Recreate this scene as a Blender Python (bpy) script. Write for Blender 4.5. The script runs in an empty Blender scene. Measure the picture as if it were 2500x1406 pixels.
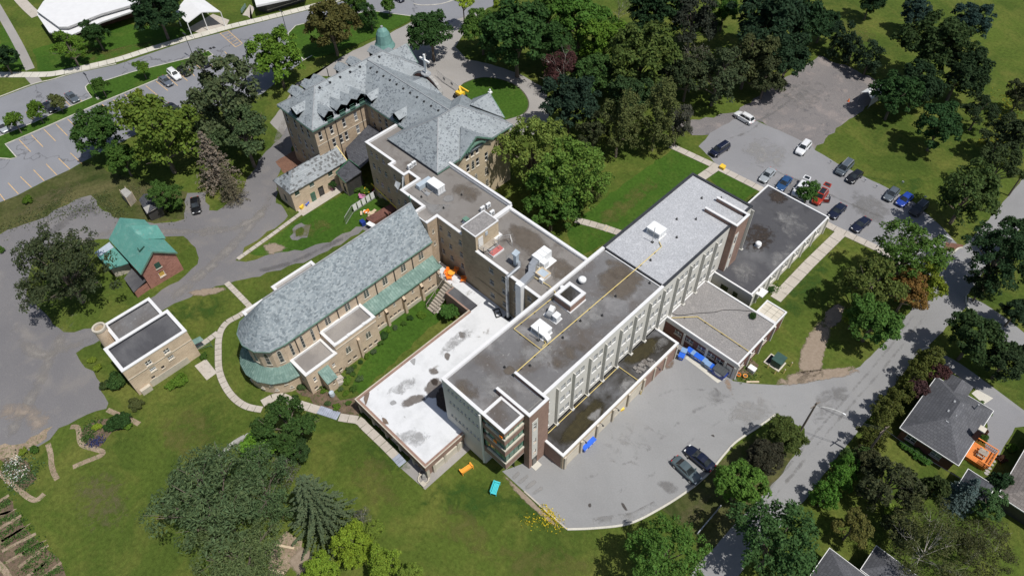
import bpy, math, random
import numpy as np
from mathutils import Vector, Matrix
R = random.Random(7)
S = bpy.context.scene
COL = S.collection
rad = math.radians

# ------------------------------------------------------------------ camera
CAM_H = 95.0
FPX = 1766.0                       # focal length in pixels of a 2500 px wide picture
_y, _p, _r = rad(-45.58), rad(49.83), rad(-1.375)
_f = Vector((math.sin(_y)*math.cos(_p), math.cos(_y)*math.cos(_p), -math.sin(_p)))
_rt = Vector((math.cos(_y), -math.sin(_y), 0)); _up = _rt.cross(_f)
RT = math.cos(_r)*_rt + math.sin(_r)*_up
UP = -math.sin(_r)*_rt + math.cos(_r)*_up
FW = _f
cd = bpy.data.cameras.new('camera'); cam = bpy.data.objects.new('camera', cd); COL.objects.link(cam)
cd.sensor_width = 36.0; cd.sensor_fit = 'HORIZONTAL'; cd.lens = 36.0*FPX/2500.0
cd.clip_start = 1.0; cd.clip_end = 3000.0
m3 = Matrix((RT, UP, -FW)).transposed()
cam.matrix_world = Matrix.Translation((0, 0, CAM_H)) @ m3.to_4x4()
S.camera = cam

# ------------------------------------------------------------------ daylight
SUN_EL, SUN_AZ = rad(64), Vector((0.99, 0.10, 0)).normalized()     # the sun stands over +x
sd = Vector((SUN_AZ.x*math.cos(SUN_EL), SUN_AZ.y*math.cos(SUN_EL), math.sin(SUN_EL)))
W = bpy.data.worlds.new('World'); S.world = W; W.use_nodes = True
wn = W.node_tree; wn.nodes.clear()
sky = wn.nodes.new('ShaderNodeTexSky'); sky.sky_type = 'NISHITA'; sky.sun_disc = False
sky.sun_elevation = SUN_EL; sky.sun_rotation = math.atan2(sd.x, sd.y)
sky.air_density = 1.0; sky.dust_density = 1.5; sky.ozone_density = 1.0
bgn = wn.nodes.new('ShaderNodeBackground'); bgn.inputs[1].default_value = 0.075
won = wn.nodes.new('ShaderNodeOutputWorld')
wn.links.new(sky.outputs[0], bgn.inputs[0]); wn.links.new(bgn.outputs[0], won.inputs[0])
sl = bpy.data.lights.new('sun', 'SUN'); sl.energy = 4.2; sl.angle = rad(0.6); sl.color = (1.0, 0.965, 0.91)
so = bpy.data.objects.new('sun', sl); COL.objects.link(so)
so.rotation_euler = sd.to_track_quat('Z', 'Y').to_euler(); so.location = (0, 0, 200)
S.view_settings.view_transform = 'Standard'; S.view_settings.look = 'None'
S.view_settings.exposure = 0.0; S.view_settings.gamma = 1.0; S.view_settings.use_curve_mapping = False
S.render.engine = 'CYCLES'
S.cycles.max_bounces = 6; S.cycles.diffuse_bounces = 3; S.cycles.transparent_max_bounces = 24

# ------------------------------------------------------------------ helpers
def ray(px, py):
    return RT*((px-1250.0)/FPX) - UP*((py-703.0)/FPX) + FW
def at(px, py, z=0.0):
    """the point of the place at height z that the photograph shows at pixel px, py"""
    d = ray(px, py); t = (z-CAM_H)/d.z
    return Vector((d.x*t, d.y*t, z))
def depth(P):
    return (Vector(P)-Vector((0, 0, CAM_H))).dot(FW)
def atl(pts, z=0.0): return [at(x, y, z) for x, y in pts]

MATS = {}
def nt(name):
    m = bpy.data.materials.new(name); m.use_nodes = True; MATS[name] = m
    t = m.node_tree; t.nodes.clear()
    o = t.nodes.new('ShaderNodeOutputMaterial'); b = t.nodes.new('ShaderNodeBsdfPrincipled')
    t.links.new(b.outputs[0], o.inputs[0])
    return m, t, b
def N(t, typ, **k):
    n = t.nodes.new('ShaderNode'+typ)
    for a, v in k.items():
        if a.startswith('i_'): n.inputs[int(a[2:])].default_value = v
        else: setattr(n, a, v)
    return n
def L(t, a, b): t.links.new(a, b)
def c4(c): return (c[0], c[1], c[2], 1)
def coords(t, kind):
    if kind == 'pos': return N(t, 'NewGeometry').outputs['Position']
    return N(t, 'TexCoord').outputs['UV' if kind == 'uv' else 'Object']
def ramp(t, src, p0, p1, c0, c1):
    r = N(t, 'ValToRGB'); e = r.color_ramp.elements
    e[0].position = p0; e[1].position = p1; e[0].color = c4(c0); e[1].color = c4(c1)
    L(t, src, r.inputs[0]); return r.outputs[0]
def mix(t, fac, a, b, mode='MIX'):
    m = N(t, 'MixRGB', blend_type=mode)
    for i, v in ((0, fac), (1, a), (2, b)):
        if hasattr(v, 'node'): L(t, v, m.inputs[i])
        elif i == 0: m.inputs[0].default_value = v
        else: m.inputs[i].default_value = c4(v)
    return m.outputs[0]
def noise(t, co, scale, detail=4, rough=.55, dist=0):
    n = N(t, 'TexNoise'); n.inputs['Scale'].default_value = scale; n.inputs['Detail'].default_value = detail
    n.inputs['Roughness'].default_value = rough; n.inputs['Distortion'].default_value = dist
    L(t, co, n.inputs['Vector']); return n.outputs['Fac']
def bump(t, b, h, strength, dist=.05):
    bn = N(t, 'Bump'); bn.inputs['Strength'].default_value = strength; bn.inputs['Distance'].default_value = dist
    L(t, h, bn.inputs['Height']); L(t, bn.outputs[0], b.inputs['Normal'])
def simple(name, c, rough=.7, metal=0, var=.18, scale=1.5, co='pos', bmp=0):
    """paint, stone or metal with a little uneven tone"""
    m, t, b = nt(name); v = coords(t, co)
    n = noise(t, v, scale, 5)
    col = ramp(t, n, .3, .7, [x*(1-var) for x in c], [min(1, x*(1+var)) for x in c])
    L(t, col, b.inputs['Base Color']); b.inputs['Roughness'].default_value = rough; b.inputs['Metallic'].default_value = metal
    if bmp: bump(t, b, noise(t, v, scale*12, 3), bmp)
    return m
def blotchy(name, layers, base, rough=.9, co='pos', grain=(40, .25), bmp=.3):
    """layers: (scale, lo, hi, colour, detail) painted over base by noise; grain adds fine speckle"""
    m, t, b = nt(name); v = coords(t, co); col = None
    for i, (sc, lo, hi, c, de) in enumerate(layers):
        n = noise(t, v, sc, de, .6, .4 if i else 0)
        f = ramp(t, n, lo, hi, (0, 0, 0), (1, 1, 1))
        col = mix(t, f, base if col is None else col, c)
    if grain:
        g = noise(t, v, grain[0], 2)
        f = ramp(t, g, .3, .7, [1-grain[1]]*3, [1+grain[1]]*3)
        col = mix(t, 1.0, col, f, 'MULTIPLY')
        if bmp: bump(t, b, g, bmp)
    L(t, col, b.inputs['Base Color']); b.inputs['Roughness'].default_value = rough
    b.inputs['Specular IOR Level'].default_value = .2
    return m
def tiles(name, c1, c2, dark, bw, bh, darkamt=.5, rough=.6, scale=.12, mortar=None, bias=0):
    """courses of slate, shingle or brick: metric UV"""
    m, t, b = nt(name); uv = coords(t, 'uv')
    br = N(t, 'TexBrick'); L(t, uv, br.inputs['Vector'])
    br.inputs['Scale'].default_value = 1; br.inputs['Brick Width'].default_value = bw; br.inputs['Row Height'].default_value = bh
    br.inputs['Mortar Size'].default_value = bh*.06; br.inputs['Bias'].default_value = bias
    br.inputs['Color1'].default_value = c4(c1); br.inputs['Color2'].default_value = c4(c2)
    br.inputs['Mortar'].default_value = c4(mortar or [x*.6 for x in c1])
    wn_ = N(t, 'TexWhiteNoise', noise_dimensions='2D')
    sn = N(t, 'VectorMath', operation='SNAP'); sn.inputs[1].default_value = (bw, bh, 1)
    L(t, uv, sn.inputs[0]); L(t, sn.outputs[0], wn_.inputs['Vector'])
    big = noise(t, coords(t, 'pos'), scale, 4, .6)
    th = ramp(t, big, .35, .75, (1, 1, 1), (1-darkamt,)*3)
    gt = N(t, 'Math', operation='GREATER_THAN'); L(t, wn_.outputs['Value'], gt.inputs[0]); L(t, th, gt.inputs[1])
    col = mix(t, gt.outputs[0], br.outputs['Color'], dark)
    tint = ramp(t, noise(t, coords(t, 'pos'), scale*3, 5, .65), .3, .7, (.82,)*3, (1.16,)*3)
    col = mix(t, 1, col, tint, 'MULTIPLY')
    L(t, col, b.inputs['Base Color']); b.inputs['Roughness'].default_value = rough
    bump(t, b, br.outputs['Fac'], -.4, .02)
    return m

class MB:
    """collects faces and links them as one mesh object"""
    def __init__(s): s.v = []; s.f = []; s.m = []; s.cur = 0
    def face(s, pts):
        i = len(s.v); s.v += [tuple(p) for p in pts]; s.f.append(list(range(i, i+len(pts)))); s.m.append(s.cur)
    def box(s, x0, y0, z0, x1, y1, z1, skip=''):
        a = (x0, y0, z0); P = lambda x, y, z: (x, y, z)
        if 'b' not in skip: s.face([P(x0,y0,z0),P(x0,y1,z0),P(x1,y1,z0),P(x1,y0,z0)])
        s.face([P(x0,y0,z1),P(x1,y0,z1),P(x1,y1,z1),P(x0,y1,z1)])
        s.face([P(x0,y0,z0),P(x1,y0,z0),P(x1,y0,z1),P(x0,y0,z1)])
        s.face([P(x1,y0,z0),P(x1,y1,z0),P(x1,y1,z1),P(x1,y0,z1)])
        s.face([P(x1,y1,z0),P(x0,y1,z0),P(x0,y1,z1),P(x1,y1,z1)])
        s.face([P(x0,y1,z0),P(x0,y0,z0),P(x0,y0,z1),P(x0,y1,z1)])
    def prism(s, poly, z0, z1, bottom=True):
        n = len(poly)
        s.face([(p[0], p[1], z1) for p in poly])
        if bottom: s.face([(p[0], p[1], z0) for p in reversed(poly)])
        for i in range(n):
            a, b = poly[i], poly[(i+1) % n]
            s.face([(a[0],a[1],z0),(b[0],b[1],z0),(b[0],b[1],z1),(a[0],a[1],z1)])
    def slab(s, pts, t):
        """a sloping sheet with thickness t below it"""
        lo = [(p[0], p[1], p[2]-t) for p in pts]; n = len(pts)
        s.face(pts); s.face(lo[::-1])
        for i in range(n):
            j = (i+1) % n; s.face([lo[i], lo[j], pts[j], pts[i]])
    def tube(s, pts, r, n=6, r1=None, cap=True):
        """round bar along a list of points"""
        pts = [Vector(p) for p in pts]; rings = []
        for k, p in enumerate(pts):
            d = (pts[min(k+1, len(pts)-1)]-pts[max(k-1, 0)]).normalized()
            a = d.cross(Vector((0, 0, 1)) if abs(d.z) < .95 else Vector((1, 0, 0))).normalized(); b = d.cross(a)
            rr = r if r1 is None else r+(r1-r)*k/(len(pts)-1)
            rings.append([p+(a*math.cos(2*math.pi*i/n)+b*math.sin(2*math.pi*i/n))*rr for i in range(n)])
        for A, B in zip(rings, rings[1:]):
            for i in range(n):
                j = (i+1) % n; s.face([A[i], B[i], B[j], A[j]][::-1])
        if cap: s.face(rings[0]); s.face(rings[-1][::-1])
    def lathe(s, prof, cx, cy, n=20, a0=0, a1=2*math.pi):
        full = abs(a1-a0-2*math.pi) < 1e-6; k = n if full else n+1
        ring = [[(cx+r*math.cos(a0+(a1-a0)*i/n), cy+r*math.sin(a0+(a1-a0)*i/n), z) for i in range(k)] for r, z in prof]
        for A, B in zip(ring, ring[1:]):
            for i in range(n):
                j = (i+1) % k; s.face([A[i], A[j], B[j], B[i]])
    def bar(s, a, b, w, h):
        """square bar from a to b"""
        a, b = Vector(a), Vector(b); d = (b-a).normalized()
        u = d.cross(Vector((0, 0, 1)) if abs(d.z) < .95 else Vector((1, 0, 0))).normalized()*(w/2); v = u.cross(d).normalized()*(h/2)
        q = [u+v, u-v, -u-v, -u+v]
        for i in range(4):
            j = (i+1) % 4; s.face([a+q[i], b+q[i], b+q[j], a+q[j]][::-1])
        s.face([a+x for x in q]); s.face([b+x for x in q[::-1]])
    def mesh(s, name, mats, smooth=False):
        me = bpy.data.meshes.new(name); me.from_pydata(s.v, [], s.f); me.update()
        for m in (mats if isinstance(mats, (list, tuple)) else [mats]): me.materials.append(MATS[m] if isinstance(m, str) else m)
        me.polygons.foreach_set('material_index', s.m)
        nf = len(me.polygons); nl = len(me.loops)
        uv = me.uv_layers.new(name='UVMap'); co = np.empty(len(me.vertices)*3, 'f'); me.vertices.foreach_get('co', co); co = co.reshape(-1, 3)
        vi = np.empty(nl, 'i'); me.loops.foreach_get('vertex_index', vi)
        nr = np.empty(nf*3, 'f'); me.polygons.foreach_get('normal', nr); nr = nr.reshape(-1, 3)
        lt = np.empty(nf, 'i'); me.polygons.foreach_get('loop_total', lt)
        n_ = np.repeat(nr, lt, 0); p = co[vi]
        h = np.hypot(n_[:, 0], n_[:, 1]); flat = h < .02; h[flat] = 1
        u = np.where(flat, p[:, 0], (-n_[:, 1]*p[:, 0]+n_[:, 0]*p[:, 1])/h)
        s_ = np.where(flat, 1, np.maximum(h, .05))
        v = np.where(flat, p[:, 1], np.where(h > .9, p[:, 2], -(n_[:, 0]*p[:, 0]+n_[:, 1]*p[:, 1])/h/np.maximum(np.abs(n_[:, 2]), .1)))
        uv.data.foreach_set('uv', np.stack([u, v], 1).astype('f').ravel())
        if smooth: me.polygons.foreach_set('use_smooth', [True]*nf)
        return me
    def build(s, name, mats, parent=None, smooth=False, **props):
        o = bpy.data.objects.new(name, s.mesh(name, mats, smooth)); COL.objects.link(o)
        if parent is not None:
            o.parent = parent; o.location = -wloc(parent)
        for k, v in props.items(): o[k] = v
        return o
def wloc(o):
    p = Vector(o.location)
    while o.parent is not None: o = o.parent; p = p+Vector(o.location)
    return p
def thing(name, label, cat, loc=(0, 0, 0), group=None, rz=0):
    o = bpy.data.objects.new(name, None); COL.objects.link(o); o.location = loc; o.rotation_euler = (0, 0, rz)
    o.empty_display_size = .5
    tag(o, label, cat, group); return o
def tag(o, label, cat, group=None):
    o['label'] = label; o['category'] = cat
    if group: o['group'] = group
    return o
def inst(mesh, name, parent, loc=(0, 0, 0), rz=0):
    o = bpy.data.objects.new(name, mesh); COL.objects.link(o); o.parent = parent; o.location = loc; o.rotation_euler = (0, 0, rz); return o
def dup(root, loc, rz, label, group=None, scale=None, color=None):
    def cp(o, par):
        c = o.copy(); COL.objects.link(c)
        if par is not None: c.parent = par
        for ch in o.children: cp(ch, c)
        return c
    r = cp(root, None); r.location = loc; r.rotation_euler = (0, 0, rz); r['label'] = label
    if group: r['group'] = group
    if scale: r.scale = (scale,)*3
    return r
def offset(poly, d):
    """polygon moved inward by d (counter-clockwise polygon)"""
    n = len(poly); out = []
    for i in range(n):
        p0, p1, p2 = [Vector(poly[(i+k-1) % n][:2]) for k in range(3)]
        a = (p1-p0).normalized(); b = (p2-p1).normalized()
        na = Vector((-a.y, a.x)); nb = Vector((-b.y, b.x)); k = na+nb
        if k.length < 1e-6: out.append(p1+na*d); continue
        k.normalize(); out.append(p1+k*(d/max(.2, k.dot(na))))
    return out
def rough(pts, step=1.2, amp=.25, seed=0):
    """a ragged edge: subdivide and jitter"""
    rr = random.Random(seed or len(pts)); out = []
    for i in range(len(pts)):
        a, b = Vector(pts[i]), Vector(pts[(i+1) % len(pts)]); d = b-a; n = max(1, int(d.length/step))
        nn = Vector((-d.y, d.x, 0)).normalized() if d.length > 0 else Vector((0, 0, 0))
        for k in range(n):
            out.append(a+d*(k/n)+nn*rr.uniform(-amp, amp))
    return out
def smoothline(pts, n=6, closed=False):
    """Catmull-Rom through the points"""
    P = [Vector(p) for p in pts]; m = len(P); out = []
    for i in range(m if closed else m-1):
        g = (lambda k: P[k % m]) if closed else (lambda k: P[max(0, min(m-1, k))])
        a, b, c, d = g(i-1), g(i), g(i+1), g(i+2)
        for k in range(n):
            t = k/n; out.append(.5*((2*b)+(c-a)*t+(2*a-5*b+4*c-d)*t*t+(3*b-a-3*c+d)*t**3))
    if not closed: out.append(P[-1])
    return out
def sheet(name, pts, z, m, kind='structure', parent=None):
    b = MB(); b.face([(p[0], p[1], z) for p in pts])
    me = b.f[0]
    ar = sum(pts[i][0]*pts[(i+1) % len(pts)][1]-pts[(i+1) % len(pts)][0]*pts[i][1] for i in range(len(pts)))
    if ar < 0: b.f[0] = me[::-1]
    o = b.build(name, m, parent)
    if kind: o['kind'] = kind
    return o
def ribbon(line, w):
    """left and right edges of a strip of width w"""
    l, r = [], []
    for i, p in enumerate(line):
        d = (Vector(line[min(i+1, len(line)-1)])-Vector(line[max(i-1, 0)])); d.z = 0; d.normalize()
        q = Vector((-d.y, d.x, 0))*(w/2); l.append(Vector(p)+q); r.append(Vector(p)-q)
    return l, r
def strip(name, line, w, z, m, h=0, kind='structure', parent=None):
    l, r = ribbon(line, w); b = MB()
    for i in range(len(line)-1):
        if h == 0: b.face([(*r[i][:2], z), (*r[i+1][:2], z), (*l[i+1][:2], z), (*l[i][:2], z)])
        else:
            A = [(*r[i][:2], z), (*r[i][:2], z+h), (*l[i][:2], z+h), (*l[i][:2], z)]; B = [(*r[i+1][:2], z), (*r[i+1][:2], z+h), (*l[i+1][:2], z+h), (*l[i+1][:2], z)]
            for a in range(3): b.face([A[a], B[a], B[a+1], A[a+1]])
    if h:
        b.face([(*r[0][:2], z), (*l[0][:2], z), (*l[0][:2], z+h), (*r[0][:2], z+h)]); b.face([(*l[-1][:2], z), (*r[-1][:2], z), (*r[-1][:2], z+h), (*l[-1][:2], z+h)])
    o = b.build(name, m, parent)
    if kind: o['kind'] = kind
    return o
def slab_path(name, line, w, slab, z=.02, m='concrete', bed='joint_sand'):
    """concrete path laid in single slabs over a bed"""
    o = strip(name, line, w+.1, z-.012, bed); tot = 0; seg = [(0, Vector(line[0]))]
    for a, b in zip(line, line[1:]): tot += (Vector(b)-Vector(a)).length; seg.append((tot, Vector(b)))
    n = max(1, round(tot/slab))
    def P(s):
        for (s0, a), (s1, b) in zip(seg, seg[1:]):
            if s <= s1+1e-6: return a+(b-a)*((s-s0)/max(1e-6, s1-s0))
        return seg[-1][1]
    g = .035
    for k in range(n):
        s0, s1 = tot*k/n+g, tot*(k+1)/n-g; l, r = ribbon([P(s0), P((s0+s1)/2), P(s1)], w); dz = R.uniform(0, .02); b = MB()
        b.prism([q[:2] for q in r+l[::-1]], z-.01, z+.02+dz, False); b.build('paving_slab', m, o)
    return o
# ------------------------------------------------------------------ materials
def grass_mat(name, c_dark, c_mid, c_yel, yel=.5):
    m, t, b = nt(name); v = coords(t, 'pos')
    a = ramp(t, noise(t, v, .05, 5, .65, .6), .35, .65, c_dark, c_mid)
    y = ramp(t, noise(t, v, .11, 6, .7, .5), yel, yel+.22, (0, 0, 0), (1, 1, 1))
    col = mix(t, y, a, c_yel)
    g = ramp(t, noise(t, v, 1.6, 5, .75), .3, .7, (.68,)*3, (1.34,)*3)
    f = ramp(t, noise(t, v, 9, 3, .7), .25, .75, (.7,)*3, (1.3,)*3)
    col = mix(t, 1, mix(t, 1, col, g, 'MULTIPLY'), f, 'MULTIPLY')
    L(t, col, b.inputs['Base Color']); b.inputs['Roughness'].default_value = .95; b.inputs['Specular IOR Level'].default_value = .1
    bump(t, b, noise(t, v, 7, 4, .7), .7, .12)
grass_mat('grass', (.050, .080, .014), (.082, .116, .020), (.122, .134, .030), .46)
grass_mat('lush_grass', (.036, .084, .011), (.056, .114, .015), (.082, .122, .022), .54)
grass_mat('rough_grass', (.036, .052, .014), (.062, .075, .020), (.105, .100, .042), .42)
def asphalt(name, c, patch, crack=None, warm=(.30, .28, .25)):
    m, t, b = nt(name); v = coords(t, 'pos')
    a = ramp(t, noise(t, v, .06, 6, .65, .7), .32, .68, [x*.90 for x in c], [x*1.10 for x in c])
    w = ramp(t, noise(t, v, .17, 5, .7, .4), .56, .76, (0, 0, 0), (.6,)*3)
    col = mix(t, w, a, warm)
    s = ramp(t, noise(t, v, .5, 6, .75, 1.2), .66, .76, (0, 0, 0), (patch,)*3)
    col = mix(t, s, col, [x*.55 for x in c])
    g = ramp(t, noise(t, v, 5, 4, .8), .25, .75, (.88,)*3, (1.12,)*3)
    col = mix(t, 1, col, g, 'MULTIPLY')
    if crack:
        vo = N(t, 'TexVoronoi', feature='DISTANCE_TO_EDGE'); vo.inputs['Scale'].default_value = crack
        nn = N(t, 'TexNoise'); nn.inputs['Scale'].default_value = .35; nn.inputs['Detail'].default_value = 5; L(t, v, nn.inputs['Vector'])
        ad = N(t, 'VectorMath', operation='MULTIPLY_ADD'); ad.inputs[1].default_value = (9, 9, 0); L(t, nn.outputs['Color'], ad.inputs[0]); L(t, v, ad.inputs[2])
        L(t, ad.outputs[0], vo.inputs['Vector'])
        k = ramp(t, vo.outputs['Distance'], .004, .011, (.62,)*3, (1, 1, 1))
        col = mix(t, 1, col, k, 'MULTIPLY')
    L(t, col, b.inputs['Base Color']); b.inputs['Roughness'].default_value = .88; b.inputs['Specular IOR Level'].default_value = .25
    bump(t, b, noise(t, v, 18, 3), .25, .03)
asphalt('yard_asphalt', (.255, .256, .257), .3, None, (.262, .256, .248))
asphalt('car_park_asphalt', (.215, .22, .238), .35, .045, (.22, .22, .225))
asphalt('east_asphalt', (.235, .235, .245), .4, None, (.22, .215, .21))
asphalt('street_asphalt', (.25, .25, .252), .3, None, (.26, .255, .245))
asphalt('drive_asphalt', (.30, .285, .27), .3)
blotchy('yard_gravel', [(.05, .35, .65, (.180, .174, .176), 5), (.22, .5, .72, (.205, .192, .182), 6), (.9, .6, .8, (.215, .205, .2), 5)], (.150, .146, .152), grain=(6, .12))
blotchy('lot_gravel', [(.08, .35, .65, (.20, .185, .18), 5), (.25, .52, .7, (.27, .235, .22), 6), (.5, .58, .7, (.13, .125, .13), 5)], (.165, .155, .155), grain=(5, .22))
blotchy('bare_soil', [(.5, .4, .65, (.33, .26, .19), 5), (2.5, .5, .7, (.10, .13, .04), 5)], (.24, .18, .13), grain=(8, .3))
blotchy('garden_soil', [(.6, .4, .65, (.10, .07, .05), 5), (2.0, .5, .68, (.05, .075, .02), 5)], (.16, .115, .08), grain=(8, .3))
blotchy('red_sand', [(.5, .4, .65, (.20, .11, .075), 5)], (.155, .085, .06), grain=(8, .3))
simple('stain_brown', (.20, .17, .15), .8, 0, .5, 1.2)
simple('stain_dark', (.055, .042, .036), .8, 0, .6, 1.5)
simple('stain_grey', (.36, .355, .35), .8, 0, .4, 1.5)
simple('joint_sand', (.085, .085, .05), .95, 0, .4, 3)
blotchy('concrete', [(.35, .38, .66, (.42, .38, .33), 5), (1.8, .55, .75, (.30, .275, .24), 5)], (.47, .43, .38), grain=(12, .12))
blotchy('light_concrete', [(.35, .38, .66, (.50, .48, .42), 5)], (.58, .555, .49), grain=(10, .1))
simple('blue_grey_step', (.30, .33, .40), .8)
simple('kerb', (.50, .48, .42), .9, 0, .2, 1)
simple('yellow_line', (.62, .40, .17), .85, 0, .3, 2.5)
simple('yellow_paint', (.80, .52, .04), .5, 0, .1)
simple('pipe_yellow', (.66, .52, .20), .5, 0, .1)
simple('tape_yellow', (.85, .70, .05), .5, 0, .05)
blotchy('wing_concrete', [(.25, .4, .7, (.60, .585, .53), 5), (1.5, .6, .78, (.50, .48, .42), 5)], (.66, .645, .60), grain=(10, .06), bmp=.1)
simple('pilaster', (.56, .545, .50), .85, 0, .05)
simple('white_cap', (.70, .70, .70), .45, 0, .04, .8)
simple('white_paint', (.78, .78, .76), .5, 0, .04)
simple('black_edge', (.030, .033, .040), .6, 0, .25)
tiles('brown_brick', (.285, .185, .145), (.32, .21, .165), (.25, .16, .125), .42, .15, .3, .9)
tiles('red_brick', (.33, .155, .118), (.39, .19, .145), (.27, .125, .095), .40, .16, .4, .9)
tiles('tan_brick', (.60, .475, .345), (.65, .520, .38), (.53, .41, .295), .45, .16, .25, .9)
tiles('khaki_brick', (.32, .255, .172), (.37, .295, .200), (.26, .205, .138), .42, .15, .35, .9)
tiles('old_brick', (.47, .365, .255), (.52, .405, .285), (.39, .30, .21), .45, .16, .35, .9)
tiles('buff_brick', (.52, .42, .29), (.56, .46, .32), (.44, .35, .24), .42, .15, .3, .9)
tiles('dark_red_brick', (.15, .066, .052), (.18, .080, .060), (.11, .05, .04), .40, .16, .4, .9)
simple('stone_base', (.50, .455, .375), .9, 0, .12, 1)
simple('limestone', (.56, .515, .43), .85, 0, .08, 1)
MEM = [(.09, .36, .62, (.125, .122, .124), 6), (.17, .48, .66, (.112, .098, .088), 6), (.22, .53, .70, (.245, .24, .24), 6), (2.2, .62, .72, (.27, .265, .26), 4)]
blotchy('dark_membrane', MEM, (.180, .178, .180), grain=(9, .1), bmp=.1)
blotchy('brown_membrane', [(.12, .35, .65, (.19, .175, .16), 6), (.28, .5, .68, (.125, .11, .098), 6), (2.2, .66, .74, (.28, .27, .26), 4)], (.225, .212, .20), grain=(9, .1), bmp=.1)
blotchy('wet_membrane', [(.10, .38, .56, (.030, .027, .022), 6), (.16, .5, .66, (.13, .132, .14), 6), (.5, .6, .74, (.060, .052, .030), 6)], (.075, .073, .072), rough=.75, grain=(8, .15), bmp=.1)
blotchy('black_membrane', [(.08, .38, .64, (.070, .070, .078), 6), (.14, .5, .68, (.125, .125, .13), 6), (.4, .6, .74, (.055, .055, .06), 6)], (.080, .080, .085), rough=.85, grain=(8, .12), bmp=.1)
blotchy('gravel_roof', [(.12, .35, .68, (.37, .38, .40), 5), (1.2, .5, .7, (.46, .47, .49), 5)], (.41, .42, .44), grain=(4.5, .2), bmp=.4)
blotchy('brown_gravel_roof', [(.12, .35, .68, (.22, .21, .205), 5), (1.0, .5, .7, (.29, .275, .265), 5)], (.255, .245, .24), grain=(5, .25), bmp=.4)
blotchy('white_membrane', [(.35, .48, .7, (.53, .54, .55), 6), (.28, .64, .70, (.33, .32, .31), 6), (.9, .70, .76, (.33, .33, .33), 6)], (.64, .65, .665), rough=.6, grain=(8, .04), bmp=.05)
blotchy('block_roof', [(.25, .4, .6, (.215, .20, .188), 5)], (.285, .265, .245), grain=(8, .1), bmp=.1)
tiles('slate', (.30, .332, .348), (.25, .28, .298), (.15, .17, .188), .30, .24, .42, .6, .22)
tiles('chapel_slate', (.33, .37, .388), (.175, .212, .236), (.15, .18, .20), .36, .24, .30, .6, .5)
tiles('dark_shingle', (.060, .063, .074), (.085, .088, .10), (.045, .047, .055), .5, .4, .4, .85)
tiles('house_shingle', (.088, .090, .100), (.110, .112, .122), (.080, .082, .09), .5, .4, .3, .9)
tiles('brown_shingle', (.175, .155, .145), (.20, .178, .165), (.14, .125, .115), .5, .4, .3, .9)
blotchy('copper', [(.4, .4, .65, (.17, .265, .232), 5), (1.6, .52, .72, (.25, .35, .31), 5)], (.125, .205, .18), rough=.6, grain=(5, .1), bmp=.05)
blotchy('bright_copper', [(.4, .4, .65, (.10, .275, .24), 5), (.9, .52, .7, (.18, .36, .315), 6), (1.3, .62, .74, (.24, .25, .21), 6)], (.12, .315, .27), rough=.6, grain=(5, .1), bmp=.05)
blotchy('dome_copper', [(.8, .4, .65, (.115, .235, .215), 5)], (.155, .29, .26), rough=.55, grain=(5, .08), bmp=.05)
simple('copper_trim', (.115, .215, .165), .6, 0, .2, 1.2)
simple('green_paint', (.045, .155, .085), .5)
simple('dark_green', (.025, .075, .055), .5)
simple('yellow_board', (.52, .33, .07), .7)
simple('frame_white', (.72, .72, .69), .45, 0, .05)
simple('frame_dark', (.05, .048, .046), .5)
simple('frame_green', (.07, .14, .11), .5)
def glass(name, c, rough=.06, blinds=.24):
    m, t, b = nt(name); v = coords(t, 'pos')
    col = ramp(t, noise(t, v, .9, 2), .35, .65, [x*.6 for x in c], [x*1.5 for x in c])
    o = N(t, 'ObjectInfo'); k = ramp(t, o.outputs['Random'], 1-blinds-.002, 1-blinds, (0, 0, 0), (1, 1, 1)); col = mix(t, k, col, [min(.5, x*4+.10) for x in c])
    L(t, col, b.inputs['Base Color']); b.inputs['Roughness'].default_value = rough; b.inputs['Specular IOR Level'].default_value = .7
glass('pane', (.028, .030, .033)); glass('light_pane', (.155, .17, .175), .15, .2); glass('green_pane', (.10, .215, .16), .08, .12); glass('car_glass', (.022, .027, .030), .04, .0)
glass('stained_pane', (.030, .042, .046), .15, .0)
simple('galvanised', (.46, .48, .50), .38, .55, .12, 1)
simple('unit_white', (.76, .77, .77), .42, 0, .05)
simple('unit_blue', (.50, .575, .635), .42, .2, .08)
simple('unit_grey', (.30, .31, .32), .5)
simple('vent_black', (.022, .022, .024), .6)
simple('iron_black', (.028, .03, .038), .5)
simple('rail_grey', (.42, .42, .42), .5, .2)
simple('wood_grey', (.33, .29, .24), .8)
simple('wood_pale', (.56, .45, .31), .8, 0, .15)
simple('deck_orange', (.72, .225, .045), .55, 0, .18, 2)
simple('orange_plastic', (.95, .24, .02), .4, 0, .05)
simple('amber_plastic', (.90, .38, .05), .4, 0, .05)
simple('cyan_plastic', (.07, .55, .60), .4, 0, .05)
simple('pink_plastic', (.52, .20, .36), .4, 0, .08)
simple('red_plastic', (.42, .03, .04), .4, 0, .08)
simple('red_mat', (.42, .12, .11), .8)
simple('blue_plastic', (.02, .12, .62), .35, 0, .08)
simple('pale_blue_plastic', (.20, .32, .52), .35, 0, .08)
simple('bin_navy', (.018, .045, .26), .45, 0, .1)
simple('rubber', (.022, .022, .023), .8)
simple('lid_black', (.055, .062, .068), .65, 0, .1)
simple('transformer_green', (.030, .075, .062), .5)
simple('pale_stone', (.33, .32, .30), .9, 0, .15, 2)
simple('bark', (.16, .13, .105), .95, 0, .3, 3, 'obj')
simple('pale_bark', (.42, .39, .35), .95, 0, .25, 3, 'obj')
simple('tarp_white', (.80, .82, .82), .5, 0, .05)
simple('cloth_navy', (.022, .026, .045), .85)
simple('skin', (.42, .25, .18), .6)
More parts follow.
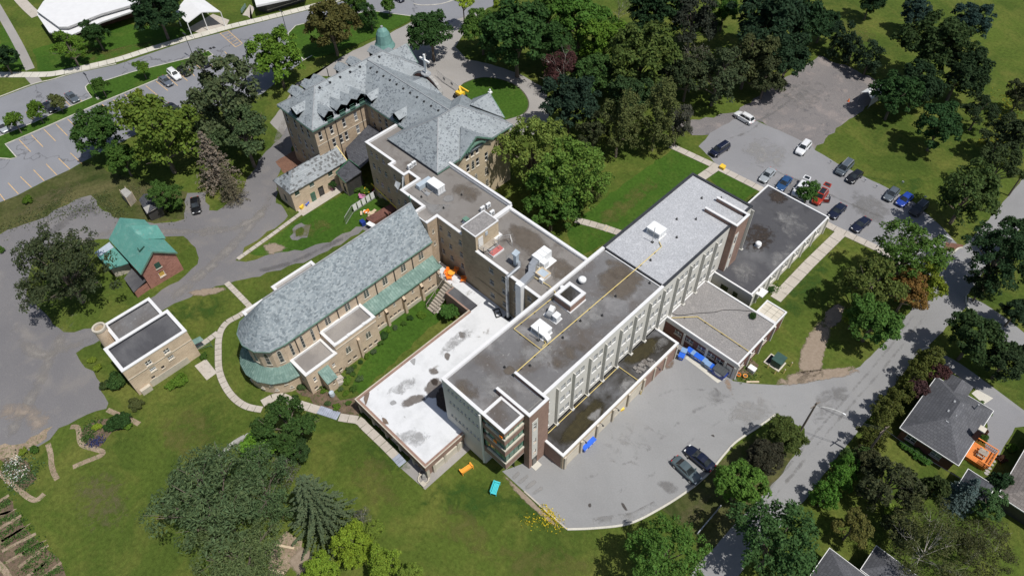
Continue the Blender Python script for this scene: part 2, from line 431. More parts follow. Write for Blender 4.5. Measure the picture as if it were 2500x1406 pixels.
simple('chrome', (.62, .62, .62), .22, .8, .05)
simple('tail_red', (.45, .012, .012), .3)
simple('head_lamp', (.78, .80, .80), .15)
simple('print_white', (.70, .71, .72), .6)
def paint_mat():
    m, t, b = nt('car_paint'); o = N(t, 'ObjectInfo'); L(t, o.outputs['Color'], b.inputs['Base Color'])
    b.inputs['Roughness'].default_value = .28; b.inputs['Coat Weight'].default_value = .6; b.inputs['Coat Roughness'].default_value = .06
    b.inputs['Metallic'].default_value = .15
paint_mat()
def leaf_mat(name, trans=.22):
    m, t, b = nt(name); o = N(t, 'ObjectInfo'); a = N(t, 'VertexColor', layer_name='tint')
    col = mix(t, 1, o.outputs['Color'], a.outputs['Color'], 'MULTIPLY')
    hs = N(t, 'HueSaturation'); r = N(t, 'Math', operation='MULTIPLY_ADD'); r.inputs[1].default_value = .35; r.inputs[2].default_value = 1.12
    L(t, o.outputs['Random'], r.inputs[0]); L(t, r.outputs[0], hs.inputs['Value']); L(t, col, hs.inputs['Color'])
    L(t, hs.outputs[0], b.inputs['Base Color']); b.inputs['Roughness'].default_value = .7; b.inputs['Specular IOR Level'].default_value = .08
    tr = N(t, 'BsdfTranslucent'); L(t, hs.outputs[0], tr.inputs['Color']); ms = N(t, 'MixShader'); ms.inputs[0].default_value = trans
    L(t, b.outputs[0], ms.inputs[1]); L(t, tr.outputs[0], ms.inputs[2]); L(t, ms.outputs[0], t.nodes['Material Output'].inputs[0])
leaf_mat('leaf', .36)

def soft_mat(name, c, c2, scale=1.2, hard=.25, top=.9, rough_=.9):
    """stain or worn patch whose ragged edge thins out"""
    m, t, b = nt(name); v = coords(t, 'pos'); a = N(t, 'VertexColor', layer_name='edge')
    n = noise(t, v, scale, 6, .7, .6)
    s = N(t, 'Math', operation='ADD'); L(t, n, s.inputs[0]); L(t, a.outputs['Color'], s.inputs[1])
    f = ramp(t, s.outputs[0], .72-hard*.0, .72+hard, (0, 0, 0), (top,)*3)
    col = ramp(t, noise(t, v, scale*2.3, 5, .7), .3, .7, c, c2); L(t, col, b.inputs['Base Color']); b.inputs['Roughness'].default_value = rough_; b.inputs['Specular IOR Level'].default_value = .2
    tr = N(t, 'BsdfTransparent'); ms = N(t, 'MixShader'); L(t, f, ms.inputs[0]); L(t, tr.outputs[0], ms.inputs[1]); L(t, b.outputs[0], ms.inputs[2]); L(t, ms.outputs[0], t.nodes['Material Output'].inputs[0])
soft_mat('worn_earth', (.25, .195, .145), (.34, .275, .215), 1.0, .22)
soft_mat('pale_dust', (.235, .22, .205), (.30, .28, .26), .35, .5, .75)
soft_mat('tan_dust', (.30, .25, .20), (.36, .30, .25), .4, .5, .8)
soft_mat('dark_gravel', (.13, .127, .13), (.155, .15, .15), .4, .5, .6)
soft_mat('yellow_grass', (.115, .120, .030), (.150, .145, .045), .5, .5, .7)
soft_mat('deep_grass', (.030, .075, .012), (.050, .105, .018), .5, .5, .8)
soft_mat('dry_grass', (.115, .105, .050), (.155, .135, .075), .8, .4, .7)
soft_mat('asphalt_dark', (.175, .172, .17), (.215, .21, .205), .5, .5, .6)
soft_mat('asphalt_pale', (.285, .28, .27), (.33, .32, .31), .5, .5, .7)
soft_mat('oil_stain', (.055, .05, .045), (.10, .09, .085), 1.4, .3, .8)
soft_mat('brown_stain', (.16, .115, .085), (.22, .165, .13), 1.2, .3, .85)
soft_mat('rust_stain', (.33, .20, .11), (.38, .27, .18), 1.0, .4, .6)
soft_mat('roof_grime', (.13, .115, .105), (.21, .19, .175), .9, .25, .9, .8)
soft_mat('roof_soot', (.030, .024, .021), (.07, .055, .045), 1.2, .22, .95, .8)
soft_mat('roof_pond', (.30, .30, .30), (.37, .37, .37), .7, .4, .75, .7)
soft_mat('roof_brown', (.115, .095, .075), (.16, .135, .11), .5, .5, .75, .8)
soft_mat('roof_moss', (.035, .030, .016), (.065, .055, .026), .5, .45, .85, .8)
soft_mat('roof_ash', (.24, .238, .236), (.31, .305, .30), .5, .5, .7, .8)
def soft_obj(name, rings, m, parent=None, kind='structure'):
    """rings: list of (points, edge value), outermost first; last ring may be one point"""
    b = MB(); ev = []
    for (P, e0), (Q, e1) in zip(rings, rings[1:]):
        n = len(P)
        for i in range(n):
            j = (i+1) % n
            if len(Q) == 1: b.face([P[i], P[j], Q[0]]); ev += [e0, e0, e1]
            else: b.face([P[i], P[j], Q[j], Q[i]]); ev += [e0, e0, e1, e1]
    o = b.build(name, m, parent); ca = o.data.color_attributes.new('edge', 'FLOAT_COLOR', 'POINT')
    ca.data.foreach_set('color', np.repeat(np.array(ev, 'f')[:, None], 4, 1).ravel())
    if kind: o['kind'] = kind
    return o
def patch(name, px, z, m, parent=None, kind='structure', h=0.0, peak=.62):
    """soft patch outlined by pixels of the photograph, lying at height z"""
    P = smoothline(atl(px, z), 4, True); c = sum(P, Vector())/len(P)
    if sum(P[i].x*P[(i+1) % len(P)].y-P[(i+1) % len(P)].x*P[i].y for i in range(len(P))) < 0: P = P[::-1]
    return soft_obj(name, [([c+(p-c)*k for p in P], e) for k, e in ((1.12, 0), (.85, peak*.45), (.55, peak*.85))]+[([c], peak)], m, parent, kind)
TRK = [0]
def track(name, px, w, z, m, peak=.55, kind='structure', parent=None):
    TRK[0] += 1; z += .0017*TRK[0]
    Ln = smoothline(atl(px, z), 5); b = MB(); ev = []
    lr = [ribbon(Ln, w*k) for k in (1, .5)]; rows = [lr[0][0], lr[1][0], Ln, lr[1][1], lr[0][1]]; ee = [0, peak*.75, peak, peak*.75, 0]
    for a in range(4):
        for i in range(len(Ln)-1):
            t0 = min(1, 4*i/len(Ln), 4*(len(Ln)-i)/len(Ln)); t1 = min(1, 4*(i+1)/len(Ln), 4*(len(Ln)-1-i)/len(Ln))
            b.face([rows[a+1][i], rows[a+1][i+1], rows[a][i+1], rows[a][i]]); ev += [ee[a+1]*t0, ee[a+1]*t1, ee[a]*t1, ee[a]*t0]
    o = b.build(name, m, parent); ca = o.data.color_attributes.new('edge', 'FLOAT_COLOR', 'POINT'); ca.data.foreach_set('color', np.repeat(np.array(ev, 'f')[:, None], 4, 1).ravel())
    if kind: o['kind'] = kind
    return o

# ------------------------------------------------------------------ the ground
b = MB(); b.face([(-900, -500, 0), (500, -500, 0), (500, 1000, 0), (-900, 1000, 0)]); g = b.build('ground', 'grass'); g['kind'] = 'structure'
def gsheet(name, px, z, m, ragged=0, step=1.2):
    p = atl(px)
    if ragged: p = rough(p, step, ragged, int(abs(px[0][0])+px[0][1]) or 3)
    return sheet(name, p, z, m)
# brighter mown lawns beside the buildings
gsheet('lawn', [(1385,560),(1480,480),(1640,365),(1740,412),(1470,600),(1390,640)], .006, 'lush_grass', .3)
gsheet('lawn', [(1720,425),(1755,408),(1862,456),(1800,500)], .006, 'lush_grass', .1)
gsheet('lawn', [(610,620),(740,528),(850,468),(905,460),(960,520),(890,560),(800,590),(740,612),(648,625)], .006, 'lush_grass', .2)
gsheet('lawn', [(930,800),(1080,700),(1120,735),(880,960),(860,940)], .006, 'lush_grass', .3)
gsheet('lawn', [(80,120),(310,60),(480,70),(470,85),(280,137),(180,168),(96,178)], .006, 'lush_grass', .2)
gsheet('lawn', [(0,60),(40,90),(78,172),(0,176)], .006, 'lush_grass', .2)
gsheet('verge', [(-30,505),(0,494),(43,477),(108,443),(171,414),(205,397),(300,430),(455,470),(460,531),(361,545),(287,536),(256,514),(233,491),(219,478),(182,488),(97,536),(0,570),(-40,590)], .008, 'rough_grass', .3)
gsheet('verge', [(1700,1310),(1610,1240),(1700,1185),(1760,1125),(1840,1060),(1960,1075),(1900,1170),(1840,1231),(1716,1364),(1690,1406)], .008, 'rough_grass', .3)
# gravel yard on the left, with the grass island of the brick house in it
gsheet('gravel_yard', [(-90,600),(0,570),(97,536),(182,488),(219,478),(233,491),(256,514),(287,536),(361,545),(427,542),(455,534),(450,505),(458,470),(500,470),(510,515),(529,514),(569,488),(597,457),(611,423),(650,370),(690,330),(700,260),(760,235),(740,300),(700,390),(672,440),(677,494),(705,528),(685,548),(637,576),(600,605),(577,633),(600,640),(648,625),(737,610),(805,590),(870,556),(905,545),(915,570),(887,562),(800,613),(759,633),(685,659),(600,681),(549,693),(483,716),(427,741),(395,758),(365,790),(228,836),(185,862),(193,885),(225,908),(242,939),(259,964),(267,985),(259,993),(213,1010),(142,1044),(122,1073),(85,1091),(43,1103),(0,1098),(-90,1140)], .012, 'yard_gravel', .35)
gsheet('grass_island', [(264,583),(330,590),(398,579),(444,579),(478,605),(487,630),(470,659),(436,687),(377,721),(340,745),(300,800),(228,800),(182,810),(154,812),(131,792),(114,766),(90,740),(60,720),(80,640),(150,590),(216,586)], .024, 'grass', .35)
0 and gsheet('bare_edge', [(470,598),(490,620),(484,655),(462,672),(470,640)], .03, 'yard_gravel', .5, .8)
gsheet('dirt_patch', [(715,560),(735,545),(755,550),(750,580),(725,588),(708,578)], .02, 'yard_gravel', .4, .8)
gsheet('grass_patch', [(722,562),(736,554),(746,560),(740,576),(724,578)], .03, 'lush_grass', .3, .8)
# car park and roads on the upper left
CP = gsheet('car_park', [(-80,270),(0,239),(82,208),(128,196),(185,179),(284,159),(455,102),(535,82),(640,54),(751,26),(850,0),(930,-25),(1290,-40),(1240,5),(1190,20),(1110,50),(1090,66),(1021,43),(930,31),(905,28),(820,48),(751,57),(722,63),(700,88),(698,100),(742,148),(700,180),(640,230),(500,270),(330,330),(199,397),(171,414),(108,443),(43,477),(0,494),(-80,535)], .012, 'car_park_asphalt')
ISL = [(-60,366),(0,333),(85,299),(142,273),(225,239),(212,222),(209,213),(216,206),(245,202),(327,176),(466,142),(509,125),(520,135),(478,154),(381,196),(250,250),(114,310),(13,353),(41,385),(26,389),(0,387),(-60,410)]
gsheet('planted_island', ISL, .10, 'lush_grass'); strip('kerb', atl(ISL+[ISL[0]]), .22, .012, 'kerb', .12)
strip('kerb', smoothline(atl([(-40,250),(0,237),(82,206),(128,195),(185,178),(284,157)])), .22, .012, 'kerb', .12)
GI = [(742,148),(700,100),(697,91),(703,84),(722,64),(751,57),(820,46),(905,27),(930,31),(1021,43),(941,82),(862,114),(800,136)]
gsheet('grass_island', GI, .10, 'lush_grass'); strip('kerb', atl(GI[:10]), .22, .012, 'kerb', .12)
strip('kerb', atl([(742,148),(762,137)]), .25, .012, 'kerb', .12)
strip('kerb', smoothline(atl([(1010,10),(1030,14),(1080,10),(1130,-8)])), .22, .012, 'kerb', .12)
DR = [(1090,66),(1110,50),(1190,20),(1140,70),(1112,115),(1140,145),(1200,158),(1270,182),(1328,215),(1345,255),(1338,300),(1300,330),(1230,330),(1100,300),(1000,250),(880,190),(770,185),(720,205),(740,235),(690,330),(660,300),(720,215),(790,165),(862,125),(941,88),(1021,45)]
gsheet('driveway', DR, .016, 'drive_asphalt', .1)
EL = smoothline(atl([(1115,240),(1123,212),(1150,197),(1186,190),(1230,197),(1268,216),(1290,248),(1282,275),(1243,291),(1190,300),(1140,285)]), 6, True)
sheet('grass_island', [(p.x, p.y) for p in EL], .06, 'lush_grass'); strip('kerb', EL[8:44], .25, .016, 'joint_sand', .06)
# car park east of the wing
gsheet('gravel_lot', [(1640,300),(1690,292),(1740,285),(1800,273),(1831,250),(1973,156),(1999,137),(2060,160),(2153,202),(2136,250),(2070,290),(1990,367),(1982,356),(1843,293),(1800,290),(1735,330),(1690,330)], .012, 'lot_gravel', .5, 1.5)
gsheet('east_car_park', [(1706,358),(1735,325),(1800,288),(1843,293),(1982,356),(1990,367),(2011,380),(2045,400),(2161,457),(2233,494),(2306,562),(2350,612),(2300,690),(2170,622),(2060,562),(1860,457),(1752,404)], .018, 'east_asphalt', .12)
# street, service yard
gsheet('street', [(1640,1460),(1716,1364),(1840,1231),(1900,1168),(1962,1080),(1965,1045),(1900,1000),(1990,930),(2060,910),(2100,895),(2150,845),(2212,773),(2301,653),(2392,562),(2449,494),(2520,410),(2560,470),(2500,550),(2440,610),(2390,680),(2358,724),(2362,745),(2310,800),(2252,858),(2240,865),(2170,960),(2100,1045),(2010,1160),(1940,1250),(1850,1340),(1760,1460)], .016, 'street_asphalt', .1)
YARD = [(1226,1150),(1280,1199),(1328,1242),(1385,1291),(1456,1288),(1536,1277),(1607,1243),(1675,1200),(1726,1158),(1772,1104),(1799,1076),(1856,1038),(1895,1008),(1950,1040),(2010,960),(1990,918),(1960,935),(1900,940),(1830,936),(1790,930),(1700,850),(1640,820),(1400,1080),(1280,1130)]
gsheet('service_yard', YARD, .022, 'yard_asphalt')
strip('kerb', smoothline(atl([(1385,1292),(1456,1289),(1536,1278),(1607,1244),(1675,1201),(1726,1159),(1772,1105),(1799,1077),(1856,1039),(1893,1012)]), 5), .28, .01, 'light_concrete', .14)
strip('kerb', atl([(1280,1199),(1328,1242),(1385,1292)]), .2, .01, 'concrete', .08)
strip('side_street', smoothline(atl([(2360,752),(2385,762),(2440,800),(2500,850),(2560,895)])), 5.2, .010, 'street_asphalt')
strip('side_street', smoothline(atl([(2268,862),(2330,895),(2400,945),(2500,1020),(2580,1080)])), 2.4, .011, 'street_asphalt')
gsheet('house_drive', [(2402,985),(2432,962),(2520,1025),(2500,1040),(2479,1044),(2462,1072),(2440,1112),(2405,1100),(2410,1040)], .014, 'east_asphalt', .1)
gsheet('entry_slab', [(2372,960),(2385,950),(2425,972),(2402,987)], .02, 'light_concrete')
gsheet('mulch_bed', [(2300,615),(2310,590),(2350,598),(2352,603),(2330,612)], .02, 'red_sand', .1)
for i, p in enumerate([[(2290,700),(2312,640),(2335,610),(2350,605)],[(2358,724),(2360,745),(2372,764)],[(2235,868),(2248,855),(2268,848)]]):
    strip('kerb', smoothline(atl(p)), .25, .014, 'kerb', .12)
for q in ([(1945,900),(1955,850),(1975,810),(2000,782),(2030,785),(2025,830),(2012,875),(2005,915),(1960,930)], [(1890,930),(1950,905),(2000,900),(2060,895),(2095,893),(2085,915),(2000,930),(1950,940),(1900,942)], [(2010,770),(2040,740),(2065,750),(2050,790),(2020,800)]): patch('worn_ground', q, .03+.003*len(q), 'worn_earth', peak=.75)
for i, (q, m_) in enumerate([([(880,1045),(960,1010),(1010,1100),(1000,1180),(930,1170),(880,1110)], 'deep_grass'), ([(850,1110),(930,1090),(980,1150),(1000,1260),(900,1240),(840,1170)], 'yellow_grass'), ([(1010,1210),(1120,1150),(1230,1180),(1270,1240),(1180,1290),(1060,1270)], 'deep_grass'), ([(1060,1230),(1110,1210),(1180,1260),(1240,1330),(1140,1360),(1040,1310)], 'yellow_grass'), ([(1220,1180),(1290,1220),(1370,1290),(1300,1290),(1240,1250)], 'deep_grass'), ([(380,1010),(470,970),(560,1030),(540,1120),(430,1150),(360,1090)], 'yellow_grass'), ([(160,1180),(260,1130),(330,1210),(300,1310),(200,1300)], 'dry_grass'), ([(1150,1330),(1320,1310),(1480,1360),(1450,1420),(1200,1420)], 'yellow_grass'), ([(360,780),(430,745),(540,710),(590,740),(520,790),(420,800)], 'deep_grass'), ([(1880,740),(1960,660),(2020,610),(2040,640),(1990,740),(1930,800)], 'deep_grass'), ([(130,100),(240,140),(320,110),(440,90),(300,140),(180,160)], 'yellow_grass'), ([(2050,420),(2200,440),(2280,430),(2260,490),(2160,450)], 'deep_grass'), ([(2000,30),(2120,60),(2150,110),(2060,110)], 'yellow_grass'), ([(270,470),(330,440),(440,460),(450,520),(360,535)], 'dry_grass'), ([(10,520),(120,460),(210,430),(180,480),(60,540)], 'dry_grass'), ([(1420,560),(1500,490),(1600,410),(1640,430),(1540,520),(1450,600)], 'yellow_grass'), ([(690,570),(780,530),(830,545),(760,590)], 'yellow_grass'), ([(1640,1270),(1690,1220),(1750,1190),(1730,1250),(1690,1300)], 'dry_grass'), ([(640,600),(670,590),(700,605),(660,625)], 'worn_earth'), ([(450,715),(520,700),(560,705),(500,725)], 'worn_earth'), ([(700,1370),(740,1330),(770,1360),(730,1410)], 'worn_earth'), ([(1225,1155),(1262,1185),(1330,1250),(1370,1290),(1340,1275),(1260,1205)], 'worn_earth')]): patch('grass_tint', q, .034+.0012*i, m_, peak=.62 if 'earth' in m_ else .36)
for i, (q, w, m_) in enumerate([([(700,410),(660,490),(595,570),(525,640),(440,712),(375,750)], 3.2, 'pale_dust'), ([(668,470),(600,535),(500,563),(400,566),(300,562),(200,590),(100,640),(30,730)], 2.6, 'pale_dust'), ([(690,440),(640,520),(560,560),(470,572)], 2.4, 'pale_dust'), ([(20,770),(80,860),(160,850),(235,815)], 3.0, 'pale_dust'), ([(190,740),(120,880),(60,1000),(10,1080)], 3.0, 'pale_dust'), ([(-20,1000),(60,1010),(110,1050)], 5.0, 'tan_dust'), ([(890,555),(800,600),(700,645),(600,665)], 1.6, 'dark_gravel'), ([(20,620),(120,570),(210,510),(240,530)], 3.4, 'dark_gravel'), ([(700,380),(680,350),(700,290),(740,240)], 3.0, 'pale_dust')]): track('gravel_track', q, w, .02+.0012*i, m_, .42)
# beds of the kitchen garden at the lower left
gsheet('garden_plot', [(-60,1250),(20,1210),(60,1290),(100,1320),(125,1345),(150,1385),(165,1420),(-60,1500)], .010, 'garden_soil', .3)
for i, (a, c) in enumerate([((0,1222),(22,1208)),((-20,1262),(38,1243)),((-20,1300),(52,1258)),((-20,1336),(72,1278)),((5,1345),(88,1302)),((15,1374),(112,1318)),((45,1384),(118,1330)),((60,1412),(122,1366)),((90,1420),(150,1372))]):
    strip('garden_path', rough(atl([a, c]), 1, .06)[:9] if i % 2 else atl([a, c]), .45, .018+.002*i, 'bare_soil')
for p in [[(117,1083),(124,1110),(126,1135),(132,1155),(140,1170)],[(172,1042),(190,1044),(195,1075),(205,1088),(228,1095),(250,1102),(245,1112),(205,1128),(178,1140)],[(-10,1148),(20,1172),(50,1198),(72,1215),(90,1220),(108,1205)],[(-10,1370),(10,1390),(22,1410)],[(262,1000),(290,1012),(315,1022),(340,1035)]]:
    strip('garden_path', smoothline(atl(p)), .75, .016, 'bare_soil')
gsheet('bare_edge', [(-20,1085),(60,1078),(125,1040),(100,1085),(45,1110),(60,1135),(20,1118),(-20,1130)], .020, 'bare_soil', .5, .8)
gsheet('flower_bed', [(195,1062),(215,1032),(250,1020),(285,1030),(310,1042),(275,1055),(252,1075),(245,1090),(215,1085)], .017, 'garden_soil', .3)
gsheet('flower_bed', [(0,1118),(30,1112),(70,1130),(92,1170),(60,1195),(20,1160)], .017, 'garden_soil', .3)
gsheet('flower_bed', [(722,955),(770,935),(830,975),(885,960),(876,1010),(845,1012),(800,1000)], .017, 'garden_soil', .4)
gsheet('flower_bed', [(1795,905),(1830,870),(1850,890),(1845,915),(1820,925)], .017, 'garden_soil', .3)
gsheet('sand_court', [(672,395),(722,366),(770,402),(735,420),(705,432),(690,420)], .02, 'red_sand', .1)
gsheet('sand_pit', [(655,1375),(665,1330),(700,1295),(735,1320),(730,1360),(690,1412),(655,1412)], .02, 'bare_soil', .3)
# painted lines of the car park (parts of it)
def line(px0, px1, w=.13, m='yellow_line', par=None, z=.03, nm='parking_line'):
    a, c = at(*px0), at(*px1); d = (c-a).normalized(); q = Vector((-d.y, d.x, 0))*(w/2); bb = MB()
    bb.face([(*(p.xy), z) for p in (a-q, c-q, c+q, a+q)]); return bb.build(nm, m, par if par is not None else CP)
for a, c in [((47,342),(75,371)),((77,330),(105,359)),((107,316),(136,345)),((137,304),(165,332)),((165,291),(192,318)),((194,279),(220,303)),((221,266),(232,275)),((249,255),(265,270)),((276,244),(303,267)),((304,231),(323,248)),((330,220),(341,230)),((356,210),(385,234)),((381,199),(410,222)),((408,187),(434,210)),((433,177),(458,198)),((460,167),(475,187)),((478,158),(503,178)),((505,150),(522,166)),((522,138),(553,161)),
             ((0,474),(12,490)),((20,447),(45,474)),((50,432),(77,458)),((82,415),(108,442)),((113,401),(139,428)),((143,387),(171,414)),((172,374),(200,400)),
             ((150,238),(172,259)),((192,242),(201,248)),((63,274),(84,294)),((5,300),(26,322)),((548,127),(566,142))]: line(a, c)
for a, c in [((537,82),(575,116)),((557,76),(592,107)),((575,116),(592,107))]: line(a, c, .14)
for k in range(6):
    t0 = k/6.0; line((537+38*t0, 82+34*t0), (557+35*t0, 76+31*t0), .1)
for px in [(514,119),(522,117),(596,138),(603,135)]:
    P = at(*px); bb = MB(); bb.box(P.x-.45, P.y-.3, .02, P.x+.45, P.y+.3, .03); bb.build('drain_grate', 'vent_black', CP)

for i, (q, m_, pk) in enumerate([([(1618,885),(1640,873),(1650,885),(1640,900),(1625,903)], 'brown_stain', .8), ([(1762,925),(1778,922),(1790,950),(1795,975),(1778,955)], 'rust_stain', .6), ([(1700,960),(1760,940),(1800,965),(1770,1000),(1710,990)], 'asphalt_dark', .5), ([(1515,1228),(1522,1227),(1532,1243),(1526,1245)], 'oil_stain', .75), ([(1436,1230),(1443,1227),(1444,1237),(1437,1238)], 'oil_stain', .7), ([(1735,1062),(1742,1060),(1745,1067)], 'oil_stain', .8), ([(1600,1180),(1625,1170),(1660,1190),(1640,1210)], 'asphalt_dark', .5), ([(1540,930),(1580,905),(1590,930),(1560,950)], 'brown_stain', .5), ([(1400,1270),(1500,1270),(1600,1230),(1650,1195),(1640,1225),(1560,1270),(1450,1288)], 'asphalt_pale', .5), ([(1450,1080),(1560,1000),(1640,1030),(1600,1130),(1480,1180)], 'asphalt_pale', .38), ([(1740,1000),(1860,960),(1900,1000),(1820,1050)], 'asphalt_pale', .4), ([(1980,960),(2080,930),(2060,980),(1990,1040)], 'asphalt_dark', .4), ([(1900,430),(1980,440),(1960,480),(1880,470)], 'asphalt_dark', .4), ([(1840,330),(1940,370),(1900,420),(1800,380)], 'asphalt_pale', .4), ([(2080,460),(2180,500),(2160,560),(2080,520)], 'asphalt_dark', .45), ([(1880,210),(1990,180),(2060,220),(1980,280),(1890,270)], 'asphalt_dark', .5)]): patch('ground_stain', q, .046+.0011*i, m_, peak=pk if len(q) < 5 else pk*.62)
for a, c in [((1250,1170),(1268,1152)),((1262,1182),(1292,1158)),((1278,1196),(1310,1172)),((1296,1210),(1326,1188))]: track('faded_line', [a, ((a[0]+c[0])/2, (a[1]+c[1])/2), c], .9, .06, 'asphalt_pale', .5)
for q in ([(1300,1150),(1400,1170),(1550,1120),(1700,1000),(1850,960),(1990,940)], [(1420,1220),(1560,1180),(1680,1080),(1800,1010),(1960,990)], [(1500,1060),(1620,960),(1720,950),(1850,950)]): track('tyre_track', q, .9, .07, 'asphalt_dark', .22)
for q in ([(1800,1330),(1900,1200),(2060,1010),(2190,860),(2310,700)], [(1780,1320),(1880,1190),(2040,1000),(2170,850),(2290,690)]): track('tyre_track', q, .8, .03, 'asphalt_dark', .3)
for q in ([(1760,380),(1900,420),(2060,490),(2250,570)], [(1720,350),(1830,320),(1900,250),(2000,170)], [(1760,330),(1880,280),(1960,220)]): track('tyre_track', q, 1.0, .08, 'asphalt_dark', .35)

# ------------------------------------------------------------------ paths
slab_path('sidewalk', smoothline(atl([(-40,183),(70,183),(128,181),(190,169),(284,147),(360,123),(440,99),(500,83),(560,66),(640,47),(760,17),(830,-2)]), 4), 2.1, 1.9, .022, 'light_concrete')
strip('footpath', smoothline(atl([(-30,-20),(0,30),(43,106),(74,170)])), 2.0, .014, 'drive_asphalt')
strip('footpath', smoothline(atl([(74,185),(90,203)])), 2.4, .014, 'drive_asphalt')
strip('footpath', smoothline(atl([(40,-10),(66,18),(90,40)])), 2.6, .014, 'concrete')
slab_path('sidewalk', atl([(1637,356),(1750,408),(1860,463),(1950,511),(2035,557),(2140,606),(2210,648)]), 1.55, 1.9, .03)
slab_path('walkway', atl([(1748,409),(1712,434)]), 1.9, 2.1, .04)
slab_path('walkway', atl([(2052,570),(1975,645),(1893,731)]), 1.9, 2.2, .04)
slab_path('walkway', atl([(1882,716),(1897,700)]), 2.4, 1.6, .045)
slab_path('walkway', atl([(1405,537),(1440,546),(1474,556)]), 1.5, 1.5, .03)
slab_path('walkway', atl([(1484,559),(1516,570)]), 1.5, 1.3, .03)
FP = smoothline(atl([(612,750),(585,770),(556,786),(540,806),(534,830),(533,860),(535,903),(549,941),(572,972),(602,992),(640,1000)]), 5)
slab_path('walkway', FP, 1.05, 1.15, .03)
slab_path('walkway', smoothline(atl([(640,985),(680,967),(719,983),(778,1001)]), 4), 1.35, 1.6, .03)
slab_path('walkway', smoothline(atl([(828,1018),(852,1022),(876,1026),(892,1042),(930,1078),(966,1114)]), 4), 1.3, 1.5, .03)
slab_path('walkway', atl([(553,690),(580,717),(611,749)]), .95, 1.1, .03)
slab_path('walkway', atl([(580,633),(655,580),(735,521)]), .8, 1.3, .03)
slab_path('walkway', atl([(484,843),(505,832),(532,812)]), 1.0, .9, .03)
for nm, poly in [('patio', [(722,510),(740,528),(846,461),(829,451)]), ('patio', [(475,893),(503,876),(530,910),(505,928)]), ('patio', [(1055,754),(1068,746),(1079,753),(1069,766)])]:
    gsheet(nm, poly, .025, 'concrete')
gsheet('pavement', [(978,1142),(1004,1118),(1036,1150),(1128,1075),(1152,1093),(1038,1195)], .02, 'drive_asphalt')
gsheet('pavement', [(1640,832),(1660,805),(1790,905),(1800,930),(1768,918)], .026, 'east_asphalt')
gsheet('pavement', [(1672,874),(1690,858),(1735,898),(1770,925),(1752,935),(1715,906)], .034, 'light_concrete')
def steps(name, label, px0, px1, n, w, rise, m, edge=None):
    """a flight of low steps in a path"""
    a, c = at(*px0), at(*px1); r = thing(name, label, 'steps', a); d = (c-a)/n; q = Vector((-d.y, d.x, 0)).normalized()*(w/2)
    for k in range(n):
        bb = MB(); p0, p1 = a+d*k, a+d*(k+.93); z = .05+rise*(n-k)
        bb.prism([(p0-q).xy, (p1-q).xy, (p1+q).xy, (p0+q).xy], 0, z, False); bb.build('step', m, r)
        if edge and k % 2 == 0:
            e = MB(); p2 = a+d*(k+1.0); e.prism([(p1-q).xy, (p2-q).xy, (p2+q).xy, (p1+q).xy], 0, z+.004, False); e.build('step_edge', edge, r)
    return r
steps('path_steps', 'long flight of blue grey painted steps in the path below the chapel', (779,1001), (827,1016), 10, 1.35, .02, 'blue_grey_step')
steps('path_steps', 'short flight of blue grey painted steps at the corner of the brown edged annex', (966,1114), (984,1134), 3, 1.3, .02, 'blue_grey_step')
steps('path_steps', 'concrete steps with yellow edges in the path beside the large tree', (1474,556), (1485,560), 3, 1.6, .03, 'concrete', 'yellow_paint')
steps('path_steps', 'pale stone steps at the side of the flat roofed utility building', (478,846), (500,834), 5, 1.5, .05, 'concrete')
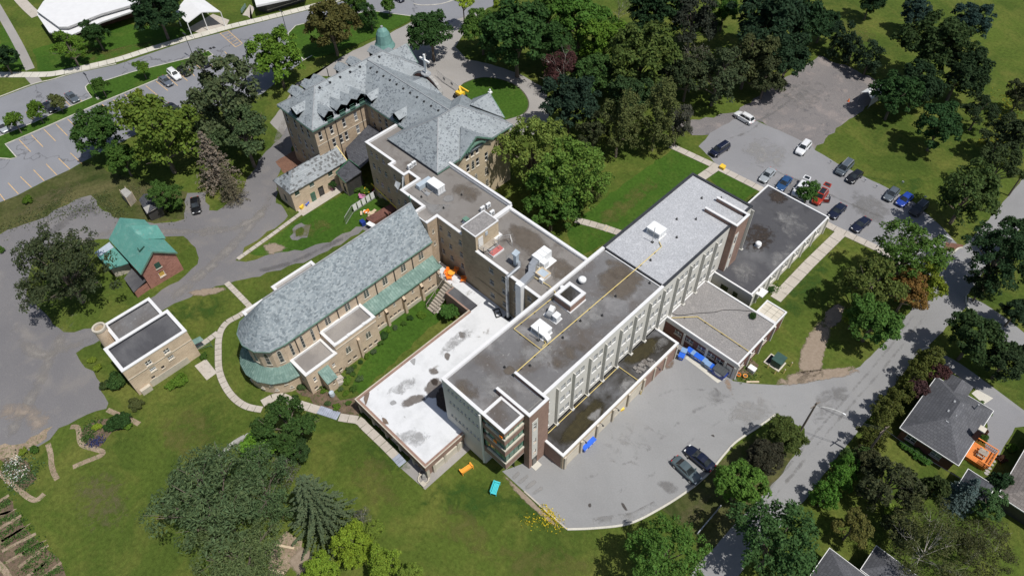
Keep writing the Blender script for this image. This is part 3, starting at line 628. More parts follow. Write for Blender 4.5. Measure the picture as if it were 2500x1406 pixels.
# ------------------------------------------------------------------ building kit
WCACHE = {}
def win_meshes(w, h, style):
    k = (round(w, 2), round(h, 2), style)
    if k in WCACHE: return WCACHE[k]
    fr, pn, sl_ = MB(), MB(), MB(); fm, pm, sm = 'frame_white', 'pane', 'limestone'; t = .07
    if style in ('dark', 'khaki'): fm = 'frame_dark'
    if style == 'khaki': fm, t = 'frame_white', .05
    if style == 'green': fm = 'frame_green'
    if style == 'concrete': fm, sm, pm, t = 'unit_grey', 'white_cap', 'light_pane', .05
    if style == 'strip': fm, pm, t = 'frame_green', 'green_pane', .05
    if style == 'board': pm = 'yellow_board'
    if style == 'shutter': pm = 'dark_green'
    if style in ('lancet', 'twin', 'arch'):
        fm, pm = 'limestone', 'stained_pane' if style != 'arch' else 'pane'
        def lan(cx, ww, hh, n=6, z0=0.0):
            sp = hh-ww*.9; p = [(cx-ww/2, z0), (cx+ww/2, z0)]
            for i in range(n+1):
                a = math.pi*i/n
                p.append((cx+ww/2*math.cos(a), sp+ww*.9*math.sin(a)**.9))
            return p
        P = lan(0, w, h); 
        fr.face([(x, .03, z) for x, z in P][::-1] if False else [(-x, .03, z) for x, z in P])
        for i in range(len(P)):
            (xa, za), (xb, zb) = P[i], P[(i+1) % len(P)]; fr.face([(-xa, -.05, za), (-xb, -.05, zb), (-xb, .03, zb), (-xa, .03, za)])
        cs = [0] if style == 'lancet' or style == 'arch' and w < .6 else [-w*.23, w*.23]; ww = w*.72 if len(cs) == 1 else w*.36
        for c in cs: pn.face([(-x, .036, z) for x, z in lan(c, ww, h*.93, 6, h*.05)])
        for c in cs:
            for q in (.3, .55, .78): fr.box(c-ww/2, .03, h*q, c+ww/2, .05, h*q+.035)
        sl_.box(-w/2-.1, -.02, -.14, w/2+.1, .10, 0)
    else:
        d0, d1 = -.16, -.07
        fr.box(-w/2, d0, 0, -w/2+t, d1, h); fr.box(w/2-t, d0, 0, w/2, d1, h); fr.box(-w/2+t, d0, 0, w/2-t, d1, t); fr.box(-w/2+t, d0, h-t, w/2-t, d1, h)
        if style in ('sash', 'dark', 'khaki', 'green'): fr.box(-w/2+t, d0+.01, h*.5-.04, w/2-t, d1+.01, h*.5+.04)
        if style == 'pairs': fr.box(-.05, d0, t, .05, d1+.005, h-t); fr.box(-w/2+t, d0+.01, h*.5-.03, w/2-t, d1-.005, h*.5+.03)
        if style == 'grid':
            for q in (.33, .66): fr.box(-w/2+w*q-.03, d0, t, -w/2+w*q+.03, d1+.005, h-t)
            fr.box(-w/2+t, d0+.01, h*.5-.03, w/2-t, d1-.005, h*.5+.03)
        if style == 'concrete': fr.box(-w/2+t, d0, h*.42, w/2-t, d1+.06, h*.5)
        if style == 'strip':
            for q in range(1, 4): fr.box(-w/2+w*q/4-.04, d0, t, -w/2+w*q/4+.04, d1+.005, h-t)
        pn.face([(w/2, -.12, 0), (-w/2, -.12, 0), (-w/2, -.12, h), (w/2, -.12, h)])
        sl_.box(-w/2-.07, -.16, -.12, w/2+.07, .09, -.005)
    r = (fr.mesh('window', fm), pn.mesh('pane', pm), sl_.mesh('sill', sm)); WCACHE[k] = r; return r
def put_window(root, P, nrm, w, h, style, name='window'):
    f, p, s = win_meshes(w, h, style); rz = math.atan2(-nrm[0], nrm[1])
    o = inst(f, name, root, Vector(P)-wloc(root), rz); inst(p, 'pane', o)
    if style not in ('strip', 'door'): inst(s, 'sill', o)
    return o
def wall_edge(mb, p0, p1, z0, z1, ops=(), dep=.17):
    p0, p1 = Vector((*p0[:2], 0)), Vector((*p1[:2], 0)); Lw = (p1-p0).length; u = (p1-p0)/Lw; n = Vector((u.y, -u.x, 0))
    us = sorted({0, Lw, *[x for o in ops for x in o[:2]]}); zs = sorted({z0, z1, *[x for o in ops for x in o[2:]]})
    pt = lambda a, z, d=0: p0+u*a-n*d+Vector((0, 0, z))
    if not ops: mb.face([pt(0, z0), pt(Lw, z0), pt(Lw, z1), pt(0, z1)]); return
    for a, c in zip(us, us[1:]):
        run = None
        for lo, hi in zip(zs, zs[1:]):
            hole = any(o[0]-1e-6 <= a and c <= o[1]+1e-6 and o[2]-1e-6 <= lo and hi <= o[3]+1e-6 for o in ops)
            if not hole: mb.face([pt(a, lo), pt(c, lo), pt(c, hi), pt(a, hi)])
    for a, c, lo, hi in ops:
        mb.face([pt(a, lo), pt(c, lo), pt(c, lo, dep), pt(a, lo, dep)]); mb.face([pt(a, hi, dep), pt(c, hi, dep), pt(c, hi), pt(a, hi)])
        mb.face([pt(a, lo, dep), pt(a, hi, dep), pt(a, hi), pt(a, lo)]); mb.face([pt(c, lo), pt(c, hi), pt(c, hi, dep), pt(c, lo, dep)])
def wall(root, p0, p1, z0, z1, m, wins=(), name='wall'):
    """wall from p0 to p1 (outside on the right); wins: (coordinate along the wall's axis, sill, width, height, style)"""
    p0v, p1v = Vector((*p0[:2], 0)), Vector((*p1[:2], 0)); u = (p1v-p0v).normalized(); n = Vector((u.y, -u.x, 0)); mb = MB(); ops = []; put = []
    ax = 0 if abs(u.x) > abs(u.y) else 1
    for c, s, w, h, st in wins:
        k = (c-p0v[ax])/u[ax]
        if st not in ('lancet', 'twin', 'arch'): ops.append((k-w/2, k+w/2, s, s+h))
        put.append((p0v+u*k+Vector((0, 0, s)), w, h, st))
    wall_edge(mb, p0, p1, z0, z1, ops)
    if abs(z1-z0) > .01: mb.build(name, m, root)
    for P, w, h, st in put: put_window(root, P, n, w, h, st)
def cap_ring(root, poly, z, m, w=.38, t=.16, lip=.06, inner=None, name='parapet_cap'):
    o, i = offset(poly, -lip), offset(poly, w); n = len(poly); mb = MB()
    for k in range(n):
        j = (k+1) % n; A, B, C, D = o[k], o[j], i[j], i[k]
        mb.face([(*A, z), (*B, z), (*C, z), (*D, z)]); mb.face([(*A, z-t), (*B, z-t), (*B, z), (*A, z)])
        mb.face([(*D, z), (*C, z), (*C, z-(inner or t)), (*D, z-(inner or t))])
        mb.face([(*B, z-t), (*A, z-t), (*poly[k][:2], z-t), (*poly[j][:2], z-t)])
    return mb.build(name, m, root)
def block(root, poly, z0, zr, zp, wm, rm, cm='white_cap', wins=None, capw=.38, inner=None, roof='roof', capt=.16, lip=.06, upstand=None):
    """flat roofed block: walls, roof surface at zr, parapet cap at zp; wins maps an edge number to windows"""
    n = len(poly); wins = wins or {}
    for k in range(n): wall(root, poly[k], poly[(k+1) % n], z0, zp-capt*.5, wm, wins.get(k, ()))
    mb = MB(); mb.face([(*p, zr) for p in offset(poly, .1)]); mb.build(roof, rm, root)
    cap_ring(root, poly, zp, cm, capw, capt, lip, capt if upstand else (inner or (zp-zr+.02)))
    if upstand:
        q = offset(poly, capw-.02); u = MB()
        for k in range(n): j = (k+1) % n; u.face([(*q[k], zp-.05), (*q[j], zp-.05), (*q[j], zr), (*q[k], zr)])
        u.build('upstand', upstand, root)
def rect(x0, y0, x1, y1): return [(x0, y0), (x1, y0), (x1, y1), (x0, y1)]     # edges: 0 = -y side, 1 = +x side, 2 = +y side, 3 = -x side
def part(root, name, m, fn, **k):
    mb = MB(); fn(mb); return mb.build(name, m, root, **k)

# ------------------------------------------------------------------ residence wing
X0, X1, Y0, Y1 = -44.65, -33.0, 30.2, 87.0
wing = thing('residence_wing', 'long four storey pale concrete wing with flat roof and brown brick stair towers', 'building', ((X0+X1)/2, 58, 0))
ZP = 13.95
fins = [36.85+3.355*k for k in range(0, 16)]
ew = []
for k, y in enumerate(fins[:-1]):
    if 33.9 < y < 37 or y > 76.5: continue
    for s in (11.15, 8.1, 4.95):
        a, c = (.95, 2.15) if k % 2 else (.55, 1.62)
        for d, w in ((a, .85), (c, .75)):
            ew.append((y+d+w/2, s, w, 1.15, 'concrete'))
for s in (11.15, 8.1, 4.95): ew += [(77.6, s, .8, 1.15, 'concrete'), (78.8, s, .8, 1.15, 'concrete'), (38.5, s, .7, 1.15, 'concrete'), (85.6, s, .7, 1.15, 'concrete')]
fw = [(-43.4+.757*k, s, .36, .62, 'plain') for k in range(8) for s in (12.15, 9.2, 5.6)]
nw = [(y, s, 1.0, 1.3, 'concrete') for y in np.arange(32.5, 86.5, 2.6) for s in (11.0, 8.0, 5.0, 1.6)]
sp = [(X0, Y0), (X1, Y0), (X1, Y1), (X0, Y1)]
wall(wing, (X0, Y0), (-37.0, Y0), 0, ZP-.1, 'wing_concrete', [w for w in fw])
wall(wing, (-36.4, 32.6), (X1-.6, 32.6), 0, 3.8, 'frame_dark'); wall(wing, (-37.0, Y0), (-37.0, 33.9), 0, 3.9, 'wing_concrete')
wall(wing, (X1, 33.9), (X1, Y1), 0, ZP-.1, 'wing_concrete', ew)
wall(wing, (X1, Y1), (X0, Y1), 0, ZP-.1, 'wing_concrete', [(x, s, 1.0, 1.3, 'concrete') for x in (-43, -40.5) for s in (11.0, 8.0, 5.0)])
wall(wing, (X0, Y1), (X0, Y0), 0, ZP-.1, 'wing_concrete', [w for w in nw if w[0] < 48.5 and w[1] > 4 or w[0] > 61.5])
YS = 63.5
part(wing, 'roof', 'dark_membrane', lambda b: b.face([(X0+.2, Y0+.2, 13.5), (-36.9, Y0+.2, 13.5), (-36.9, 33.95, 13.5), (X1-.1, 33.95, 13.5), (X1-.1, YS, 13.5), (X0+.2, YS, 13.5)]))
part(wing, 'gravel_roof', 'gravel_roof', lambda b: b.face([(X0+.2, YS+.3, 13.74), (X1-.2, YS+.3, 13.74), (X1-.2, Y1-.2, 13.74), (X0+.2, Y1-.2, 13.74)]))
def caps(b):
    w = .42
    b.box(X0-.06, Y0-.06, ZP-.22, -37.02, Y0+w, ZP); b.box(X0-.06, Y0+w, ZP-.22, X0+w, YS, ZP); b.box(X1-w, 37.62, ZP-.22, X1+.06, YS, ZP)
    b.box(X0+w, Y0+w, 13.45, X0+w+.02, YS, ZP-.2); b.box(X1-w-.02, 37.8, 13.45, X1-w, YS, ZP-.2); b.box(X0+w, Y0+w, 13.45, X1-4.4, Y0+w+.02, ZP-.2)
    b.box(X0+.7, YS-.25, 13.5, X1-.5, YS-.1, 13.66)
part(wing, 'parapet_cap', 'white_cap', caps)
def bcaps(b):
    w = .34; z = 13.98
    b.box(X0-.07, YS, z-.35, X0+w, Y1-w, z); b.box(X1-w, YS, z-.2, X1+.05, 80.78, z); b.box(X1-w, 84.42, z-.2, X1+.05, Y1-w, z); b.box(X0-.07, Y1-w, z-.35, X1+.05, Y1+.07, z); b.box(X0+w, YS, 13.7, X1-w, YS+.22, 13.86)
part(wing, 'roof_edge', 'black_edge', bcaps)
for y in fins:
    if y < 37 or y > 79.5 and y < 85: continue
    part(wing, 'pilaster', 'pilaster', lambda b: (b.box(X1-.02, y-.07, 3.7, X1+.46, y+.07, 13.0), b.box(X1-.02, y-.2, 3.7, X1+.6, y+.34, 3.98)))
part(wing, 'base_strip', 'white_cap', lambda b: b.box(X1, 37.7, 3.7, X1+.12, 80, 3.92))
def tower(name, y0, y1, pane_y):
    x0, x1 = -38.0, -32.0; zt = 14.42
    wall(wing, (X1, y0), (x1, y0), 0, zt, 'brown_brick', name=name); wall(wing, (x1, y0), (x1, y1), 0, zt, 'brown_brick', [(pane_y, 9.9, .5, 1.6, 'sash'), (pane_y, 6.3, .5, 1.15, 'sash'), (pane_y, 3.4, .5, .9, 'sash')], name=name); wall(wing, (x1, y1), (X1, y1), 0, zt, 'brown_brick', name=name)
    part(wing, 'tower_parapet', 'brown_brick', lambda b: (b.box(x0, y0, 13.3, X1-.002, y0+.3, zt-.05), b.box(x0, y1-.3, 13.3, X1-.002, y1, zt-.05)))
    part(wing, 'tower_cap', 'white_cap', lambda b: (b.box(x0-.06, y0-.05, zt-.02, x1+.06, y0+.36, zt+.12), b.box(x0-.06, y1-.36, zt-.02, x1+.06, y1+.05, zt+.12), b.box(x1-.36, y0+.36, zt-.02, x1+.06, y1-.36, zt+.12)))
    part(wing, 'tower_roof', 'dark_membrane' if y0 < 50 else 'gravel_roof', lambda b: (b.face([(X1-.6, y0+.2, 13.78), (x1-.2, y0+.2, 13.78), (x1-.2, y1-.2, 13.78), (X1-.6, y1-.2, 13.78)])))
    part(wing, 'flashing', 'white_cap', lambda b: (b.box(x0, y1-.42, 13.5, X1-.5, y1-.302, 13.62)))
    part(wing, 'window_panel', 'wing_concrete', lambda b: (b.box(x1, pane_y-.55, 2.2, x1+.04, pane_y-.27, 12.3), b.box(x1, pane_y+.27, 2.2, x1+.04, pane_y+.55, 12.3), *[b.box(x1, pane_y-.27, lo, x1+.04, pane_y+.27, hi) for lo, hi in ((2.2, 3.36), (4.34, 6.26), (7.49, 9.86), (11.54, 12.3))]))
tower('stair_tower', 33.9, 37.6, 34.95); tower('stair_tower', 80.8, 84.4, 81.6)
dr = part(wing, 'door', 'frame_dark', lambda b: (b.box(-32.05, 34.5, 0, -31.94, 35.4, 2.15)))
part(dr, 'pane', 'pane', lambda b: b.box(-31.94, 34.62, .3, -31.93, 35.28, 2.0)); part(wing, 'doorstep', 'light_concrete', lambda b: b.box(-32, 34.3, 0, -31.1, 35.6, .12))
# the glazed bay with brick bands at the front corner, its underside standing over open ground
bx0, bx1, by0, by1 = -37.0, -32.9, 30.25, 33.88
for lo, hi in ((3.9, 5.3), (7.45, 8.8), (10.45, 11.65), (12.85, 13.7)):
    part(wing, 'brick_band', 'brown_brick', lambda b: b.box(bx0, by0, lo, bx1, by1, hi))
for lo, hi in ((5.3, 5.85), (8.8, 9.3), (11.65, 12.0)): part(wing, 'bay_sill', 'limestone', lambda b: b.box(bx0+.6, by0-.06, lo, bx1+.06, by1, lo+.32))
for lo, hi in ((5.6, 7.45), (9.15, 10.45), (11.85, 12.85)):
    mb = MB(); mb.box(bx0+.05, by0+.3, lo, bx1-.3, by1, hi); mb.build('bay_core', 'frame_dark', wing)
    for c, w, nn in ((( bx0+bx1)/2, 4.0, (0, -1)),):
        put_window(wing, ((bx0+bx1)/2, by0+.06, lo), (0, -1, 0), bx1-bx0-.05, hi-lo, 'strip', 'bay_window')
    put_window(wing, (bx1-.06, (by0+by1)/2, lo), (1, 0, 0), by1-by0-.05, hi-lo, 'strip', 'bay_window')
cap_ring(wing, rect(bx0, by0, bx1, by1), 13.86, 'white_cap', .36, .18, .06, .2)
for i, (q, m_, pk) in enumerate([([(1150,930),(1200,900),(1260,930),(1240,980),(1180,970)], 'roof_ash', .45), ([(1225,905),(1245,890),(1260,905),(1240,918)], 'roof_brown', .7), ([(1260,860),(1320,810),(1380,820),(1340,890),(1290,900)], 'roof_ash', .5), ([(1380,760),(1440,720),(1480,750),(1440,810),(1390,810)], 'roof_ash', .5), ([(1440,690),(1520,640),(1580,680),(1520,740)], 'roof_brown', .62), ([(1470,640),(1500,630),(1560,660),(1500,690)], 'roof_brown', .5), ([(1430,770),(1450,760),(1475,775),(1450,790)], 'roof_ash', .6), ([(1100,940),(1140,910),(1180,960),(1150,990)], 'roof_brown', .45), ([(1330,880),(1400,830),(1440,850),(1370,910)], 'roof_brown', .42), ([(1210,990),(1240,980),(1230,1030)], 'roof_ash', .4)]): patch('roof_stain', q, 13.506+.0015*i, m_, wing, None, peak=pk)
part(wing, 'roof', 'dark_membrane', lambda b: b.face([(bx0+.3, by0+.3, 13.72), (bx1-.3, by0+.3, 13.72), (bx1-.3, by1-.3, 13.72), (bx0+.3, by1-.3, 13.72)]))
part(wing, 'bay_soffit', 'wing_concrete', lambda b: b.box(bx0, by0+.02, 3.75, bx1-.02, by1, 3.9))
part(wing, 'downpipe', 'white_paint', lambda b: b.tube([(-37.25, 30.1, 13.4), (-37.25, 30.1, .2)], .13, 8))
for z in (9.4, 12.05):
    t = MB(); t.box(-34.9 if z < 10 else -33.7, 30.1, z+.02, -34.35 if z < 10 else -33.2, 30.2, z+.55)
    tag(t.build('towel', 'orange_plastic'), 'orange cloth hanging at the %s band of glazing on the corner bay' % ('middle' if z < 10 else 'upper'), 'towel')
# brick lift house on the roof
lift = (-42.9, 50.55, -39.85, 53.8)
block(wing, rect(*lift), 13.5, 14.95, 15.2, 'brown_brick', 'wet_membrane', wins={}, capw=.45, capt=.25, roof='lift_house_roof')
part(wing, 'flashing', 'white_cap', lambda b: (b.box(lift[0]-.12, lift[1]-.14, 13.5, lift[2]+.14, lift[1]-.002, 13.72), b.box(lift[2]+.002, lift[1], 13.5, lift[2]+.14, lift[3]+.1, 13.72)))

# ------------------------------------------------------------------ garage row, gravel roofed annex, dark roofed annex
gar = thing('garage_row', 'low garage row with wet dark flat roof in front of the pale wing', 'building', (-30.5, 50, 0))
gp = rect(-33.2, 37.1, -28.6, 63.7)
block(gar, gp, 0, 3.66, 3.92, 'buff_brick', 'wet_membrane', capw=.32, capt=.3)
for i, (q, m_, pk) in enumerate([([(1360,1070),(1420,1000),(1470,960),(1480,1000),(1420,1060),(1390,1090)], 'roof_moss', .7), ([(1430,1020),(1470,990),(1460,1030)], 'roof_ash', .5), ([(1500,950),(1540,910),(1560,930),(1520,970)], 'roof_ash', .45), ([(1510,880),(1560,840),(1600,820),(1610,850),(1560,890)], 'roof_moss', .7), ([(1590,850),(1620,815),(1640,830),(1610,870)], 'roof_ash', .35)]): patch('roof_stain', q, 3.668+.0015*i, m_, gar, None, peak=pk)
part(gar, 'end_wall', 'brown_brick', lambda b: b.box(-32.0, 37.06, 0, -28.95, 37.098, 3.6))
gy = [37.45, 40.9, 44.4, 48.0, 51.6, 55.2]
for i, y in enumerate(gy[:-1]):
    d = part(gar, 'garage_door', 'limestone', lambda b: b.box(-28.599, y+.35, 0, -28.55, gy[i+1]-.35, 2.75))
    for z in (.62, 1.3, 1.98): part(d, 'door_panel', 'limestone', lambda b: b.box(-28.549, y+.42, z-.58, -28.52, gy[i+1]-.42, z+.0))
for y in gy + [57.9, 60.6, 63.45]: part(gar, 'pier', 'stone_base', lambda b: b.box(-28.55, y-.2, 0, -28.3 if y < 56 else -28.42, y+.2, 3.3))
part(gar, 'brick_panel', 'brown_brick', lambda b: (b.box(-28.598, 55.5, 0, -28.55, 57.65, 3.2), b.box(-28.598, 58.15, 0, -28.55, 60.35, 3.2), b.box(-28.598, 60.85, 0, -28.55, 63.2, 3.2)))
for y in (41.2, 44.9, 48.4, 58.2): part(gar, 'wall_lamp', 'iron_black', lambda b: (b.tube([(-28.5, y, 3.3), (-28.1, y, 3.45), (-27.95, y, 3.3)], .05), b.box(-28.05, y-.1, 3.15, -27.8, y+.1, 3.3)))
ann = thing('gravel_roof_annex', 'single storey brown brick annex with gravel roof behind the row of blue bins', 'building', (-26, 72, 0))
aw = [(x, 1.5, 1.3, .95, 'pairs') for x in (-30.4, -28.2, -26.0, -24.2, -22.6)]
block(ann, rect(-33.2, 66.55, -19.75, 77.2), 0, 3.8, 4.0, 'dark_red_brick', 'brown_gravel_roof', wins={0: aw, 1: [(y, 1.3, 1.2, 1.2, 'pairs') for y in (68.5, 71.6, 75)]}, capw=.22, capt=.34)
part(ann, 'fascia', 'wing_concrete', lambda b: (b.box(-33.2, 66.50, 2.95, -19.7, 66.549, 3.8)))
for x in (-29.2, -25.0, -21.6, -19.95): part(ann, 'pier', 'wing_concrete', lambda b: b.box(x-.2, 66.42, 0, x+.2, 66.499, 2.95))
for y in (66.75, 70, 73.4, 76.9): part(ann, 'pier', 'wing_concrete', lambda b: b.box(-19.749, y-.14, 0, -19.5, y+.14, 3.7))
dd = part(ann, 'door', 'wing_concrete', lambda b: b.box(-21.3, 66.48, 0, -20.3, 66.545, 2.5))
sh = thing('porch_slab', 'pale square slab canopy with white rim at the corner of the gravel roofed annex', 'canopy', (-21.5, 78.8, 0))
part(sh, 'canopy_slab', 'limestone', lambda b: b.box(-23.3, 77.32, 3.62, -19.85, 80.35, 3.85))
cap_ring(sh, rect(-23.4, 77.25, -19.75, 80.45), 4.05, 'white_cap', .22, .45, .0, .25)
for x, y in ((-19.95, 80.25), (-23.2, 80.25)): part(sh, 'post', 'white_paint', lambda b: b.box(x-.09, y-.09, 0, x+.09, y+.09, 3.6))
part(sh, 'brick_wall', 'dark_red_brick', lambda b: b.box(-20.05, 77.3, 0, -19.85, 80.1, 3.6))
for k in range(2): part(sh, 'slab_joint', 'joint_sand', lambda b: (b.box(-22.2+1.2*k, 77.4, 3.851, -22.16+1.2*k, 80.2, 3.858)))
part(sh, 'slab_joint', 'joint_sand', lambda b: (b.box(-23.2, 78.6, 3.851, -19.95, 78.64, 3.857), b.box(-23.2, 79.5, 3.851, -19.95, 79.54, 3.857)))
dk = thing('dark_roof_annex', 'low white walled annex with broad dark stained flat roof beside the east car park', 'building', (-31, 92, 0))
dw = [(y, 1.2, 1.5, 1.9, 'pairs') for y in (83.5, 87.2, 91, 94.6, 98.2, 101.8)]
block(dk, [(-33.3, 79.6), (-25.75, 79.6), (-25.75, 104.45), (-38.1, 104.45), (-38.1, 87.2), (-33.3, 87.2)], 0, 3.85, 4.05, 'wing_concrete', 'black_membrane', wins={1: dw, 0: [(-30.5, .9, 1.4, 1.6, 'dark'), (-28.4, .9, .9, 1.6, 'dark')]}, capw=.22, capt=.22)
for i, (q, m_, pk) in enumerate([([(1800,560),(1850,540),(1900,560),(1880,620),(1820,620)], 'roof_soot', .4), ([(1890,500),(1960,520),(1990,560),(1930,590),(1880,550)], 'roof_ash', .36), ([(1870,470),(1900,460),(1930,490),(1890,500)], 'roof_soot', .5), ([(1780,640),(1830,640),(1860,690),(1800,700)], 'roof_ash', .36), ([(1880,620),(1940,590),(1930,640),(1880,680)], 'roof_ash', .4)]): patch('roof_stain', q, 3.856+.0015*i, m_, dk, None, peak=pk)
for y in (79.75, 82.0, 85.4, 89.1, 92.8, 96.4, 100, 104.3): part(dk, 'pier', 'wing_concrete', lambda b: b.box(-25.749, y-.13, 0, -25.5, y+.13, 3.8))
part(dk, 'door_hood', 'white_cap', lambda b: b.box(-25.749, 81.3, 2.7, -24.5, 83.1, 2.95))

# ------------------------------------------------------------------ white roofed annex and terrace
wa = thing('white_roof_annex', 'low annex with bright white stained flat roof and brown brick edge', 'building', (-50, 35, 0))
wp = [(-56.75, 23.2), (-41.5, 23.2), (-41.5, 30.15), (-44.7, 30.15), (-44.7, 49.0), (-56.75, 49.0)]
cols = [(x, .5, 1.5, 2.4, 'dark') for x in np.arange(-55.4, -42, 2.2)]
for k in (0, 1, 5): wall(wa, wp[k], wp[(k+1) % 6], 0, 3.45, 'brown_brick', {0: cols, 1: [(25.2, .5, 1.5, 2.4, 'dark'), (27.6, .5, 1.5, 2.4, 'dark')], 5: [(44.9, .4, 1.0, 1.3, 'grid')]}.get(k, ()))
part(wa, 'roof', 'white_membrane', lambda b: b.face([(p[0], p[1], 3.42) for p in [(-56.6, 23.1), (-41.3, 23.1), (-41.3, 30.2), (-44.6, 30.2), (-44.6, 49.85), (-68.3, 49.85), (-68.3, 47.6), (-56.6, 47.6)]]))
def wcap(b):
    b.box(-56.82, 22.75, 2.55, -41.05, 23.25, 3.62); b.box(-41.55, 23.25, 2.55, -41.05, 30.1, 3.62); b.box(-56.82, 23.25, 2.55, -56.4, 45.9, 3.62)
part(wa, 'brick_edge', 'brown_brick', wcap)
part(wa, 'edge_flashing', 'stone_base', lambda b: (b.box(-56.84, 22.73, 3.62, -41.03, 22.88, 3.68), b.box(-41.18, 22.88, 3.62, -41.03, 30.08, 3.68), b.box(-56.84, 22.88, 3.62, -56.69, 45.9, 3.68)))
for i, (q, m_, pk) in enumerate([([(1035,945),(1050,925),(1072,920),(1084,940),(1080,965),(1055,975),(1040,965)], 'roof_grime', .8), ([(1052,928),(1062,922),(1070,930),(1068,942),(1056,940)], 'roof_soot', .7), ([(1066,955),(1082,945),(1092,990),(1100,1010),(1080,1002),(1064,985)], 'roof_soot', .95), ([(975,985),(1000,965),(1040,960),(1052,972),(1020,985),(985,998)], 'roof_grime', .62), ([(950,982),(962,975),(970,985),(955,990)], 'roof_pond', .7), ([(888,965),(902,955),(900,972),(892,990)], 'brown_stain', .95), ([(932,1018),(943,1022),(950,1036),(936,1034)], 'brown_stain', .85), ([(1120,810),(1137,812),(1135,826),(1122,824)], 'roof_grime', .75), ([(1088,860),(1101,864),(1095,880),(1084,874)], 'roof_grime', .7), ([(1045,900),(1066,896),(1072,912),(1054,916)], 'roof_grime', .62), ([(1000,880),(1014,874),(1012,892)], 'roof_pond', .8), ([(950,1060),(1010,1040),(1070,1060),(1030,1090),(970,1090)], 'roof_pond', .4), ([(930,960),(990,920),(1030,930),(980,970)], 'roof_pond', .4), ([(1060,860),(1130,800),(1160,810),(1090,870)], 'roof_pond', .42), ([(1080,700),(1110,690),(1150,740),(1120,740)], 'roof_pond', .35)]): patch('roof_stain', q, 3.426+.0015*i, m_, wa, None, peak=pk)
for x in np.arange(-56.5, -41, 3.05): part(wa, 'pier', 'stone_base', lambda b: b.box(x-.16, 22.9, 0, x+.16, 23.19, 2.55))
for y in (23.2, 24.3, 26.4, 28.9): part(wa, 'pier', 'stone_base', lambda b: b.box(-41.49, y-.2, 0, -41.15, y+.2, 2.55))
part(wa, 'low_wall', 'limestone', lambda b: b.box(-41.49, 24.5, 0, -41.25, 29.8, 1.6))
part(wa, 'terrace_wall', 'stone_base', lambda b: b.box(-68.3, 47.4, 0, -62.3, 47.598, 3.4))
part(wa, 'stair_cover', 'black_membrane', lambda b: b.box(-62.1, 45.95, 3.3, -56.7, 47.55, 3.58)); part(wa, 'stair_wall', 'brown_brick', lambda b: (b.box(-62.1, 45.65, 0, -56.82, 45.94, 3.62), b.box(-62.4, 45.65, 0, -62.11, 47.5, 3.5)))
st = thing('terrace_stair', 'grey stair with handrail going down from the white terrace to the lawn', 'stairs', (-63.5, 45, 0))
for k in range(10): part(st, 'step', 'wood_grey', lambda b: b.box(-64.4, 43.0+.44*k, .2+.3*k-.14, -62.6, 43.5+.44*k, .2+.3*k))
for x in (-64.45, -62.55): part(st, 'handrail', 'wood_grey', lambda b: (b.bar((x, 43, 1.1), (x, 47.4, 4.3), .08, .1), b.bar((x, 43, .1), (x, 43, 1.1), .08, .08), b.bar((x, 45.2, 1.6), (x, 45.2, 2.7), .08, .08), b.bar((x, 47.4, 3.3), (x, 47.4, 4.3), .08, .08)))
rl = thing('terrace_railing', 'thin grey railing at the edge of the white terrace beside the chapel', 'railing', (-66, 47.5, 3.4))
part(rl, 'rail', 'rail_grey', lambda b: [b.bar((-67.6, 47.5, z), (-64.5, 47.5, z), .05, .05) for z in (3.8, 4.15, 4.5)])
for x in (-67.6, -66.5, -65.5, -64.5): part(rl, 'post', 'rail_grey', lambda b: b.bar((x, 47.5, 3.42), (x, 47.5, 4.5), .06, .06))

# ------------------------------------------------------------------ middle wing of khaki brick
mw = thing('middle_wing', 'four storey khaki brick wing with white capped flat roofs joining chapel and pale wing', 'building', (-70, 56, 0))
MZ = 13.0
rows = (10.55, 7.75, 4.6)
m2 = [(x, s, w, 1.15, 'khaki') for x, w in ((-58.75, 1.25), (-55.4, 1.0), (-52.6, 1.0), (-50.0, .9), (-47.2, .9)) for s in rows]
block(mw, [(-58.75, 49.85), (-44.6, 49.85), (-44.6, 60.55), (-62, 60.55), (-62, 54.9), (-58.75, 54.9)], 0, 12.6, MZ, 'khaki_brick', 'brown_membrane', wins={0: m2[3:]}, capw=.42, inner=.42)
m1 = [(x, s, .75, 1.15, 'khaki') for x in (-68.3, -66.2, -63.6) for s in (10.15, 7.3, 4.5)]
m1b = [(x, s, .75, 1.15, 'sash') for x in (-91.25, -89.7, -87.8) for s in (10.7, 7.65, 4.0, 1.0)]
m1c = [(x, s, .75, 1.15, 'sash') for x in (-77.2, -74.6, -73.2) for s in (10.2, 7.4, 4.4, 1.2)]
P1 = [(-92.6, 54.65), (-84.8, 54.65), (-84.8, 53.6), (-80.55, 53.6), (-80.55, 54.7), (-78.2, 54.7), (-78.2, 50.8), (-72.5, 50.8), (-72.5, 48.7), (-68.9, 48.7), (-68.9, 50.85), (-61.9, 50.85), (-61.9, 61.1), (-77.8, 61.1), (-77.8, 63.2), (-92.6, 63.2)]
block(mw, P1, 0, 12.55, MZ, 'old_brick', 'brown_membrane', wins={0: m1b, 6: m1c, 10: m1, 9: [(49.7, 10, .4, .9, 'arch'), (49.7, 7.2, .4, .9, 'arch')], 2: [(-83.5, s, .5, 1.1, 'sash') for s in (10.3, 7.4, 4.4)] + [(-81.6, s, .5, 1.1, 'sash') for s in (10.3, 7.4, 4.4)]}, capw=.42, inner=.45)
part(mw, 'tall_cap', 'white_cap', lambda b: (b.box(-77.75, 60.75, MZ, -62, 61.2, MZ+.45), b.box(-62, 60.2, MZ, -44.7, 60.65, MZ+.12)))
part(mw, 'divider_cap', 'white_cap', lambda b: b.box(-62.1, 54.95, MZ-.4, -61.5, 60.7, MZ+.14))
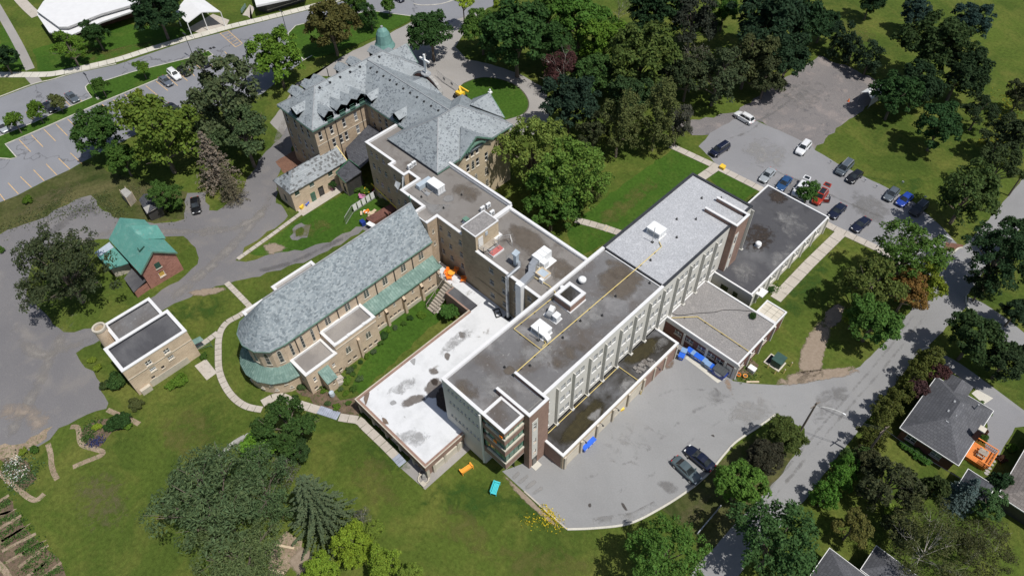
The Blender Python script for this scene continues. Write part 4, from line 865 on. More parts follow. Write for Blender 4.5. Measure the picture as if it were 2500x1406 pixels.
# stair house standing proud of the facade, with door and stairs onto the roof
wall(mw, (-61.95, 50.0), (-58.72, 50.0), 0, 16, 'khaki_brick', m2[:0]); wall(mw, (-58.72, 50.0), (-58.72, 54.9), 12, 16, 'buff_brick'); wall(mw, (-58.72, 54.9), (-61.95, 54.9), 12, 16, 'khaki_brick'); wall(mw, (-61.95, 54.9), (-61.95, 50.0), 0, 16, 'khaki_brick')
cap_ring(mw, rect(-61.95, 50.0, -58.72, 54.9), 16.12, 'white_cap', .14, .16, .06, .1)
part(mw, 'stair_house_roof', 'brown_gravel_roof', lambda b: b.box(-61.9, 50.05, 15.9, -58.78, 54.85, 16.08))
part(mw, 'door', 'frame_white', lambda b: b.box(-58.72, 50.5, 13.3, -58.66, 51.5, 15.3)); part(mw, 'vent_panel', 'unit_blue', lambda b: b.box(-58.719, 52.0, 14.9, -58.6, 52.5, 15.6))
part(mw, 'string_course', 'khaki_brick', lambda b: b.box(-58.7, 49.78, 6.5, -44.7, 49.849, 6.75))
for i, (q, m_, pk) in enumerate([([(1240,540),(1300,560),(1350,610),(1310,640),(1250,590)], 'roof_brown', .6), ([(1330,620),(1400,640),(1410,680),(1350,690)], 'roof_brown', .5), ([(1230,620),(1260,610),(1280,650),(1240,650)], 'roof_ash', .5), ([(1000,470),(1050,500),(1110,500),(1060,530)], 'roof_ash', .5), ([(1120,440),(1180,470),(1150,500),(1100,470)], 'roof_brown', .5), ([(1080,480),(1105,475),(1110,490),(1085,495)], 'roof_ash', .7)]): patch('roof_stain', q, 12.606+.0015*i, m_, mw, None, peak=pk)
rs = thing('roof_stair', 'steel landing and steps with railings below the white door of the stair house', 'stairs', (-57.5, 52.5, 12.6))
part(rs, 'landing', 'wood_grey', lambda b: b.box(-58.66, 50.4, 13.2, -57.5, 53.6, 13.28))
for k in range(3): part(rs, 'step', 'rail_grey', lambda b: b.box(-57.5+.32*k, 51.4, 13.0-.2*k, -57.15+.32*k, 52.6, 13.05-.2*k))
for a, c in (((-58.6, 50.4, 13.3), (-57.5, 50.4, 13.3)), ((-57.5, 50.4, 13.3), (-56.4, 51.3, 12.7)), ((-57.5, 52.7, 13.3), (-56.4, 52.7, 12.7)), ((-57.5, 53.6, 13.3), (-56.5, 55.2, 13.3)), ((-56.5, 55.2, 13.3), (-55.6, 54.8, 12.7))):
    part(rs, 'railing', 'rail_grey', lambda b: (b.bar((a[0], a[1], a[2]+1), (c[0], c[1], c[2]+1), .05, .05), b.bar((a[0], a[1], a[2]+.5), (c[0], c[1], c[2]+.5), .04, .04), b.bar((a[0], a[1], 12.6), (a[0], a[1], a[2]+1), .05, .05), b.bar((c[0], c[1], 12.6), (c[0], c[1], c[2]+1), .05, .05)))
rp = thing('roof_hatch', 'low sloping red panel with white rim on the flat roof beside the stair house', 'hatch', (-56.4, 52.1, 12.6))
part(rp, 'rim', 'white_cap', lambda b: b.box(-57.0, 50.95, 12.6, -55.95, 53.35, 12.95)); part(rp, 'cover', 'red_mat', lambda b: b.slab([(-56.93, 51.02, 13.15), (-56.05, 51.02, 12.99), (-56.05, 53.28, 12.99), (-56.93, 53.28, 13.15)], .15))

# ------------------------------------------------------------------ chapel
ch = thing('chapel', 'long tan brick chapel with grey slate roof, rounded apse and copper green side aisle', 'church', (-72.4, 34, 0))
NX, SX, AX = -76.6, -68.4, -72.45; AY = 20.9; EZ = 9.45; RZ = 15.2; AR = 4.65
tw = [(y, 6.8, 1.05, 1.85, 'twin') for y in (46.2, 42.4, 38.6, 34.85, 31.15, 27.4)] + [(y, 5.5, .52, 3.1, 'lancet') for y in (24.45, 22.6, 20.7)]
wall(ch, (SX, AY-1.2), (SX, 48.6), 0, EZ, 'tan_brick', tw); wall(ch, (NX, 48.6), (NX, AY-1.2), 0, EZ, 'tan_brick'); 
ang = [math.pi*k/6 for k in range(0, 7)]
ap = [(AX+(AR-.5)*math.cos(-a), AY-1.2-(AR-.9)*math.sin(a)) for a in ang]
for k in range(6):
    p, q = ap[k+1], ap[k]
    mid = ((p[0]+q[0])/2, (p[1]+q[1])/2); wall(ch, p, q, 0, EZ, 'tan_brick')
    n = Vector((q[1]-p[1], -(q[0]-p[0]), 0)).normalized(); put_window(ch, (*mid, 5.5), n, .75, 3.0, 'lancet')
for y in (44.3, 40.5, 36.75, 33.0, 29.3, 25.6, 21.6): part(ch, 'downpipe', 'frame_dark', lambda b: b.box(SX, y-.07, 5.5, SX+.14, y+.07, EZ-.1))
mb = MB(); ov = .35
mb.slab([(SX+ov, AY-1.2, EZ), (SX+ov, 48.6, EZ), (AX, 48.75, RZ), (AX, AY, RZ)], .18); mb.slab([(NX-ov, 48.6, EZ), (NX-ov, AY-1.2, EZ), (AX, AY, RZ), (AX, 48.75, RZ)], .18)
ev = [(AX+(AR+.0)*math.cos(-a), AY-1.2-(AR-.42)*math.sin(a)) for a in ang]; ev[0] = (SX+ov, AY-1.2); ev[-1] = (NX-ov, AY-1.2)
for k in range(6): mb.slab([(*ev[k+1], EZ), (*ev[k], EZ), (AX, AY, RZ)], .15)
mb.build('roof', 'chapel_slate', ch)
part(ch, 'gutter', 'copper_trim', lambda b: (b.box(SX+ov, AY-1.2, EZ-.2, SX+ov+.12, 48.6, EZ-.04), [b.bar((*ev[k], EZ-.1), (*ev[k+1], EZ-.1), .14, .14) for k in range(6)]))
part(ch, 'ridge_cap', 'unit_grey', lambda b: b.bar((AX, AY, RZ+.02), (AX, 48.7, RZ+.02), .22, .1))
part(ch, 'gable', 'tan_brick', lambda b: (b.face([(SX, 48.6, EZ-.3), (NX, 48.6, EZ-.3), (AX, 48.6, RZ-.25)])))
part(ch, 'finial_cross', 'copper_trim', lambda b: (b.bar((AX, 48.6, RZ), (AX, 48.6, RZ+1.6), .12, .12), b.bar((AX-.45, 48.6, RZ+1.1), (AX+.45, 48.6, RZ+1.1), .12, .12)))
# aisle with copper lean-to
aw_ = [(y, 3.1, .42, .95, 'arch') for y in (46.0, 42.2, 38.3, 35.2)] + [(y+d, .9, .62, .5, 'dark') for y in (45.6, 41.8, 38.1) for d in (-.9, 0, .9)] + [(35.4, .9, .62, .5, 'dark'), (34.5, .9, .62, .5, 'dark')]
wall(ch, (-66.6, 33.3), (-66.6, 48.3), 0, 5.0, 'tan_brick', aw_); wall(ch, (-66.6, 48.3), (SX, 48.3), 0, 5.6, 'tan_brick')
part(ch, 'plinth', 'stone_base', lambda b: b.box(-66.599, 33.3, 0, -66.48, 48.2, .75))
cs = [(-66.25, 33.3, 4.9), (-66.25, 48.5, 4.9), (-68.4, 48.5, 5.95), (-68.4, 33.3, 5.95)]
part(ch, 'aisle_roof', 'copper', lambda b: b.slab(cs, .14))
def seams(b):
    for y in np.arange(33.7, 48.5, .46):
        b.bar((-66.25, y, 4.93), (-68.4, y, 5.98), .05, .06)
part(ch, 'roof_seam', 'copper', seams)['kind'] = 'stuff'
part(ch, 'aisle_gutter', 'copper_trim', lambda b: b.box(-66.25, 33.3, 4.72, -66.12, 48.5, 4.88))
for y in (36.4, 40.1, 43.9, 47.7): part(ch, 'buttress', 'tan_brick', lambda b: (b.box(-66.599, y-.22, 0, -66.0, y+.22, 3.6), b.slab([(-66.0, y-.22, 3.6), (-66.0, y+.22, 3.6), (-66.6, y+.22, 4.3), (-66.6, y-.22, 4.3)], .5)))
for sgn, nm in ((1, 's'), (-1, 'n')):
    mx = lambda x: AX+sgn*(x-AX)-(1.2 if sgn < 0 and x > -66 else 0)
    def rp_(x0, y0, x1, y1): return rect(min(mx(x0), mx(x1)), y0, max(mx(x0), mx(x1)), y1)
    E_ = 1 if sgn > 0 else 3
    b1 = [(31.4, 3.1, 1.0, 1.55, 'twin'), (27.5, 3.1, 1.0, 1.55, 'twin')] + [(y, .8, .65, .55, 'dark') for y in (32.4, 31.3, 30.2, 28.2, 27.1)]
    b2 = [(20.9, 2.4, .5, 1.1, 'sash'), (24.4, 2.6, .5, .9, 'sash'), (20.6, .7, .6, .5, 'dark'), (21.2 if sgn < 0 else 25.2, .7, .6, .55, 'dark')]
    block(ch, rp_(-64.55, 25.55, -68.5, 33.35), 0, 6.15, 6.6, 'tan_brick', 'block_roof', wins={E_: b1}, capw=.42, inner=.46, roof='side_roof')
    block(ch, rp_(-64.35, 19.75, -68.6, 25.5), 0, 4.75, 5.1, 'tan_brick', 'block_roof', wins={E_: b2, 0: [(mx(-66), 2.4, .5, 1.0, 'sash')]}, capw=.42, inner=.36, roof='side_roof')
    if sgn > 0:
        part(ch, 'merlon', 'white_cap', lambda b: [b.box(-64.95, y, 6.6, -64.45, y+.55, 6.72) for y in (25.6, 28.1, 31.0, 32.75)])
        part(ch, 'string_course', 'limestone', lambda b: b.box(-64.549, 25.6, 5.6, -64.46, 33.3, 5.75)); part(ch, 'buttress', 'tan_brick', lambda b: b.box(-64.549, 29.25, 0, -64.1, 29.7, 4.8))
# copper skirt round the apse
def ringpt(r, a, z, s=1.0): return (AX+r*math.cos(-a), AY-1.0-(r-.25)*math.sin(a)*s, z)
av = [math.pi*k/8 for k in range(0, 9)]
part(ch, 'apse_wall', 'tan_brick', lambda b: [b.face([ringpt(5.75, av[k+1], 0), ringpt(5.75, av[k], 0), ringpt(5.75, av[k], 3.3), ringpt(5.75, av[k+1], 3.3)]) for k in range(8)])
part(ch, 'apse_roof', 'copper', lambda b: [b.slab([ringpt(6.15, av[k+1], 3.3), ringpt(6.15, av[k], 3.3), ringpt(4.2, av[k], 4.85), ringpt(4.2, av[k+1], 4.85)], .14) for k in range(8)])
def sm2(b):
    for k in range(43):
        a = math.pi*(k+.5)/43; b.bar(ringpt(6.12, a, 3.34), ringpt(4.2, a, 4.88), .05, .06)
part(ch, 'roof_seam', 'copper', sm2)['kind'] = 'stuff'
for a in (.35, .75, 1.15, 1.6, 2.0): 
    P = ringpt(5.78, a, 1.0); n = Vector((math.cos(-a), -math.sin(a), 0)).normalized(); put_window(ch, P, n, .55, .5, 'arch'); P = ringpt(5.78, a+.1, 2.3); put_window(ch, P, n, .4, .6, 'arch')
# side porch
po = [(-62.3, 21.75), (-62.3, 23.45)]
wall(ch, (-64.35, 21.85), (-62.5, 21.85), 0, 3.0, 'tan_brick'); wall(ch, (-62.5, 21.85), (-62.5, 23.35), 0, 3.0, 'tan_brick', [(22.8, 1.6, .3, .5, 'dark')]); wall(ch, (-62.5, 23.35), (-64.35, 23.35), 0, 3.0, 'tan_brick', [(-63.6, 0, .9, 2.0, 'dark')])
part(ch, 'porch_roof', 'copper', lambda b: b.slab([(-62.2, 21.65, 3.0), (-62.2, 23.55, 3.0), (-64.36, 23.55, 4.1), (-64.36, 21.65, 4.1)], .12))
part(ch, 'roof_seam', 'copper', lambda b: [b.bar((-62.2, y, 3.03), (-64.36, y, 4.13), .05, .06) for y in np.arange(21.8, 23.5, .36)])['kind'] = 'stuff'
part(ch, 'porch_steps', 'concrete', lambda b: [b.box(-64.2, 23.36+.3*k, 0, -62.6, 23.66+.3*k, .75-.15*k) for k in range(5)])
part(ch, 'porch_rail', 'iron_black', lambda b: (b.bar((-62.6, 23.4, 1.7), (-62.6, 24.9, 1.1), .05, .05), b.bar((-62.6, 24.9, 0), (-62.6, 24.9, 1.1), .05, .05), b.bar((-64.1, 23.4, 1.7), (-64.1, 24.9, 1.1), .05, .05), b.bar((-64.1, 24.9, 0), (-64.1, 24.9, 1.1), .05, .05)))
# ------------------------------------------------------------------ old stone school with slate roofs
ob = thing('old_school', 'large old tan brick building with hipped slate roofs, dormers and a copper domed turret', 'building', (-100, 64, 0))
ez, k_ = 13.2, .72
def hipends(x0, x1, y0, y1): return (x0+x1)/2
WX0, WX1, WY0, WY1 = -113.4, -101.95, 49.85, 77.2          # west wing eaves
PX0, PX1, PY0, PY1 = -90.2, -76.65, 57.85, 76.3             # east pavilion eaves
MY0, MY1 = 61.9, 73.5                                       # middle range eaves
hw = (WX1-WX0)/2; hp = (PX1-PX0)/2; hm = (MY1-MY0)/2; rw, rp2, rm_ = ez+4.05, ez+4.4, ez+4.0
wx, px_, my = (WX0+WX1)/2, (PX0+PX1)/2, (MY0+MY1)/2
mb = MB()
A, B = (wx, WY0+hw, rw), (wx, WY1-hw, rw)
mb.slab([(WX1, WY0, ez), (WX1, WY1, ez), B, A], .2); mb.slab([(WX0, WY1, ez), (WX0, WY0, ez), A, B], .2)
mb.slab([(WX0, WY0, ez), (WX1, WY0, ez), A], .2); mb.slab([(WX1, WY1, ez), (WX0, WY1, ez), B], .2)
C, D = (px_, PY0+hp, rp2), (px_, PY1-hp, rp2)
mb.slab([(PX1, PY0, ez), (PX1, PY1, ez), D, C], .2); mb.slab([(PX0, PY1, ez), (PX0, PY0, ez), C, D], .2)
mb.slab([(PX0, PY0, ez), (PX1, PY0, ez), C], .2); mb.slab([(PX1, PY1, ez), (PX0, PY1, ez), D], .2)
mb.slab([(WX1-4, MY0, ez), (PX0+4, MY0, ez), (px_-.5, my, rm_), (wx+.5, my, rm_)], .2); mb.slab([(PX0+4, MY1, ez), (WX1-4, MY1, ez), (wx+.5, my, rm_), (px_-.5, my, rm_)], .2)
mb.build('roof', 'slate', ob)
def hips(b):
    for p, q in ((A, (WX0, WY0, ez)), (A, (WX1, WY0, ez)), (B, (WX1, WY1, ez)), (C, (PX0, PY0, ez)), (C, (PX1, PY0, ez)), (D, (PX1, PY1, ez)), (A, B), (C, D), ((wx, my, rm_), (px_, my, rm_))):
        p, q = Vector(p), Vector(q); b.bar(p+Vector((0, 0, .03)), q+Vector((0, 0, .03)), .16, .08)
part(ob, 'ridge_tiles', 'unit_grey', hips)
def gut(b):
    z0, z1 = ez-.42, ez-.21
    b.box(WX1-.1, WY0, z0, WX1+.06, MY0, z1); b.box(WX0, WY0-.06, z0, WX1, WY0+.1, z1); b.box(WX1, MY0-.06, z0, PX0, MY0+.1, z1); b.box(PX1-.1, PY0, z0, PX1+.06, 62.9, z1); b.box(PX1-.1, 71, z0, PX1+.06, PY1, z1); b.box(WX0-.06, WY0, z0, WX0+.1, WY1, z1)
part(ob, 'gutter', 'copper_trim', gut)
i_ = .45
sw = [(y, s, .75, h, 'sash') for s, h, ys in ((9.9, 1.9, (51.4, 53.95, 56.85, 59.6)), (6.9, 1.9, (53.85, 55.5, 56.75, 59.5)), (3.2, 1.9, (51.4, 53.9, 56.8))) for y in ys]
W4 = [(WX0+i_, WY0+i_), (WX1-i_, WY0+i_), (WX1-i_, WY1-i_), (WX0+i_, WY1-i_)]
wall(ob, W4[0], W4[1], 0, ez-.2, 'old_brick', [(x, s, .85, 2.0, 'sash') for x in (-112, -109.2, -107, -104.9) for s in (9.7, 6.2, 2.6)])
wall(ob, W4[1], (WX1-i_, MY0+i_), 0, ez-.2, 'old_brick', sw); wall(ob, W4[2], W4[3], 0, ez-.2, 'old_brick', [(x, s, .85, 2.0, 'sash') for x in (-111, -108, -105) for s in (9.7, 6.2, 2.6)]); wall(ob, W4[3], W4[0], 0, ez-.2, 'old_brick', [(y, s, .85, 2.0, 'sash') for y in np.arange(52, 76, 2.9) for s in (9.7, 6.2, 2.6)])
wall(ob, (WX1-i_, MY0+i_), (PX0+i_, MY0+i_), 0, ez-.2, 'old_brick', [(x, s, .85, 1.9, 'sash') for x in (-100.8, -98.6, -96.6, -94.4) for s in (9.9, 6.9, 3.4)])
wall(ob, (PX0, MY1-i_), (WX1, MY1-i_), 0, ez-.2, 'old_brick', [(x, s, .85, 1.9, 'sash') for x in (-103, -92) for s in (9.7, 6.2)])
P4 = [(PX0+i_, PY0+i_), (PX1-i_, PY0+i_), (PX1-i_, PY1-i_), (PX0+i_, PY1-i_)]
wall(ob, P4[0], P4[1], 12.3, ez-.2, 'old_brick'); wall(ob, P4[2], P4[3], 0, ez-.2, 'old_brick', [(x, s, .85, 1.9, 'sash') for x in (-88, -85.5, -81, -78.6) for s in (9.7, 6.2)]); wall(ob, P4[3], P4[0], 0, ez-.2, 'old_brick')
pe = [(y, s, .78, h, 'sash') for s, h, ys in ((11.35, 1.7, (65.25, 66.45, 67.65)), (8.5, 1.8, (65.2, 67.6))) for y in ys] + [(66.4, 8.5, .8, 2.1, 'lancet')] + [(y, s, .8, 1.9, 'arch') for y in (65.6, 66.9, 69.6) for s in (5.2, 2.2)] + [(69.8, 8.5, .8, 1.8, 'sash'), (74.5, 8.5, .8, 1.8, 'sash'), (62, 8.5, .8, 1.8, 'sash')]
wall(ob, P4[1], P4[2], 0, ez-.2, 'buff_brick', pe)
# gables of the pavilion and the front
def gable(x0, y0, x1, y1, zb, peak, back, m='buff_brick', trim=True):
    """gable wall between two eave points with peak, roof running back"""
    p0, p1, pk, bk = Vector((x0, y0, zb)), Vector((x1, y1, zb)), Vector(peak), Vector(back)
    b = MB(); b.slab([p0, pk, bk], .16) if False else None
    d = (bk-pk); 
    for a, sgn in ((p0, 1), (p1, -1)):
        # roof plane from peak and eave point back to where it meets the main roof
        q = [a, pk, bk] if sgn < 0 else [a, bk, pk]
        nrm = (q[1]-q[0]).cross(q[2]-q[0])
        if nrm.z < 0: q = q[::-1]
        b.slab(q, .14)
    b.build('gable_roof', 'slate', ob)
    w = MB(); n = d.normalized()*.5; w.face([p0+n, p1+n, Vector((pk.x, pk.y, pk.z-.2))+n]); w.face([p1+n, p0+n, Vector((pk.x, pk.y, pk.z-.2))+n]); w.build('gable_wall', m, ob)
    if trim: part(ob, 'bargeboard', 'copper_trim', lambda t: (t.bar(p0+Vector((0, 0, -.12)), pk+Vector((0, 0, -.12)), .12, .28), t.bar(p1+Vector((0, 0, -.12)), pk+Vector((0, 0, -.12)), .12, .28)))
gable(-76.3, 62.8, -76.3, 71.1, 13.15, (-76.2, 66.95, 16.0), (-80.3, 66.95, 16.0))
part(ob, 'gable_arch', 'copper_trim', lambda b: [b.bar((-76.55, 66.95+2.0*math.cos(math.pi*k/10), 13.25+1.1*math.sin(math.pi*k/10)), (-76.55, 66.95+2.0*math.cos(math.pi*(k+1)/10), 13.25+1.1*math.sin(math.pi*(k+1)/10)), .7, .25) for k in range(10)])
gable(-79.1, 76.7, -87.7, 76.7, 13.2, (px_, 77.2, 16.3), (px_, 72.3, 16.3))
part(ob, 'finial', 'white_paint', lambda b: (b.box(px_-.3, 77.0, 16.2, px_+.3, 77.6, 16.5), b.bar((px_, 77.3, 16.5), (px_, 77.3, 17.0), .25, .25)))
gable(-104.6, 77.5, -110.8, 77.5, 13.2, (wx, 77.6, 16.2), (wx, 72.9, 16.2))
# curved front gable with cross
gx, gyy = -98.1, 74.3
gable(-93.2, gyy-.4, -102.2, gyy-.4, 13.0, (gx, gyy-.45, 14.6), (gx, 69.9, 15.2), trim=False)
arch = MB(); nA = 14
for k in range(nA):
    a0, a1 = math.pi*k/nA, math.pi*(k+1)/nA
    f = lambda a: (gx+4.0*math.cos(a), 12.2+2.8*math.sin(a)**1.15)
    (xa, za), (xb, zb) = f(a0), f(a1)
    for yy, fl in ((gyy+.25, 0), (gyy-.25, 1)):
        q = [(xa, yy, 11), (xa, yy, za), (xb, yy, zb), (xb, yy, 11)]; arch.face(q[::-1] if fl else q)
arch.build('curved_gable', 'dark_red_brick', ob)
part(ob, 'curved_coping', 'pale_stone', lambda b: [b.bar((gx+4.1*math.cos(math.pi*k/nA), gyy, 12.25+2.85*math.sin(math.pi*k/nA)**1.15), (gx+4.1*math.cos(math.pi*(k+1)/nA), gyy, 12.25+2.85*math.sin(math.pi*(k+1)/nA)**1.15), .7, .3) for k in range(nA)])
part(ob, 'cross_base', 'unit_grey', lambda b: b.prism([(gx+1.2*math.cos(math.pi*k/4+.39), gyy+.9*math.sin(math.pi*k/4+.39)) for k in range(8)], 15.05, 15.3))
cr = thing('roof_cross', 'white cross standing on the curved front gable of the old school', 'cross', (gx, gyy, 15.3))
part(cr, 'upright', 'white_paint', lambda b: b.bar((gx, gyy, 15.3), (gx, gyy, 19.3), .34, .34)); part(cr, 'crossbar', 'white_paint', lambda b: (b.bar((gx-1.35, gyy, 18.1), (gx-.171, gyy, 18.1), .32, .32), b.bar((gx+.171, gyy, 18.1), (gx+1.35, gyy, 18.1), .32, .32)))
# dormers
def dormer(fx, fy, dx, dy, zr=15.35, hwd=1.05, zb=13.35, depth_=3.3):
    """dormer with its face at fx, fy looking along dx, dy"""
    d = Vector((dx, dy, 0)); s = Vector((-dy, dx, 0)); F = Vector((fx, fy, 0)); ze = zr-.85
    def P(a, u, z): return F+s*a-d*u+Vector((0, 0, z))
    r = MB(); r.slab([P(0, -.3, zr), P(0, depth_, zr), P(-hwd-.1, depth_-.9, ze), P(-hwd-.1, -.3, ze)][::-1], .1); r.slab([P(0, -.3, zr), P(hwd+.1, -.3, ze), P(hwd+.1, depth_-.9, ze), P(0, depth_, zr)][::-1], .1)
    o = r.build('dormer', 'slate', ob)
    w = MB(); 
    for a in (-hwd+.15, hwd-.15):
        q = [P(a, 0, zb), P(a, 0, ze), P(a, depth_-1.2, ze), P(a, 0.3, zb)]; w.face(q); w.face(q[::-1])
    q = [P(-hwd+.15, .02, zb), P(hwd-.15, .02, zb), P(hwd-.15, .02, ze), P(0, .02, zr-.12), P(-hwd+.15, .02, ze)]; w.face(q); w.face(q[::-1])
    w.build('dormer_face', 'copper_trim', o)
    w = MB(); q = [P(-.48, -.03, zb+.25), P(.48, -.03, zb+.25), P(.48, -.03, ze-.05), P(-.48, -.03, ze-.05)]; w.face(q); w.face(q[::-1]); w.build('dormer_window', 'pane', o)
    w = MB()
    for z in (zb+.2, zb+.62): w.bar(P(-.55, -.05, z), P(.55, -.05, z), .06, .07)
    w.bar(P(-.6, -.2, zb), P(.6, -.2, zb), .4, .1); w.build('dormer_sill', 'frame_green', o)
for y in (53.95, 56.75, 59.1, 61.35): dormer(-102.1, y, 1, 0, 15.5, 1.12)
for y in (53.65, 56.5, 58.6, 64.3, 67.2, 72.6): dormer(-112.5, y, -1, 0, 16.0, 1.15)
dormer(-107.7, 50.15, 0, -1, 15.4, 1.2); dormer(-101.0, 62.3, 0, -1, 15.3, 1.15); dormer(-92.7, 62.2, 0, -1, 15.3, 1.15)
dormer(-105.2, 76.8, 0, 1, 15.2, .8) if False else None
for i in range(7): part(ob, 'roof_vent', 'vent_black', lambda b: b.box(wx+.55, 55.9+2.35*i, rw-.42, wx+.95, 56.25+2.35*i, rw-.22))
for i in range(11): part(ob, 'roof_vent', 'vent_black', lambda b: b.box(-105.6+1.95*i, my-1.05, rm_-.72, -105.25+1.95*i, my-.7, rm_-.45))
# turret
tu = Vector((-114.6, 77.0, 0))
part(ob, 'turret', 'old_brick', lambda b: b.lathe([(1.65, 0), (1.65, 13.1)], tu.x, tu.y, 16)); part(ob, 'turret_window_band', 'pane', lambda b: b.lathe([(1.66, 11.2), (1.66, 12.7)], tu.x, tu.y, 16))
part(ob, 'dome', 'dome_copper', lambda b: b.lathe([(2.2, 13.0), (2.15, 13.25), (1.75, 14.0), (1.55, 14.9), (1.4, 15.8), (1.0, 16.6), (.4, 17.1), (0.02, 17.25)], tu.x, tu.y, 12)); part(ob, 'finial', 'unit_grey', lambda b: b.lathe([(.3, 17.1), (.25, 17.5), (.02, 17.55)], tu.x, tu.y, 8))
part(ob, 'vent_pipe', 'vent_black', lambda b: b.tube([(-111.6, 61.0, 14), (-111.6, 61.0, 16.6)], .09, 6))
for y in (52.6, 55.1, 60.9): part(ob, 'downpipe', 'frame_dark', lambda b: b.bar((WX1-i_+.08, y, .5), (WX1-i_+.08, y, ez-.3), .12, .12))
part(ob, 'string_course', 'limestone', lambda b: b.box(WX1-i_, 50.3, 8.95, WX1-i_+.05, 62.2, 9.08))

# ------------------------------------------------------------------ coach house and lean-to
co = thing('coach_house', 'long narrow tan brick coach house with mossy slate roof and green door', 'building', (-102, 47.5, 0))
cz, cr_ = 4.8, 7.0
cx0, cx1, cy0, cy1 = -105.5, -99.85, 41.0, 54.1; cmx = (cx0+cx1)/2
cw = [(-99.85, 0)]
wall(co, (cx1-.3, cy0+.3), (cx1-.3, cy1-.2), 0, cz-.1, 'tan_brick', [(42.6, 3.3, 1.0, 1.0, 'green'), (45.9, 3.3, 1.0, 1.0, 'green'), (50.2, 3.3, 1.0, 1.0, 'green'), (53.0, 3.3, 1.0, 1.0, 'green'), (47.4, .0, 1.2, 2.3, 'dark'), (50.3, 0, 1.0, 2.2, 'dark')])
wall(co, (cx0+.3, cy0+.3), (cx1-.3, cy0+.3), 0, cz-.1, 'tan_brick', [(-103, 1.0, .9, 1.6, 'dark')]); wall(co, (cx1-.3, cy1-.2), (cx0+.3, cy1-.2), 0, cz-.1, 'tan_brick'); wall(co, (cx0+.3, cy1-.2), (cx0+.3, cy0+.3), 0, cz-.1, 'tan_brick')
part(co, 'gable_wall', 'tan_brick', lambda b: (b.face([(cx1-.3, cy1-.2, cz-.1), (cx0+.3, cy1-.2, cz-.1), (cmx, cy1-.2, cr_-.15)])))
def croof(b):
    a, c = (cmx, cy0+2.9, cr_), (cmx, cy1, cr_)
    b.slab([(cx1, cy0, cz), (cx1, cy1, cz), c, a], .15); b.slab([(cx0, cy1, cz), (cx0, cy0, cz), a, c], .15); b.slab([(cx0, cy0, cz), (cx1, cy0, cz), a], .15)
    b.slab([(cx0, 51.0, cz), (cx0, 53.6, cz), (cx0-1.6, 53.8, 6.6), (cx0-1.2, 52.0, 5.4)][::1], .1)
tiles('mossy_slate', (.30, .325, .34), (.22, .245, .26), (.105, .112, .115), .42, .36, .75, .65, .3)
part(co, 'roof', 'mossy_slate', croof)
part(co, 'verge_board', 'pipe_yellow', lambda b: (b.bar((cx1, cy1+.06, cz+.02), (cmx, cy1+.06, cr_+.05), .16, .16), b.bar((cmx, cy1+.06, cr_+.05), (cx0, cy1+.06, cz), .16, .16)))
dg = part(co, 'door', 'green_paint', lambda b: b.box(cx1-.3, 45.0, 0, cx1-.22, 46.0, 2.05)); part(dg, 'door_panel', 'frame_green', lambda b: (b.box(cx1-.22, 45.12, 1.1, cx1-.2, 45.88, 1.9), b.box(cx1-.22, 45.12, .2, cx1-.2, 45.88, .95)))
for y in (43.1, 44.9, 47.9, 50.0): part(co, 'roof_vent', 'vent_black', lambda b: b.box(cmx-.45, y, cr_-.5, cmx-.2, y+.3, cr_-.1))
lt = thing('shingled_link', 'dark shingled lean-to roof linking coach house and old school', 'building', (-98, 55, 0))
part(lt, 'roof', 'dark_shingle', lambda b: (b.slab([(-99.4, 54.3, 5.2), (-95.8, 54.3, 5.2), (-95.0, 61.9, 8.1), (-101.9, 61.9, 8.1), (-101.9, 55.6, 5.8)], .2), b.slab([(-95.9, 50.6, 3.9), (-95.5, 54.3, 4.6), (-99.2, 54.25, 5.15), (-99.2, 50.95, 4.1)], .18)))
part(lt, 'fascia', 'green_paint', lambda b: (b.bar((-99.3, 50.95, 4.15), (-99.3, 54.3, 5.2), .1, .22), b.bar((-99.4, 54.28, 5.3), (-95.7, 54.28, 5.3), .08, .18), b.bar((-95.85, 50.55, 3.85), (-99.3, 50.9, 4.05), .08, .2)))
wall(lt, (-99.0, 51.1), (-96.2, 50.9), 0, 3.8, 'tan_brick', [(-97.4, .3, .9, 2.3, 'dark')]); wall(lt, (-96.2, 50.9), (-96.0, 54.5), 0, 4.2, 'frame_dark')

# ------------------------------------------------------------------ brick house with copper roof
bh = thing('brick_cottage', 'small red brick house with bright copper green gabled roof', 'house', (-108, 16, 0))
hx0, hx1, hy0, hy1, hz, hr = -113.6, -101.9, 12.4, 19.2, 4.45, 7.35; hy = (hy0+hy1)/2
part(bh, 'roof', 'bright_copper', lambda b: (b.slab([(hx0, hy0, hz), (hx1, hy0, hz), (hx1, hy, hr), (hx0, hy, hr)], .2), b.slab([(hx1, hy1, hz), (hx0, hy1, hz), (hx0, hy, hr), (hx1, hy, hr)], .2)))
part(bh, 'bargeboard', 'copper_trim', lambda b: (b.bar((hx1+.03, hy0, hz-.12), (hx1+.03, hy, hr-.12), .08, .26), b.bar((hx1+.03, hy1, hz-.12), (hx1+.03, hy, hr-.12), .08, .26)))
part(bh, 'skylight', 'dark_green', lambda b: (b.bar((-104.6, 14.5, 6.4), (-105.4, 14.6, 6.55), .15, .25), b.bar((-104.6, 14.5, 6.4), (-104.2, 15.5, 7.15), .15, .25)))
part(bh, 'cross_gable_roof', 'bright_copper', lambda b: (b.slab([(-108.6, hy, hr-.1), (-108.6, 19.7, 6.2), (-106.4, 19.5, 4.6), (-106.2, hy+.5, 6.9)][::-1], .15), b.slab([(-108.6, hy, hr-.1), (-111, hy+.5, 6.9), (-110.8, 19.5, 4.6), (-108.6, 19.7, 6.2)][::-1], .15)))
